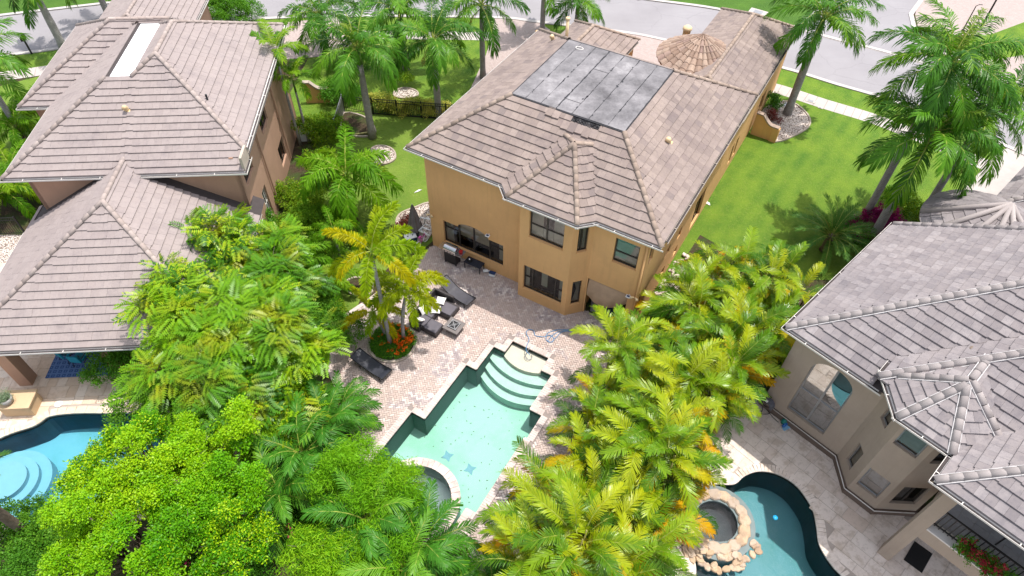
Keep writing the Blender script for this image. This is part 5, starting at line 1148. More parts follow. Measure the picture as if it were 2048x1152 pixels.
def tmpl_spray(L, n, ll, lw, seed, droop=.5, vee=8):
    g = np.random.default_rng(seed); V, Fc, Rn = [], [], []
    for k in range(n):
        for sd in (-1, 1):
            t = .15 + .85 * k / n; b = np.array([L * t, 0, -droop * L * t * t * .6]); d = np.array([.28 + .45 * t, sd * (1 - .25 * t), math.sin(R(vee))]); d /= np.linalg.norm(d); l = ll * (1 - .55 * abs(t - .45)) * g.uniform(.85, 1.15)
            wv = np.array([1, 0, -.3]); wv = wv - d * (wv @ d); wv /= np.linalg.norm(wv); m = b + d * l * .5; tip = b + d * l + np.array([0, 0, -.28 * l])
            q = len(V); V += [b, m + wv * lw / 2, tip, m - wv * lw / 2]; Fc.append((q, q + 1, q + 2, q + 3)); Rn.append(g.random() * .15)
    return np.array(V), np.array(Fc), np.array(Rn)
def scatter(name, mat, tm, P, D, S, R0, parent, M0, roll=None):
    """copies of leaf templates at P with local x along D, scale S; joined into one crown mesh"""
    g = rng; N = len(P); D = D / (np.linalg.norm(D, axis=1, keepdims=True) + 1e-9); up = np.tile(np.array([0, 0, 1.0]), (N, 1)) + g.normal(0, .25, (N, 3))
    Y = np.cross(up, D); Y /= (np.linalg.norm(Y, axis=1, keepdims=True) + 1e-9); Z = np.cross(D, Y); which = g.integers(len(tm), size=N); VV, FF, RR = [], [], []; off = 0
    for k, (V, Fc, Rn) in enumerate(tm):
        ix = np.where(which == k)[0]
        if not len(ix): continue
        W = V[None, :, 0, None] * D[ix][:, None, :] + V[None, :, 1, None] * Y[ix][:, None, :] + V[None, :, 2, None] * Z[ix][:, None, :]
        W = W * S[ix][:, None, None] + P[ix][:, None, :]; m = len(V); VV.append(W.reshape(-1, 3)); FF.append((Fc[None] + (np.arange(len(ix)) * m)[:, None, None] + off).reshape(-1, 4)); RR.append(((Rn[None] + R0[ix][:, None]) % 1.0).reshape(-1)); off += m * len(ix)
    V, Fc, Rn = np.concatenate(VV), np.concatenate(FF), np.concatenate(RR); me = bpy.data.meshes.new(name)
    me.vertices.add(len(V)); me.vertices.foreach_set('co', V.astype(np.float32).ravel()); me.loops.add(len(Fc) * 4); me.loops.foreach_set('vertex_index', Fc.astype(np.int32).ravel()); me.polygons.add(len(Fc)); me.polygons.foreach_set('loop_start', np.arange(0, len(Fc) * 4, 4, dtype=np.int32))
    me.materials.append(mat); a = me.attributes.new('rnd', 'FLOAT', 'FACE'); a.data.foreach_set('value', Rn.astype(np.float32)); me.update(calc_edges=True)
    return new_obj(name, me, parent, M0)
def lobes_points(lobes, dens, g, inner=.25, shell=(.82, 1.12), upb=.25):
    P, D, K = [], [], []
    for ki, (c, r, rz) in enumerate(lobes):
        n = int(dens * r * r); d = g.normal(0, 1, (n, 3)); d[:, 2] = d[:, 2] + upb * 1.2; d /= np.linalg.norm(d, axis=1, keepdims=True); d = d[d[:, 2] > -.55]
        rad = g.uniform(shell[0], shell[1], len(d)); rad[g.random(len(d)) < inner] *= .7
        p = np.array(c) + d * rad[:, None] * np.array([r, r, rz]); P.append(p); D.append(d); K.append(np.full(len(p), (ki * .6180339) % 1.0))
    P, D, K = np.concatenate(P), np.concatenate(D), np.concatenate(K); keep = np.ones(len(P), bool)
    for (c, r, rz) in lobes:
        q = (P - np.array(c)) / np.array([r, r, rz]); keep &= np.linalg.norm(q, axis=1) > .62
    return P[keep], D[keep], K[keep]
PUFF_FINE = [tmpl_puff(44, .24, .085, .05, s, .75) for s in range(4)]
PUFF_SHRUB = [tmpl_puff(34, .22, .085, .055, 20 + s, .8) for s in range(4)]
PUFF_BAM = [tmpl_puff(60, .34, .20, .026, 30 + s, .7, droop=.7) for s in range(4)]
PUFF_FLOW = [tmpl_puff(14, .09, .06, .05, 40 + s, .6) for s in range(3)]
SPRAY = [tmpl_spray(.66, 9, .21, .058, s, .5) for s in range(3)] + [tmpl_spray(.5, 7, .19, .052, 7, .8), tmpl_spray(.8, 10, .23, .060, 9, .35)]
def tree(name, label, cat, px, py, zc, lobes_n, rad, spreadxy, mat, kind, seed, zr=.7, dens=95, group=None, trunk_r=.16, flowers=None, base=None, lift=0, centers=None, zj=.25):
    g = np.random.default_rng(seed); c = at(px, py, zc) if base is None else np.array([base[0], base[1], zc]); x, y = c[0], c[1]; t = thing(name, label, cat, T(x, y), group)
    lobes = []
    for k in range(lobes_n):
        a = k * 2.4 + g.random(); d = spreadxy * math.sqrt((k + .3) / lobes_n); r = rad * g.uniform(.75, 1.15)
        lobes.append(((d * math.cos(a), d * math.sin(a), zc + g.normal(0, zj) - .28 * d * d / max(.6, spreadxy) + lift), r, r * zr))
    tr = MB(); 
    if trunk_r:
        tr.tube([(0, 0, 0), (.08, .05, zc * .4), (0, 0, zc * .75)], [trunk_r * 1.3, trunk_r, trunk_r * .7], 9)
        for (q, r, rz) in lobes: tr.tube([(.05, .03, zc * .38), (q[0] * .45, q[1] * .45, zc * .62), (q[0] * .9, q[1] * .9, q[2])], [trunk_r * .6, trunk_r * .4, trunk_r * .12], 6)
        for (q, r, rz) in lobes[::2]:
            for _ in range(3): a = g.random() * 6.28; tr.tube([(q[0] * .8, q[1] * .8, q[2] - .1), (q[0] + r * 1.25 * math.cos(a), q[1] + r * 1.25 * math.sin(a), q[2] + rz * g.uniform(.3, 1.2))], [.018, .006], 4)
        tr.obj('trunk', M_BARK, t, T(x, y), True)
    P, D, KK = lobes_points(lobes, dens, g); R0 = (g.random(len(P)) * .22 + .43 * KK)
    if kind == 'spray': D2 = D * np.array([1, 1, .25]) + g.normal(0, .35, D.shape) + np.array([0, 0, .10]); S = g.uniform(.8, 1.35, len(P)); tm = SPRAY
    elif kind == 'bam': D2 = D + g.normal(0, .3, D.shape); S = g.uniform(.8, 1.2, len(P)); tm = PUFF_BAM
    elif kind == 'shrub': D2 = D + g.normal(0, .3, D.shape); S = g.uniform(.8, 1.3, len(P)); tm = PUFF_SHRUB
    else: D2 = D + g.normal(0, .3, D.shape); S = g.uniform(.75, 1.25, len(P)); tm = PUFF_FINE
    D2 = np.stack([D2[:, 0], D2[:, 1], D2[:, 2] * (.55 if kind == 'spray' else .3)], 1)
    scatter('crown' if trunk_r else 'foliage', mat, tm, P, D2, S, R0, t, T(x, y))
    if flowers:
        fm, fn = flowers; top = np.argsort(-P[:, 2])[:len(P) // 2]; ix = g.choice(top, min(fn, len(top)), replace=False); fo = scatter('flowers', fm, PUFF_FLOW, P[ix] * 1.0 + D[ix] * .12, D[ix], np.full(len(ix), 1.9), g.random(len(ix)), t, T(x, y)); fo['kind'] = 'stuff'
    return t
TG = 'yellow green feathery trees between left house and patio'
for k, (lab, px, py, z, n, r, s) in enumerate([('whose crown overlaps the porch roof, furthest from the camera', 425, 480, 4.2, 20, .50, 1.85), ('beside the side yard lawn, right of the roof overlapping tree', 540, 530, 3.9, 17, .50, 1.65), ('pushing over the right end of the porch roof', 385, 600, 4.4, 20, .52, 1.75), ('with the highest crown in the centre of the row', 500, 630, 4.6, 20, .52, 1.85), ('at the patio end, its branches over the worn lawn', 580, 690, 3.8, 15, .48, 1.45), ('with yellow leaves in front of the porch rug', 350, 735, 3.6, 16, .5, 1.45), ('with yellow patches at the near end of the row', 460, 760, 3.9, 17, .50, 1.65), ('nearest the black chaise on the brick patio', 545, 795, 3.0, 12, .48, 1.2)]):
    tree('feathery_tree', 'feathery yellow green tree ' + lab, 'tree', px, py, z, n, r, s, LM_PIN, 'spray', 400 + k, zr=.75, dens=190, group=TG, zj=.4)
FGt = 'bright green fine leaved trees in the lower left'
for k, (lab, px, py, z, n, r, s) in enumerate([('reaching over the steps of the left blue pool', 275, 915, 4.2, 40, .36, 2.25), ('at the bottom left, lowest and widest crown', 235, 1060, 4.0, 44, .38, 2.5), ('right of the pool tree, beside the feathery trees', 410, 920, 4.2, 33, .36, 2.0), ('at the bottom, above the pink flowers', 420, 1050, 3.8, 31, .36, 1.9)]):
    tree('shade_tree', 'bright green fine leaved tree ' + lab, 'tree', px, py, z, n, r, s, LM_FINE, 'fine', 430 + k, zr=.85, dens=300, group=FGt, zj=.5)
BGp = 'light green bamboo clumps by the spa'
for k, (lab, px, py, z, n, r, s) in enumerate([('left of the spa, over the patio corner', 700, 945, 3.3, 14, .48, 1.25), ('arching over the round spa', 785, 985, 3.1, 12, .45, .95), ('at the bottom edge, lowest in the picture', 660, 1120, 2.8, 14, .48, 1.3), ('between the two front majesty palms', 770, 1080, 2.6, 9, .45, .9), ('small one beside the feathery trees', 510, 850, 2.8, 8, .42, .8)]):
    tree('bamboo', 'light green fine bamboo clump ' + lab, 'bamboo', px, py, z, n, r, s, LM_BAM, 'bam', 450 + k, zr=.85, dens=150, group=BGp, zj=.35, trunk_r=.05)
def shrub(label, px, py, z, n, r, s, mat, seed, name='shrub', cat='shrub', group=None, flowers=None, dens=190, **k):
    return tree(name, label, cat, px, py, z, n, r, s, mat, 'shrub', seed, zr=.8, dens=dens, group=group, trunk_r=0, flowers=flowers, **k)
shrub('bright green bush beside the side wall of the left house, nearest the trees', 605, 430, .8, 7, .7, 1.2, LM_SHRUBB, 500); shrub('bright green bush between air conditioner and the green foxtail palm', 590, 385, .8, 6, .6, 1.0, LM_SHRUBB, 501)
shrub('clipped round bush beside the white air conditioner', 635, 250, .9, 6, .75, .95, LM_SHRUBB, 502); shrub('dark bush behind the curved garden wall of the left house', 675, 178, .8, 6, .7, 1.0, LM_SHRUB, 503)
shrub('large dark green bush behind the left house roof beside the street', 452, 12, 1.6, 8, 1.0, 2.0, LM_SHRUB, 504); shrub('green bush under the palms at the far driveway', 690, 120, .7, 6, .6, 1.2, LM_SHRUB, 505)
shrub('leafy bush growing in the small round pebble bed behind the fence', 808, 160, .5, 3, .4, .3, LM_SHRUBB, 506); shrub('bush at the base of the palm in the white pebble bed', 1545, 208, .5, 4, .4, .5, LM_SHRUB, 507); shrub('dark red bush behind the curved wall of the orange house', 1541, 236, .4, 3, .35, .4, LM_RED, 508)
shrub('reddish bush in the pebble bed beside the white cooler', 815, 448, .4, 4, .35, .4, LM_RED, 509); shrub('small dark green bush in the side yard lawn', 752, 458, .3, 3, .25, .25, LM_SHRUB, 510)
shrub('purple flowering bush at the foot of the two right lawn palms', 1772, 452, .9, 7, .6, .9, LM_PURP, 511, flowers=(LM_PURP, 50)); shrub('purple and green bush left of the bright palm trunk', 1715, 462, .7, 5, .5, .7, LM_SHRUB, 512, flowers=(LM_PURP, 60)); shrub('green hedge along the side of the taupe house', 1810, 405, .8, 7, .6, 1.3, LM_SHRUBB, 513)
for k, (px, py, z, lab, kit, sc) in enumerate([(660, 560, 1.2, 'small green palm among the shrubs left of the yellow palms', FOXG, .8), (600, 520, 2.2, 'green clumping palm between the feathery trees and the side yard', FOXG, .9), (730, 470, .9, 'young green palm on the lawn right of the slim foxtail palm', FOXG, .6)]):
    p = at(px, py, z); palm('clumping_palm', lab, p[0], p[1], z, kit, nf=14, seed=90 + k, r=.06, sc=sc, shaft=0, tm=M_TRKB)
SY = 'bright shrubs between left house and side yard lawn'
for k, (px, py, lab) in enumerate([(612, 470, 'right of the roof overlapping tree'), (640, 520, 'left of the slim foxtail palm'), (622, 580, 'beside the brown mulch bed'), (570, 460, 'against the near end of the left house side wall'), (655, 330, 'behind the green foxtail palm'), (640, 640, 'at the worn end of the lawn')]): shrub('bright green leafy shrub ' + lab, px, py, 1.0, 10, .5, .95, LM_SHRUBB, 580 + k, group=SY)
HB = 'shaded shrubs at the bottom left'
for k, (px, py, lab, fl) in enumerate([(470, 1085, 'with one crimson flower cluster', 3), (530, 1090, 'with a bright pink flower cluster', 4), (556, 1045, 'with coral pink flowers under the palm', 8), (375, 1140, 'with red flowers under the bright tree', 14), (40, 1050, 'below the leaning palm trunk', 0), (60, 1120, 'in the bottom left corner', 0), (120, 1090, 'under the left edge of the bright trees', 0), (620, 1010, 'between bamboo and majesty palms', 0)]):
    shrub('dark green shaded shrub ' + lab, px, py, .9, 6, .6, 1.0, LM_SHRUB, 520 + k, group=HB, flowers=(LM_PINK, fl) if fl else None)
for k, (px, py) in enumerate([(1540, 745), (1520, 700), (1560, 690)]): shrub(['dark shrub behind the black side fence', 'dark shrub left of the taupe house corner', 'dark shrub against the taupe house side wall'][k], px, py, .8, 5, .6, .8, LM_SHRUB, 540 + k)
shrub('low green shrub hanging at the right edge of the areca hedge', 1460, 815, 1.6, 4, .4, .5, LM_SHRUBB, 545)
for k, (px, py) in enumerate([(425, 800), (520, 740), (640, 640), (250, 640 + 60), (470, 450), (330, 800)]): shrub('understorey shrub ' + ['below the yellow patched trees', 'in the middle of the feathery row', 'at the worn lawn edge', 'beside the porch column', 'behind the porch roof corner', 'between porch and blue pool'][k], px, py, 1.3, 7, .9, 1.5, LM_SHRUB, 550 + k, group='understorey shrubs in the left row')
# croton row behind the fence
for k in range(9):
    p = at(748 + k * 18, 214 + k * 1.6, .3); shrub(['leftmost', 'second', 'third', 'fourth', 'middle', 'fourth from right', 'third from right', 'second from right', 'rightmost'][k] + ' yellow croton bush in the row behind the iron fence', 0, 0, .55, 4, .34, .28, LM_CROT, 560 + k, name='croton', group='row of yellow crotons behind the iron fence', base=(p[0], p[1]))
# lawn blades: short tufts seen at the borders
# round flower bed
bc = wor(BED_C, YM); bed = thing('flower_bed', 'round flower bed of orange flowers edged with stones on the brick patio', 'flower bed', T(bc[0], bc[1]))
e_ = MB(); BEDM = MB().lathe([(0, .1), (BED_R * .9, .08), (BED_R, .0)], 0, 0, 28); BEDM.obj('soil', M_SOIL, bed, T(bc[0], bc[1]))
st_ = MB().box(-.12, .12, -.07, .07, 0, .11).mesh('edging_stone', M_CURBW)
for k in range(30):
    a = k / 30 * 6.283; o_ = new_obj('edging_stone', st_, bed, T(bc[0] + BED_R * math.cos(a), bc[1] + BED_R * math.sin(a), .0, a + math.pi / 2))
g = np.random.default_rng(77); n = 420; rr = BED_R * .9 * np.sqrt(g.random(n)); aa = g.random(n) * 6.283; P = np.stack([rr * np.cos(aa), rr * np.sin(aa), .14 + .12 * g.random(n)], 1)
scatter('foliage', LM_SHRUB, PUFF_SHRUB, P, g.normal(0, 1, P.shape) * np.array([1, 1, .2]), g.uniform(.6, 1, n), g.random(n), bed, T(bc[0], bc[1]))
ix = (np.cos(aa - 0.3) * rr > .05) | (g.random(n) < .12); ix &= g.random(n) < .32
scatter('flowers', LM_ORFL, PUFF_FLOW, P[ix] + np.array([0, 0, .2]), g.normal(0, 1, P[ix].shape) * np.array([1, 1, .2]), g.uniform(.7, 1.3, ix.sum()), g.random(ix.sum()), bed, T(bc[0], bc[1]))
# pebble beds
def bed_px(name, label, pts, mat, edge=M_CURBW, h=.06):
    W = smooth_poly(G(pts), 4); W = W if area2(W) > 0 else W[::-1]; c = np.mean(W, 0); t = thing(name, label, 'planting bed', T(c[0], c[1])); n = len(W)
    MB().add([(x - c[0], y - c[1], h) for x, y in W], tess(W)).obj('gravel', mat, t, T(c[0], c[1]))
    mb = MB(); o = offset_poly(W, .10); mb.add([(x - c[0], y - c[1], h + .05) for x, y in W] + [(x - c[0], y - c[1], h + .05) for x, y in o] + [(x - c[0], y - c[1], 0) for x, y in o] + [(x - c[0], y - c[1], 0) for x, y in W], [(i, (i + 1) % n, n + (i + 1) % n, n + i)[::-1] for i in range(n)] + [(n + i, n + (i + 1) % n, 2 * n + (i + 1) % n, 2 * n + i)[::-1] for i in range(n)] + [(i, (i + 1) % n, 3 * n + (i + 1) % n, 3 * n + i) for i in range(n)]); mb.obj('edging', edge, t, T(c[0], c[1])); return t
bed_px('pebble_bed', 'white pebble bed round the palm behind the curved wall', [(1528, 222), (1575, 205), (1608, 225), (1618, 248), (1600, 265), (1550, 284), (1530, 262)], M_PEB)
bed_px('pebble_bed', 'small round pebble bed on the lawn behind the iron fence', [(790, 186), (808, 178), (830, 183), (834, 192), (812, 197), (792, 194)], M_PEB)
bed_px('pebble_bed', 'grey round bed at the foot of the gate side palm', [(745, 300), (765, 294), (785, 302), (789, 318), (772, 328), (750, 326)], M_PEB)
bed_px('mulch_bed', 'brown mulch bed with pale edging left of the yellow palms', [(692, 568), (712, 558), (740, 564), (743, 584), (722, 592), (698, 584)], M_SOIL)
bed_px('pebble_bed', 'pebble bed with red bush at the left corner of the orange house', [(800, 432), (830, 418), (862, 410), (868, 450), (850, 480), (815, 476), (796, 455)], M_PEB)
bed_px('mulch_bed', 'mulch patch around the gate side palm', [(690, 228), (735, 240), (748, 270), (700, 272), (684, 262)], M_SOIL)
# ================================================================== GARDEN WALLS, FENCES
def curved_wall(label, a, b, h0, h1, mat, capm, Fm_):
    """garden wall from a (high end) to b (low pier) with a scooped top"""
    t = thing('garden_wall', label, 'garden wall', T(a[0], a[1])); M, L = wall_frame(FI, a, b); n = 18; th = .2
    z = lambda u: h0 if u < .28 else (h1 if u > .74 else h1 + (h0 - h1) * (1 - math.sin(math.pi / 2 * (u - .28) / .46)))
    P = [(L * k / n, z(k / n)) for k in range(n + 1)]; mb = MB(); vs = []
    for u, q in P: vs += [(u, 0, 0), (u, 0, q), (u, th, q), (u, th, 0)]
    mb.add(vs, [f for k in range(n) for f in ((4 * k, 4 * k + 4, 4 * k + 5, 4 * k + 1), (4 * k + 1, 4 * k + 5, 4 * k + 6, 4 * k + 2), (4 * k + 2, 4 * k + 6, 4 * k + 7, 4 * k + 3))] + [(0, 1, 2, 3), (4 * n + 3, 4 * n + 2, 4 * n + 1, 4 * n)])
    mb.obj('wall_panel', mat, t, M); c = MB()
    for k in range(n): c.bar((P[k][0], th / 2, P[k][1] + .03), (P[k + 1][0], th / 2, P[k + 1][1] + .03), th + .12, .09)
    c.obj('coping', capm, t, M); MB().box(L - .38, L + .06, -.06, th + .06, 0, h1 - .02).obj('pier', mat, t, M, bevel=.01); return t
a_, b_ = at(1500, 268), at(1548, 285); curved_wall('low orange garden wall with scooped top between the orange house and the pebble bed', a_[:2], b_[:2], 1.55, 1.0, M_ORANGE, M_CAP1, None)
a_, b_ = at(614, 207), at(660, 205); curved_wall('low orange brown garden wall with scooped white coping beside the left house', a_[:2], b_[:2], 1.5, 1.0, M_ORANGE, M_CURBW, None)
def fence(label, pts, h=1.22, pitch=.115, post=1.85, name='iron_fence', mat=M_BLACK, group=None):
    p0 = pts[0]; t = thing(name, label, 'fence', T(p0[0], p0[1]), group); pk = MB().box(-.011, .011, -.011, .011, .08, h - .06).mesh('picket', mat); po = MB().box(-.03, .03, -.03, .03, 0, h + .05).mesh('post', mat)
    for a, b in zip(pts, pts[1:]):
        a, b = np.array(a[:2]), np.array(b[:2]); L = np.linalg.norm(b - a); d = (b - a) / L
        for z in (.1, h - .22, h - .04): MB().bar((*a, z), (*b, z), .03, .035).obj('rail', mat, t, FI)
        n = int(L / pitch)
        for k in range(n): q = a + d * (k + .5) * L / n; new_obj('picket', pk, t, T(q[0], q[1], 0))
        m = max(1, round(L / post))
        for k in range(m + 1): q = a + d * L * k / m; new_obj('post', po, t, T(q[0], q[1], 0))
    return t
fence('black iron picket fence across the side yard in front of the yellow crotons', [at(747, 229), at(893, 240), at(960, 247)])
fence('short black iron fence between the gate and the gate side palm', [at(689, 223), at(747, 229)])
fence('open grey iron gate leaf swung back beside the clipped bush', [at(689, 223), at(674, 272)], h=1.25, pitch=.07, name='iron_gate', mat=M_GREYM)
fence('black iron side fence beside the left house porch roof', [at(0, 470), at(52, 468)], h=1.25)
fence('black iron side fence between palm hedge and taupe house', [at(1478, 770), at(1527, 812)], h=1.2)
o = MB().bar((*at(690, 274)[:2], .06), (*at(742, 266)[:2], .06), .12, .1).obj('timber_edging', M_CANE); tag(o, 'pale timber edging bar in front of the mulch patch beside the gate', 'edging')
# ================================================================== PATIO FURNITURE
M_RATTAN = plain('dark_rattan', (.045, .038, .04), .65, var=.3); M_SLING = plain('charcoal_sling', (.055, .053, .065), .6, var=.15); M_SLINGB = plain('black_sling', (.022, .024, .035), .5, var=.2); M_CUSH = plain('white_cushion', (.78, .75, .72), .85, var=.05); M_SEATC = plain('grey_seat_cushion', (.11, .10, .115), .85); M_STONEG = plain('slate_top', (.16, .14, .135), .6)
def chaise(label, cx, cy, rz, mat, Fm_=FM, back=28, group='sling chaises on the brick patio'):
    M = Fm_ @ T(cx, cy, .03, rz); t = thing('chaise_lounge', label, 'chaise lounge', M, group); n = 22; L = 1.95; W = .64
    def z(x):
        if x < 1.25: return .30 + .045 * math.sin(x / 1.25 * math.pi) * -1 + (.03 if x < .2 else 0)
        return .30 + (x - 1.25) * math.tan(R(back))
    P = [(L * k / n, z(L * k / n)) for k in range(n + 1)]; mb = MB(); vs = []
    for x, q in P: vs += [(x, -W / 2 + .02, q), (x, W / 2 - .02, q)]
    mb.add(vs, [(2 * k, 2 * k + 2, 2 * k + 3, 2 * k + 1) for k in range(n)]); mb.obj('sling', mat, t, M, True)
    for sy in (-1, 1): MB().tube([(x, sy * W / 2, q) for x, q in P[::2]], .022, 6).obj('side_rail', M_BLACK, t, M, True)
    for x in (.25, 1.35):
        for sy in (-1, 1): MB().tube([(x, sy * W / 2, z(x)), (x + (.08 if x > 1 else -.08), sy * W / 2, 0)], .018, 6).obj('leg', M_BLACK, t, M)
    MB().bar((0, -W / 2, z(0)), (0, W / 2, z(0)), .04).obj('end_bar', M_BLACK, t, M); MB().bar((L, -W / 2, z(L)), (L, W / 2, z(L)), .04).obj('end_bar', M_BLACK, t, M)
chaise('charcoal sling chaise lounge with raised back beside the sectional sofa', -12.35, 17.70, R(180 - 9), M_SLING)
chaise('black sling chaise lounge alone in the sun, left of the pool', -13.3, 12.12, R(180 - 4), M_SLINGB, back=14)
def rblock(name, x0, x1, y0, y1, z0, z1, mat, t, M, bev=.02): return MB().box(x0, x1, y0, y1, z0, z1).obj(name, mat, t, M, bevel=bev)
def cushion(label, x, y, z, rz, tilt=0, s=.46):
    M = FM @ T(x, y, z, rz) @ Matrix.Rotation(tilt, 4, 'X'); n = 8; mb = MB(); vs = []
    for sd in (1, -1):
        for i in range(n + 1):
            for j in range(n + 1):
                u, v = i / n * 2 - 1, j / n * 2 - 1; q = max(0, (1 - u ** 4) * (1 - v ** 4)) ** .5; pin = 1 - .06 * (1 - abs(u)) * abs(v) - .0; vs.append((u * s / 2 * (1 - .07 * (1 - v * v) * abs(u)), v * s / 2 * (1 - .07 * (1 - u * u) * abs(v)), sd * .085 * q))
    m = (n + 1) ** 2
    for i in range(n):
        for j in range(n):
            a = i * (n + 1) + j; mb.f.append((a, a + n + 1, a + n + 2, a + 1)); mb.f.append((m + a + 1, m + a + n + 2, m + a + n + 1, m + a)); mb.m += [0, 0]; mb.r += [0., 0.]
    mb.v = [tuple(v) for v in vs]; o = mb.obj('throw_pillow', M_CUSH, None, M, True); tag(o, label, 'cushion', 'white cushions on the rattan sectional'); return o
S = thing('sectional_sofa', 'dark rattan sectional sofa with two chaise ends on the brick patio', 'sofa', FM @ T(-13.7, 16.1)); Ms = FM @ T(0, 0, .03)
for (x0, x1, y0, y1) in ((-14.15, -13.42, 15.15, 15.75), (-14.15, -13.42, 15.77, 16.45), (-14.15, -13.42, 16.47, 17.2), (-13.40, -12.72, 16.35, 17.2), (-13.40, -12.72, 15.12, 15.80)): rblock('sofa_module', x0, x1, y0, y1, .0, .30, M_RATTAN, S, Ms)
for (x0, x1, y0, y1) in ((-13.95, -13.44, 15.2, 15.8), (-13.95, -13.44, 15.82, 16.42), (-13.95, -13.44, 16.44, 17.0), (-13.42, -12.74, 16.38, 17.02), (-13.42, -12.74, 15.14, 15.78)): rblock('seat_cushion', x0, x1, y0, y1, .301, .40, M_SEATC, S, Ms, .03)
rblock('back', -14.28, -14.16, 15.1, 17.3, 0, .68, M_RATTAN, S, Ms); rblock('back', -14.15, -13.1, 17.21, 17.33, 0, .68, M_RATTAN, S, Ms); rblock('back', -14.15, -13.6, 15.0, 15.12, 0, .60, M_RATTAN, S, Ms)
cushion('white cushion lying on the far chaise end of the sectional', -13.62, 16.88, .52, .3); cushion('white cushion lying on the middle seat of the sectional', -13.5, 16.28, .51, .5); cushion('white cushion leaning on the sectional back, between the two ends', -13.95, 15.95, .58, 1.3, .9); cushion('white cushion at the near arm of the sectional under the palm frond', -13.8, 15.35, .56, .2, -.8)
FP = thing('fire_pit_table', 'square slate fire pit table with cross patterned lid', 'fire pit', FM @ T(-12.24, 15.98)); Mf = FM @ T(-12.24, 15.98, .03, 0)
rblock('top', -.42, .42, -.40, .40, .34, .40, M_STONEG, FP, Mf); rblock('base', -.30, .30, -.28, .28, 0, .30, M_STONEG, FP, Mf); MB().box(-.24, .24, -.24, .24, .401, .425).obj('fire_bowl', M_BLACK, FP, Mf)
lb = MB().bar((-.2, -.2, .44), (.2, .2, .44), .03).bar((-.2, .2, .445), (.2, -.2, .445), .03)
for s in (-.22, .22): lb.bar((s, -.24, .442), (s, .24, .442), .03).bar((-.24, s, .443), (.24, s, .443), .03)
lb.tube([(.09 * math.cos(a), .09 * math.sin(a), .45) for a in np.linspace(0, 6.283, 17)], .012, 6); lb.obj('lid_grate', M_GREYM, FP, Mf)
# grill
GR = thing('gas_grill', 'stainless gas grill with domed lid against the orange house wall', 'grill', FM @ T(-14.85, 19.75)); Mg = FM @ T(-14.85, 19.75, .03)
n = 12; mb = MB(); vs = []
for x in (-.36, .36):
    for k in range(n + 1): a = math.pi * k / n; vs.append((x, -.24 * math.cos(a) - .02, 1.0 + .22 * math.sin(a)))
mb.add(vs, [(k, k + 1, n + 2 + k, n + 1 + k)[::-1] for k in range(n)] + [tuple(range(n + 1)), tuple(range(n + 1, 2 * n + 2))[::-1]]); mb.obj('lid', M_STEEL, GR, Mg, False)
MB().box(-.38, .38, -.27, .25, .86, 1.0).obj('firebox', M_STEEL, GR, Mg, bevel=.01); MB().box(-.72, -.385, -.26, .24, .90, .935).obj('side_shelf', M_STEEL, GR, Mg); MB().box(.385, .72, -.26, .24, .90, .935).obj('side_shelf', M_STEEL, GR, Mg)
MB().box(-.36, .36, -.22, .22, .1, .855).obj('cabinet', M_BLACK, GR, Mg, bevel=.01); MB().bar((-.3, -.31, 1.06), (.3, -.31, 1.06), .025).obj('handle', M_STEEL, GR, Mg)
for k in range(4): MB().tube([(-.27 + k * .18, -.27, .93), (-.27 + k * .18, -.30, .93)], .022, 10).obj('knob', M_BLACK, GR, Mg)
for sx in (-.33, .33):
    for sy in (-.18, .18): MB().tube([(sx - .02, sy, .05), (sx + .02, sy, .05)], .05, 10).obj('wheel', M_BLACK, GR, Mg)
o = MB().box(-.09, .09, -.1, .1, .94, 1.05).obj('red_box', plain('red_packet', (.45, .02, .02), .5), None, FM @ T(-14.32, 19.8, .03, .4), bevel=.01); tag(o, 'small red packet on the right shelf of the grill', 'packet')
BT = thing('side_table', 'low black table under the ground floor window', 'table', FM @ T(-13.6, 19.92)); Mb = FM @ T(-13.6, 19.92, .03)
rblock('table_top', -.5, .5, -.24, .24, .44, .48, M_SLINGB, BT, Mb, .008)
for sx in (-.46, .46):
    for sy in (-.2, .2): MB().bar((sx, sy, 0), (sx, sy, .44), .035).obj('leg', M_BLACK, BT, Mb)
kt = thing('kettle', 'black kettle with shiny lid on the low black table', 'kettle', FM @ T(-13.85, 19.88, .51)); Mk = WM[kt.name]
MB().lathe([(0, 0), (.10, .0), (.13, .06), (.11, .14), (.05, .17)], n=16).obj('body', M_BLACK, kt, Mk, True); MB().lathe([(.055, .168), (.03, .19), (0, .195)], n=14).obj('lid', M_STEEL, kt, Mk, True); MB().tube([(-.1, 0, .13), (-.07, 0, .23), (.07, 0, .23), (.1, 0, .13)], .01, 6).obj('handle', M_BLACK, kt, Mk, True)
def cooler(label, M, lidm, bodym, s=1.0, knobs=False):
    t = thing('cool_box', label, 'cooler', M); Mx = M @ Matrix.Scale(s, 4); MB().box(-.27, .27, -.17, .17, 0, .28).obj('tub', bodym, t, Mx, bevel=.02); MB().box(-.28, .28, -.18, .18, .281, .34).obj('lid', lidm, t, Mx, bevel=.02)
    if knobs:
        for sx in (-.12, .12): MB().box(sx - .03, sx + .03, -.03, .03, .34, .35).obj('cup_recess', M_BLACK, t, Mx)
    return t
M_NAVY = plain('navy_plastic', (.015, .04, .11), .4); M_WPL = plain('white_plastic', (.75, .75, .76), .4, var=.04)
cooler('small white cooler with dark lid at the foot of the orange house wall', FM @ T(-12.55, 20.0, .03, .15), M_NAVY, M_WPL, .62); cooler('navy and white cooler beside the red bush', T(*at(822, 483)[:2], .05, R(25)), M_WPL, M_NAVY, 1.15, True)
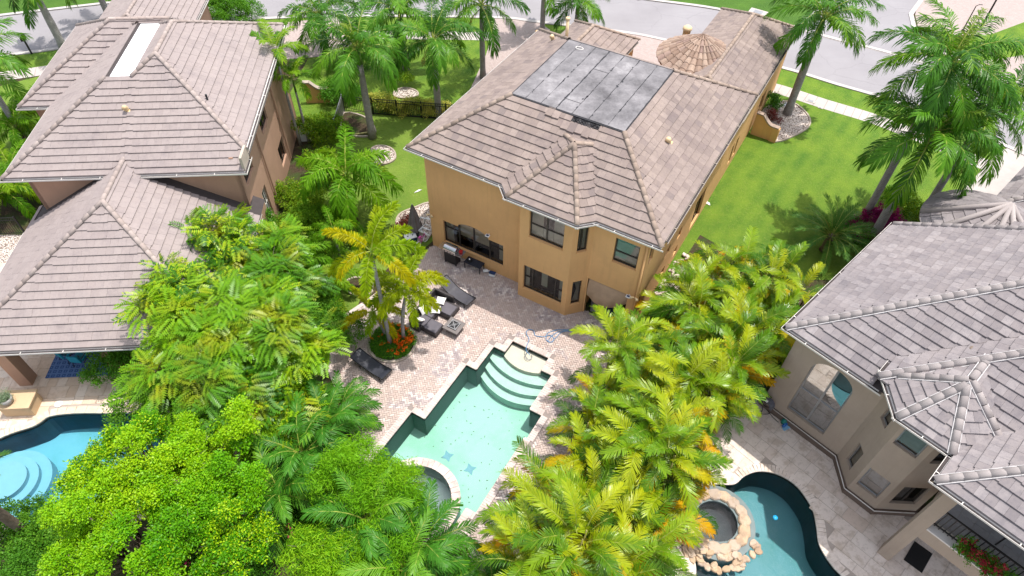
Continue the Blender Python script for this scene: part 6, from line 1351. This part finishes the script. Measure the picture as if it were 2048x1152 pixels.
jg = thing('plastic_jug', 'white plastic jug lying beside the small cooler', 'jug', FM @ T(-12.98, 20.02, .12, .5)); MB().tube([(-.13, 0, 0), (-.1, 0, 0), (.1, 0, 0), (.17, 0, 0), (.2, 0, 0)], [.05, .08, .08, .03, .03], 12).obj('body', M_WPL, jg, WM[jg.name], True)
# closed umbrella, white tubular pieces and bicycle at the corner
p = at(832, 470); um = thing('patio_umbrella', 'closed grey patio umbrella standing beside the red bush', 'umbrella', T(p[0], p[1])); Mu = WM[um.name]
mb = MB(); vs = []; K = 16
for z, r in ((.55, .33), (1.0, .25), (1.6, .16), (2.15, .05)):
    for k in range(K): a = 2 * math.pi * k / K; q = r * (1 + .35 * (k % 2)); vs.append((q * math.cos(a), q * math.sin(a), z))
mb.add(vs, [(i * K + k, i * K + (k + 1) % K, (i + 1) * K + (k + 1) % K, (i + 1) * K + k) for i in range(3) for k in range(K)]); mb.obj('canopy', plain('grey_canvas', (.15, .13, .125), .9), um, Mu); MB().tube([(0, 0, 0), (0, 0, 2.25)], .025, 8).obj('pole', M_GREYM, um, Mu); MB().lathe([(0, .08), (.24, .07), (.26, 0)], n=16).obj('base', M_BLACK, um, Mu)
def tubes(name, label, cat, M, lines, mat, r=.025):
    t = thing(name, label, cat, M)
    for L in lines: MB().tube(L, r, 8).obj('tube', mat, t, M, True)
    return t
p = at(850, 478); tubes('lounge_chair_frame', 'white tubular chair frame leaning at the corner of the orange house', 'chair frame', T(p[0], p[1], .1, R(-30)), [[(-.5, 0, .2), (-.3, .2, 1.2), (.4, .2, 1.35)], [(-.4, .35, .1), (-.2, .5, 1.0), (.5, .5, 1.1)], [(-.3, -.1, .1), (0, -.1, .85), (.5, 0, .8)], [(-.3, .2, 1.2), (-.2, .5, 1.0)], [(.4, .2, 1.35), (.4, .2, 0)], [(.45, .5, 1.1), (.45, .5, 0)], [(-.2, -.2, .6), (.5, -.2, .6), (.5, .4, .6), (-.2, .4, .6), (-.2, -.2, .6)]], M_WPL, .032)
p = at(845, 492); bk = thing('bicycle', 'pink child bicycle leaning among the white frames', 'bicycle', T(p[0], p[1], .05, R(60))); Mq = WM[bk.name]; M_PK = plain('pink_paint', (.55, .06, .28), .4)
for x in (-.38, .38): MB().tube([(x + .25 * math.cos(a), 0, .28 + .25 * math.sin(a)) for a in np.linspace(0, 6.283, 19)], .022, 6).obj('wheel', M_WPL, bk, Mq, True)
MB().tube([(-.38, 0, .28), (-.05, 0, .3), (.28, 0, .62), (-.12, 0, .6), (-.38, 0, .28)], .02, 6).tube([(.38, 0, .28), (.28, 0, .62), (.25, 0, .78)], .02, 6).tube([(-.05, 0, .3), (-.14, 0, .72)], .018, 6).obj('frame', M_PK, bk, Mq, True); MB().tube([(.22, -.2, .82), (.25, 0, .78), (.22, .2, .82)], .015, 6).obj('handlebar', M_WPL, bk, Mq, True); MB().box(-.24, -.04, -.05, .05, .72, .77).obj('saddle', M_PK, bk, Mq, bevel=.02)
# solar lights
for lab, M in (('above the right end of the ground floor window', FM @ T(-12.85, 20.08, 2.68)), ('at the porch corner of the orange house', FM @ T(-5.3, 20.08, 2.62))):
    t = thing('solar_light', 'small white solar wall light ' + lab, 'wall light', M, 'solar lights on the orange house'); MB().box(-.11, .11, -.08, .08, -.02, .03).obj('housing', M_WPL, t, M @ Matrix.Rotation(-.4, 4, 'X') @ Matrix.Rotation(.5, 4, 'X'), bevel=.01); MB().box(-.07, .07, -.05, .05, .03, .036).obj('solar_panel', M_NAVY, t, M); MB().box(-.02, .02, .05, .17, -.05, 0).obj('bracket', M_WPL, t, M)
for lab, M in (('at the far left corner of the orange house wall', FM @ T(-16.3, 20.12, 2.4)), ('beside the porch solar light', FM @ T(-5.0, 20.1, 2.7))):
    t = thing('flood_light', 'twin headed cream flood light ' + lab, 'flood light', M, 'flood lights on the orange house')
    for s in (-1, 1): MB().tube([(0, 0, 0), (s * .1, -.06, .03), (s * .17, -.12, .0)], [.03, .05, .065], 10).obj('lamp_head', M_CREAM, t, M, True)
# porch cloth and bits inside the porch
mb = MB(); nx, nz = 26, 12; vs = []
for j in range(nz + 1):
    for i in range(nx + 1):
        u, w = i / nx, j / nz; sag = .34 * math.sin(math.pi * min(1, u * 1.05)) ** .8; z = 2.5 - w * (.80 + .48 * math.sin(math.pi * u) + (.45 * (1 - u) - .15)); x = -7.34 + 1.98 * u - .0 * w
        y = 20.3 - .34 * math.sin(math.pi * w * .8) * math.sin(math.pi * (u * .8 + .15)) + .025 * math.sin(u * 22 + w * 6) * w; vs.append((x, y, z))
mb.add(vs, [(j * (nx + 1) + i, (j + 1) * (nx + 1) + i, (j + 1) * (nx + 1) + i + 1, j * (nx + 1) + i + 1) for j in range(nz) for i in range(nx)]); o = mb.obj('canvas_sheet', plain('beige_canvas', (.40, .27, .18), .9), None, FM, True); tag(o, 'beige canvas sheet sagging across the porch opening', 'canvas sheet')
o = MB().box(-.42, .42, -.3, .3, 0, .05).obj('grey_panel', plain('grey_lattice', (.22, .21, .22), .7), None, FM @ T(-6.85, 20.9, .06, .4) @ Matrix.Rotation(.25, 4, 'X')); tag(o, 'grey flat panel lying on the porch floor under the canvas', 'panel')
o = MB().box(-.5, .5, -.3, .3, 0, .25).obj('storage_tub', M_NAVY, None, FM @ T(-5.9, 20.8, .04), bevel=.03); tag(o, 'dark blue tub behind the porch corner column', 'tub')
# hose on the patio
M_HOSE = plain('blue_hose', (.10, .24, .42), .5); z0 = .05
def hose(label, pxs, mat, r=.018, cat='hose', name='garden_hose', zz=None):
    P = [at(x, y, 0) for x, y in pxs]; S2 = smooth_poly([p[:2] for p in P], 7, False); c = S2[0]
    o = MB().tube([(x - c[0], y - c[1], (zz(k / len(S2)) if zz else .055) + .012 * math.sin(k * .7)) for k, (x, y) in enumerate(S2)], r, 6).obj(name, mat, None, T(c[0], c[1]), True); return tag(o, label, cat)
hose('blue hose looping over the brick patio from the shallow pool shelf', [(1060, 712), (1052, 700), (1058, 680), (1052, 668), (1057, 661), (1067, 662), (1070, 672), (1085, 675), (1100, 672), (1108, 680), (1100, 686), (1092, 680), (1095, 668), (1110, 662), (1130, 660), (1148, 662), (1120, 664), (1105, 672), (1096, 683), (1104, 685), (1112, 676), (1130, 664), (1180, 667), (1210, 668)], M_HOSE)
hose('grey suction hose hooked into the shallow pool shelf', [(1060, 695), (1055, 702), (1050, 710), (1056, 716), (1064, 712), (1063, 706)], M_GREYM, zz=lambda t: .08 - .22 * min(1, t * 2))
o = MB().lathe([(0, .012), (.12, .012), (.13, 0)], n=20).obj('skimmer_lid', M_WPL, None, T(*at(861, 792)[:2], .045)); tag(o, 'round white skimmer lid in the brick patio', 'skimmer lid', 'round white lids')
o = MB().lathe([(0, .012), (.16, .012), (.17, 0)], n=20).obj('skimmer_lid', M_WPL, None, T(*at(118, 809)[:2], .04)); tag(o, 'round white skimmer lid in the travertine beside the left pool', 'skimmer lid', 'round white lids')
# raised spa of the main pool
sp = thing('spa', 'raised round spa with pale coping in the corner of the middle pool', 'spa', FM @ T(-8.75, 7.95)); n = 26; ci, co = 1.47, 1.80; cc = (-8.75, 7.95)
ang = np.linspace(0, 2 * math.pi, n, endpoint=False)
w = MB().lathe([(co - .08, -1.4), (co - .08, .32)], cc[0], cc[1], 40); w.obj('spa_wall', plm, sp, FM, True)
w = MB().lathe([(ci, .32), (ci, -.5), (ci - .35, -.5), (ci - .35, -.52), (.0, -.52)], cc[0], cc[1], 40); w.obj('spa_basin', plain('spa_plaster', (.62, .80, .72), .8, var=.05), sp, FM, False)
for k in range(44):
    a0, a1 = k / 44 * 6.2832 + .003, (k + 1) / 44 * 6.2832 - .004; q = [(cc[0] + r * math.cos(a), cc[1] + r * math.sin(a)) for r, a in ((ci - .03, a0), (co, a0), (co, a1), (ci - .03, a1))]
    MB().prism(q, .32, .385 + rng.normal(0, .003)).obj('coping_stone', trav_mat('spa_coping', [(0, (.52, .42, .39)), (1, (.64, .54, .50))], (.36, .28, .26)) if 'spa_coping' not in MATS else MATS['spa_coping'], sp, FM)
wm = MB().lathe([(0, .18), (ci - .004, .18), (ci - .004, -.54), (0, -.54)], cc[0], cc[1], 40); wm.obj('spa_water', water_mat('spa_water_m', (.5, .85, .82, .4)), sp, FM)
# rock spa of the right pool
rc = at(1430, 1046); rs = thing('rock_spa', 'round spa ringed with tan field stones beside the right pool', 'spa', T(rc[0], rc[1])); Mr = T(rc[0], rc[1])
MB().lathe([(1.52, -1.4), (1.52, .16), (1.2, .22), (.82, .22), (.82, -.6), (0, -.6)], 0, 0, 36).obj('spa_wall', plain('spa_dark_plaster', (.16, .20, .20), .7), rs, Mr, False)
MB().lathe([(0, .1), (.815, .1), (.815, -.62), (0, -.62)], 0, 0, 36).obj('spa_water', water_mat('rock_spa_water', (.2, .42, .46, 1.6)), rs, Mr)
g = np.random.default_rng(91)
def rock(r, h, seed):
    g = np.random.default_rng(seed); bm = bmesh.new(); n = 9; a0 = g.random() * 6; P = [(r * g.uniform(.75, 1.1) * math.cos(a0 + k / n * 6.283), r * .72 * g.uniform(.75, 1.1) * math.sin(a0 + k / n * 6.283)) for k in range(n)]
    mb = MB(); mb.add([(x, y, 0) for x, y in P] + [(x * 1.03, y * 1.03, h * .6) for x, y in P] + [(x * .86, y * .86, h * g.uniform(.9, 1.1)) for x, y in P], [(k, (k + 1) % n, n + (k + 1) % n, n + k) for k in range(n)] + [(n + k, n + (k + 1) % n, 2 * n + (k + 1) % n, 2 * n + k) for k in range(n)] + [tuple(range(2 * n, 3 * n))]); bm.free(); return mb.mesh('field_stone', M_ROCKW)
rocks = [rock(.34, .13, s) for s in range(6)]; small = [rock(.19, .10, 20 + s) for s in range(5)]
for k in range(17):
    a = k / 17 * 6.283; big_ = k % 17 not in (); new_obj('field_stone', rocks[k % 6], rs, Mr @ T(1.09 * math.cos(a), 1.09 * math.sin(a), .2, a + math.pi / 2) @ Matrix.Rotation(g.normal(0, .05), 4, 'X'))
for k in range(60):
    a = R(190) + g.random() * R(140); d = g.uniform(1.3, 1.85); z = max(0.0, .25 - (d - 1.35) * .5); new_obj('field_stone', small[k % 5], rs, Mr @ T(d * math.cos(a), d * math.sin(a), z * g.uniform(.5, 1), g.random() * 6) @ Matrix.Rotation(g.normal(0, .25), 4, 'X'))
o = MB().lathe([(0, .07), (.09, .07), (.10, .03), (.08, -.02), (0, -.02)], n=16).obj('chlorine_floater', plain('blue_floater', (.02, .35, .65), .4), None, T(*at(1550, 1036, -.13)[:2], -.13), True); tag(o, 'small round blue float on the right pool water', 'pool float')
# ================================================================== LEFT PORCH
rg_q = NT('blue_rug_pattern'); v = rg_q.new('ShaderNodeTexVoronoi', feature='F1', distance='CHEBYCHEV'); rg_q.l.new(rg_q.coord('Object', (1, 1, 1)), v.inputs[0]); v.inputs['Scale'].default_value = 4.2; v.inputs['Randomness'].default_value = 0.0
w_ = rg_q.new('ShaderNodeTexWave', wave_type='RINGS'); rg_q.l.new(rg_q.coord('Object', (2.1, 2.1, 2.1)), w_.inputs[0]); w_.inputs['Scale'].default_value = 2.2
cc_ = rg_q.mix(rg_q.ramp(v.outputs['Distance'], [(.12, (1, 1, 1)), (.16, (0, 0, 0)), (.3, (0, 0, 0)), (.34, (1, 1, 1))]), (.035, .075, .20), (.12, .20, .38)); cc_ = rg_q.mix(rg_q.math('MULTIPLY', w_.outputs['Fac'], .35), cc_, (.02, .05, .15)); M_RUG = rg_q.fin(cc_, .95, .1)
o = MB().box(-1.5, 1.28, -.1, 2.2, 0, .012).obj('rug', M_RUG, None, FL @ T(-18.15, 18.5, .055)); tag(o, 'blue patterned outdoor rug under the left porch', 'rug')
M_TEAL = plain('teal_cushion', (.01, .22, .33), .8, var=.08)
tb_ = thing('patio_table', 'round dark patio table with pale rim under the left porch roof', 'table', FL @ T(-17.75, 20.4, .07)); MB().lathe([(0, .72), (.58, .72), (.60, .70), (.58, .68), (0, .68)], n=32).obj('table_top', M_BRONZE, tb_, WM[tb_.name], False); MB().tube([(.6 * math.cos(a), .6 * math.sin(a), .715) for a in np.linspace(0, 6.283, 33)], .014, 6).obj('rim', M_STEEL, tb_, WM[tb_.name], True); MB().tube([(0, 0, 0), (0, 0, .68)], .05, 10).obj('pedestal', M_BLACK, tb_, WM[tb_.name])
def pchair(label, x, y, rz):
    M = FL @ T(x, y, .07, rz); t = thing('patio_chair', label, 'chair', M, 'teal cushioned chairs under the left porch'); MB().box(-.26, .26, -.26, .24, .36, .46).obj('seat_cushion', M_TEAL, t, M, bevel=.03); MB().box(-.26, .26, .22, .31, .44, .92).obj('back_cushion', M_TEAL, t, M @ T(0, .03, 0) @ Matrix.Rotation(-.12, 4, 'X'), bevel=.03)
    for sx in (-.3, .3):
        MB().tube([(sx, -.3, 0), (sx, -.26, .36), (sx, .26, .36), (sx, .36, 0)], .018, 6).obj('leg', M_BLACK, t, M, True); MB().tube([(sx, -.26, .36), (sx, -.26, .62), (sx, .28, .64), (sx, .34, .95)], .018, 6).obj('armrest', M_BLACK, t, M, True)
pchair('teal cushioned patio chair furthest left, facing the porch table', -18.9, 19.55, R(150)); pchair('teal cushioned patio chair nearest the pool, facing the porch table', -18.2, 19.25, R(172)); pchair('teal cushioned patio chair at the right of the porch table', -16.9, 20.25, R(-80 - 180))
pd = thing('pedestal', 'square sand coloured stone pedestal beside the left pool', 'pedestal', FL @ T(-19.95, 16.9, .03)); Mp = WM[pd.name]; M_SAND = stucco('sandstone', (.58, .42, .26)); MB().box(-.62, .62, -.42, .42, 0, .62).obj('body', M_SAND, pd, Mp, bevel=.01); MB().box(-.68, .68, -.48, .48, .621, .70).obj('capstone', M_SAND, pd, Mp, bevel=.012)
pt = thing('potted_plant', 'grey pot with a silvery green plant on the stone pedestal', 'potted plant', FL @ T(-20.2, 16.75, .74)); Mt = WM[pt.name]; MB().lathe([(0, 0), (.17, 0), (.25, .18), (.27, .34), (.23, .34), (.20, .25), (0, .25)], n=20).obj('pot', plain('grey_pot', (.36, .34, .33), .8), pt, Mt, True)
g = np.random.default_rng(5); P = g.normal(0, 1, (34, 3)) * np.array([.13, .13, .05]) + np.array([0, 0, .42]); scatter('foliage', leaf_mat('silver_leaf', [(0, (.14, .22, .12)), (1, (.28, .34, .22))], .2), PUFF_BAM, P, g.normal(0, 1, (34, 3)), np.full(34, .55), g.random(34), pt, Mt)
# ================================================================== SIDE OF LEFT HOUSE, STREET THINGS
p = at(618, 275); ac = thing('air_conditioner', 'white air conditioner unit with round fan grille beside the left house', 'air conditioner', T(p[0], p[1], 0, YL)); Ma = WM[ac.name]; MB().box(-.42, .42, -.42, .42, 0, .78).obj('cabinet', M_WPL, ac, Ma, bevel=.03); MB().lathe([(.30, .785), (.33, .80), (.36, .785)], n=24).obj('grille_ring', M_GREYM, ac, Ma, True)
MB().lathe([(0, .784), (.3, .784)], n=24).obj('fan_well', M_BLACK, ac, Ma)
for k in range(5): a = k * 1.2566; MB().add([(.04 * math.cos(a), .04 * math.sin(a), .79), (.28 * math.cos(a + .3), .28 * math.sin(a + .3), .788), (.28 * math.cos(a - .15), .28 * math.sin(a - .15), .80)], [(0, 1, 2)]).obj('fan_blade', M_GREYM, ac, Ma)
p = at(64, 108); mbx = thing('mailbox', 'black post mailbox on the verge at the top left', 'mailbox', T(p[0], p[1], 0, .3)); Mm = WM[mbx.name]; MB().box(-.05, .05, -.05, .05, 0, 1.1).obj('post', M_BLACK, mbx, Mm); MB().box(-.13, .13, -.26, .26, 1.1, 1.32).tube([(0, -.26, 1.32), (0, .26, 1.32)], .13, 12).obj('box', M_BLACK, mbx, Mm)
for k, (x, y, x2, y2) in enumerate(((1925, 62, 1958, 12), (1960, 58, 2010, -30))):
    p = at(x, y); h = zat(p, y2); t = thing('lamp_post', ['thinner', 'thicker'][k] + ' dark metal post beside the paver driveway at the top right', 'post', T(p[0], p[1]), 'dark posts at the top right'); MB().tube([(0, 0, 0), (0, 0, h)], [.05 + .03 * k, .035 + .02 * k], 8).obj('pole', M_BLACK, t, T(p[0], p[1])); MB().lathe([(.12, 0), (.10, .12), (.05, .15)], n=12).obj('base', M_BLACK, t, T(p[0], p[1])); MB().tube([(0, 0, h), (.2, 0, h + .12), (.45, 0, h + .1)], .025, 6).obj('arm', M_BLACK, t, T(p[0], p[1]))
for k, (x, y, w, d, lab) in enumerate(((1575, 212, .5, .9, 'grey concrete utility cover behind the right lawn palm'), (1621, 203, .35, .35, 'square concrete meter cover beside the sidewalk'), (1640, 217, .16, .1, 'tiny white valve cover in the right lawn'), (1516, 25, .7, .9, 'grey utility pad with dark lid across the street'), (1530, 22, .0, .0, ''))):
    if w: p = at(x, y); t = thing('utility_cover', lab, 'utility cover', T(p[0], p[1], .015, R(-32)), 'utility covers in the grass'); MB().box(-w, w, -d / 2, d / 2, 0, .035).obj('frame', M_CONC, t, WM[t.name], bevel=.01); MB().box(-w * .5, w * .5, -d * .3, d * .3, .036, .05).obj('lid', M_GREYM, t, WM[t.name])
# hose reel and cleaner at the taupe house
p = wor((-3.75, 18.92), YR); hr = thing('hose_reel', 'grey wall mounted hose hood beside the black side fence', 'hose reel', T(p[0], p[1], .75, YR)); Mh = WM[hr.name]
mb = MB(); n = 12; vs = []
for y in (-.16, .1):
    for k in range(n + 1): a = math.pi * (k / n) - .2; vs.append((.34 * math.cos(a), y, .34 * math.sin(a)))
    for k in range(n + 1): a = math.pi * (k / n) - .2; vs.append((.22 * math.cos(a), y, .22 * math.sin(a)))
m1 = n + 1; mb.add(vs, [(k, k + 1, 2 * m1 + k + 1, 2 * m1 + k) for k in range(n)] + [(m1 + k, 3 * m1 + k, 3 * m1 + k + 1, m1 + k + 1) for k in range(n)] + [(k, m1 + k, m1 + k + 1, k + 1) for k in range(n)]); mb.obj('hood', plain('grey_plastic', (.10, .10, .12), .35), hr, Mh); MB().box(-.05, .05, -.18, -.12, .26, .36).obj('latch', M_WPL, hr, Mh); MB().tube([(.2 * math.cos(a), -.02 - .01 * a / 6, .2 * math.sin(a)) for a in np.linspace(0, 18, 50)], .014, 5).obj('coiled_hose', M_BRONZE, hr, Mh, True)
hose('thin dark hose trailing over the travertine from the hose hood', [(1520, 805), (1525, 818), (1522, 828), (1536, 829), (1546, 820), (1544, 812), (1530, 815), (1540, 830), (1556, 846)], M_BRONZE, .014)
p = at(1566, 846); pc = thing('pool_cleaner', 'teal and blue pool cleaner at the plinth of the taupe house', 'pool cleaner', T(p[0], p[1], .03, .5)); Mc = WM[pc.name]; MB().lathe([(0, .3), (.09, .28), (.13, .12), (.12, .02), (0, .02)], n=14).obj('body', plain('teal_plastic', (.01, .16, .13), .4), pc, Mc, True); MB().tube([(-.2, -.16, .05), (0, -.1, .08), (.2, -.16, .05)], [.06, .09, .06], 10).obj('float', plain('blue_plastic', (.02, .11, .35), .4), pc, Mc, True); MB().box(-.26, .2, -.34, -.18, .0, .035).obj('foot_plate', plain('pale_blue_plastic', (.22, .42, .62), .4), pc, Mc, bevel=.01)
# balcony things
fb = FR @ T(4.75, 17.0, 3.45); t = thing('flower_box', 'flower box of dark red flowers hanging on the balcony railing', 'flower box', fb, 'flower boxes on the balcony railing'); MB().box(-.6, .6, -.16, .02, -.1, .12).obj('box', M_BRONZE, t, fb); g = np.random.default_rng(3)
P = np.stack([g.uniform(-.7, .7, 130), g.uniform(-.38, .12, 130), g.normal(.2, .16, 130)], 1); scatter('foliage', LM_SHRUB, PUFF_SHRUB, P, g.normal(0, 1, P.shape), g.uniform(.5, .9, 130), g.random(130), t, fb); scatter('flowers', leaf_mat('dark_red_petal', [(0, (.22, .015, .03)), (1, (.42, .05, .06))], .25), PUFF_FLOW, P[:70] + np.array([0, -.04, .12]), g.normal(0, 1, (70, 3)), g.uniform(.9, 1.4, 70), g.random(70), t, fb)
fb = FR @ T(6.1, 17.0, 3.45); t = thing('flower_box', 'leafy flower box at the right end of the balcony railing', 'flower box', fb, 'flower boxes on the balcony railing'); MB().box(-.5, .5, -.16, .02, -.1, .12).obj('box', M_BRONZE, t, fb); scatter('foliage', LM_SHRUB, PUFF_SHRUB, P * .9, g.normal(0, 1, P.shape), g.uniform(.5, .9, 130), g.random(130), t, fb)
Mx = FR @ T(5.4, 18.6, 3.15, .3); t = thing('patio_table', 'square dark table on the taupe house balcony', 'table', Mx); MB().box(-.6, .6, -.45, .45, .70, .74).obj('table_top', M_BLACK, t, Mx, bevel=.01)
for sx in (-.5, .5):
    for sy in (-.36, .36): MB().bar((sx, sy, 0), (sx, sy, .7), .04).obj('leg', M_BLACK, t, Mx)
Mx = FR @ T(4.3, 18.4, .03, .2); t = thing('outdoor_mat', 'dark mat on the travertine under the balcony', 'mat', FR @ T(3.9, 17.9, .04, .05)); MB().box(-.35, .35, -.5, .5, 0, .015).obj('mat', M_BLACK, t, WM[t.name])
# timber plank, white litter on lawn, spa patio bits
p = at(945, 1085); q_ = at(972, 1100); o = MB().bar((0, 0, .05), (q_[0] - p[0], q_[1] - p[1], .05), .12, .1).obj('timber_plank', plain('orange_timber', (.32, .13, .03), .6), None, T(p[0] - .2, p[1] + .1)); tag(o, 'short orange brown timber plank at the bottom centre patio end', 'plank')
o = MB().prism([(0, 0), (.28, .05), (.5, .16), (.3, .2)], .03, .06).obj('paper_scrap', M_WPL, None, T(*at(828, 387)[:2], 0, .3)); tag(o, 'white scrap lying on the side yard lawn', 'scrap')
o = MB().prism([(0, 0), (.22, .05), (.3, .2), (.1, .24)], .03, .05).obj('paper_scrap', M_WPL, None, T(*at(1420, 412)[:2], 0, 1.3)); tag(o, 'white scrap lying on the right lawn beside the orange house', 'scrap')
rb = thing('stone_border', 'rubble of white and grey stones along the right wall of the orange house', 'stone pile', FM @ T(-4.3, 23.8)); Mz = WM[rb.name]; g = np.random.default_rng(8)
M_WROCK = trav_mat('pale_rubble', [(0, (.42, .34, .30)), (1, (.66, .58, .54))], (.38, .30, .27)); rk = [rock(.16, .1, 50 + s) for s in range(4)]
for m_ in rk: m_.materials.clear(); m_.materials.append(M_WROCK)
for k in range(120): new_obj('stone', rk[k % 4], rb, Mz @ T(g.uniform(-.45, .5), g.uniform(-2.2, 2.8), g.uniform(0, .12), g.random() * 6) @ Matrix.Rotation(g.normal(0, .3), 4, 'X') @ Matrix.Scale(g.uniform(.5, 1.1), 4))
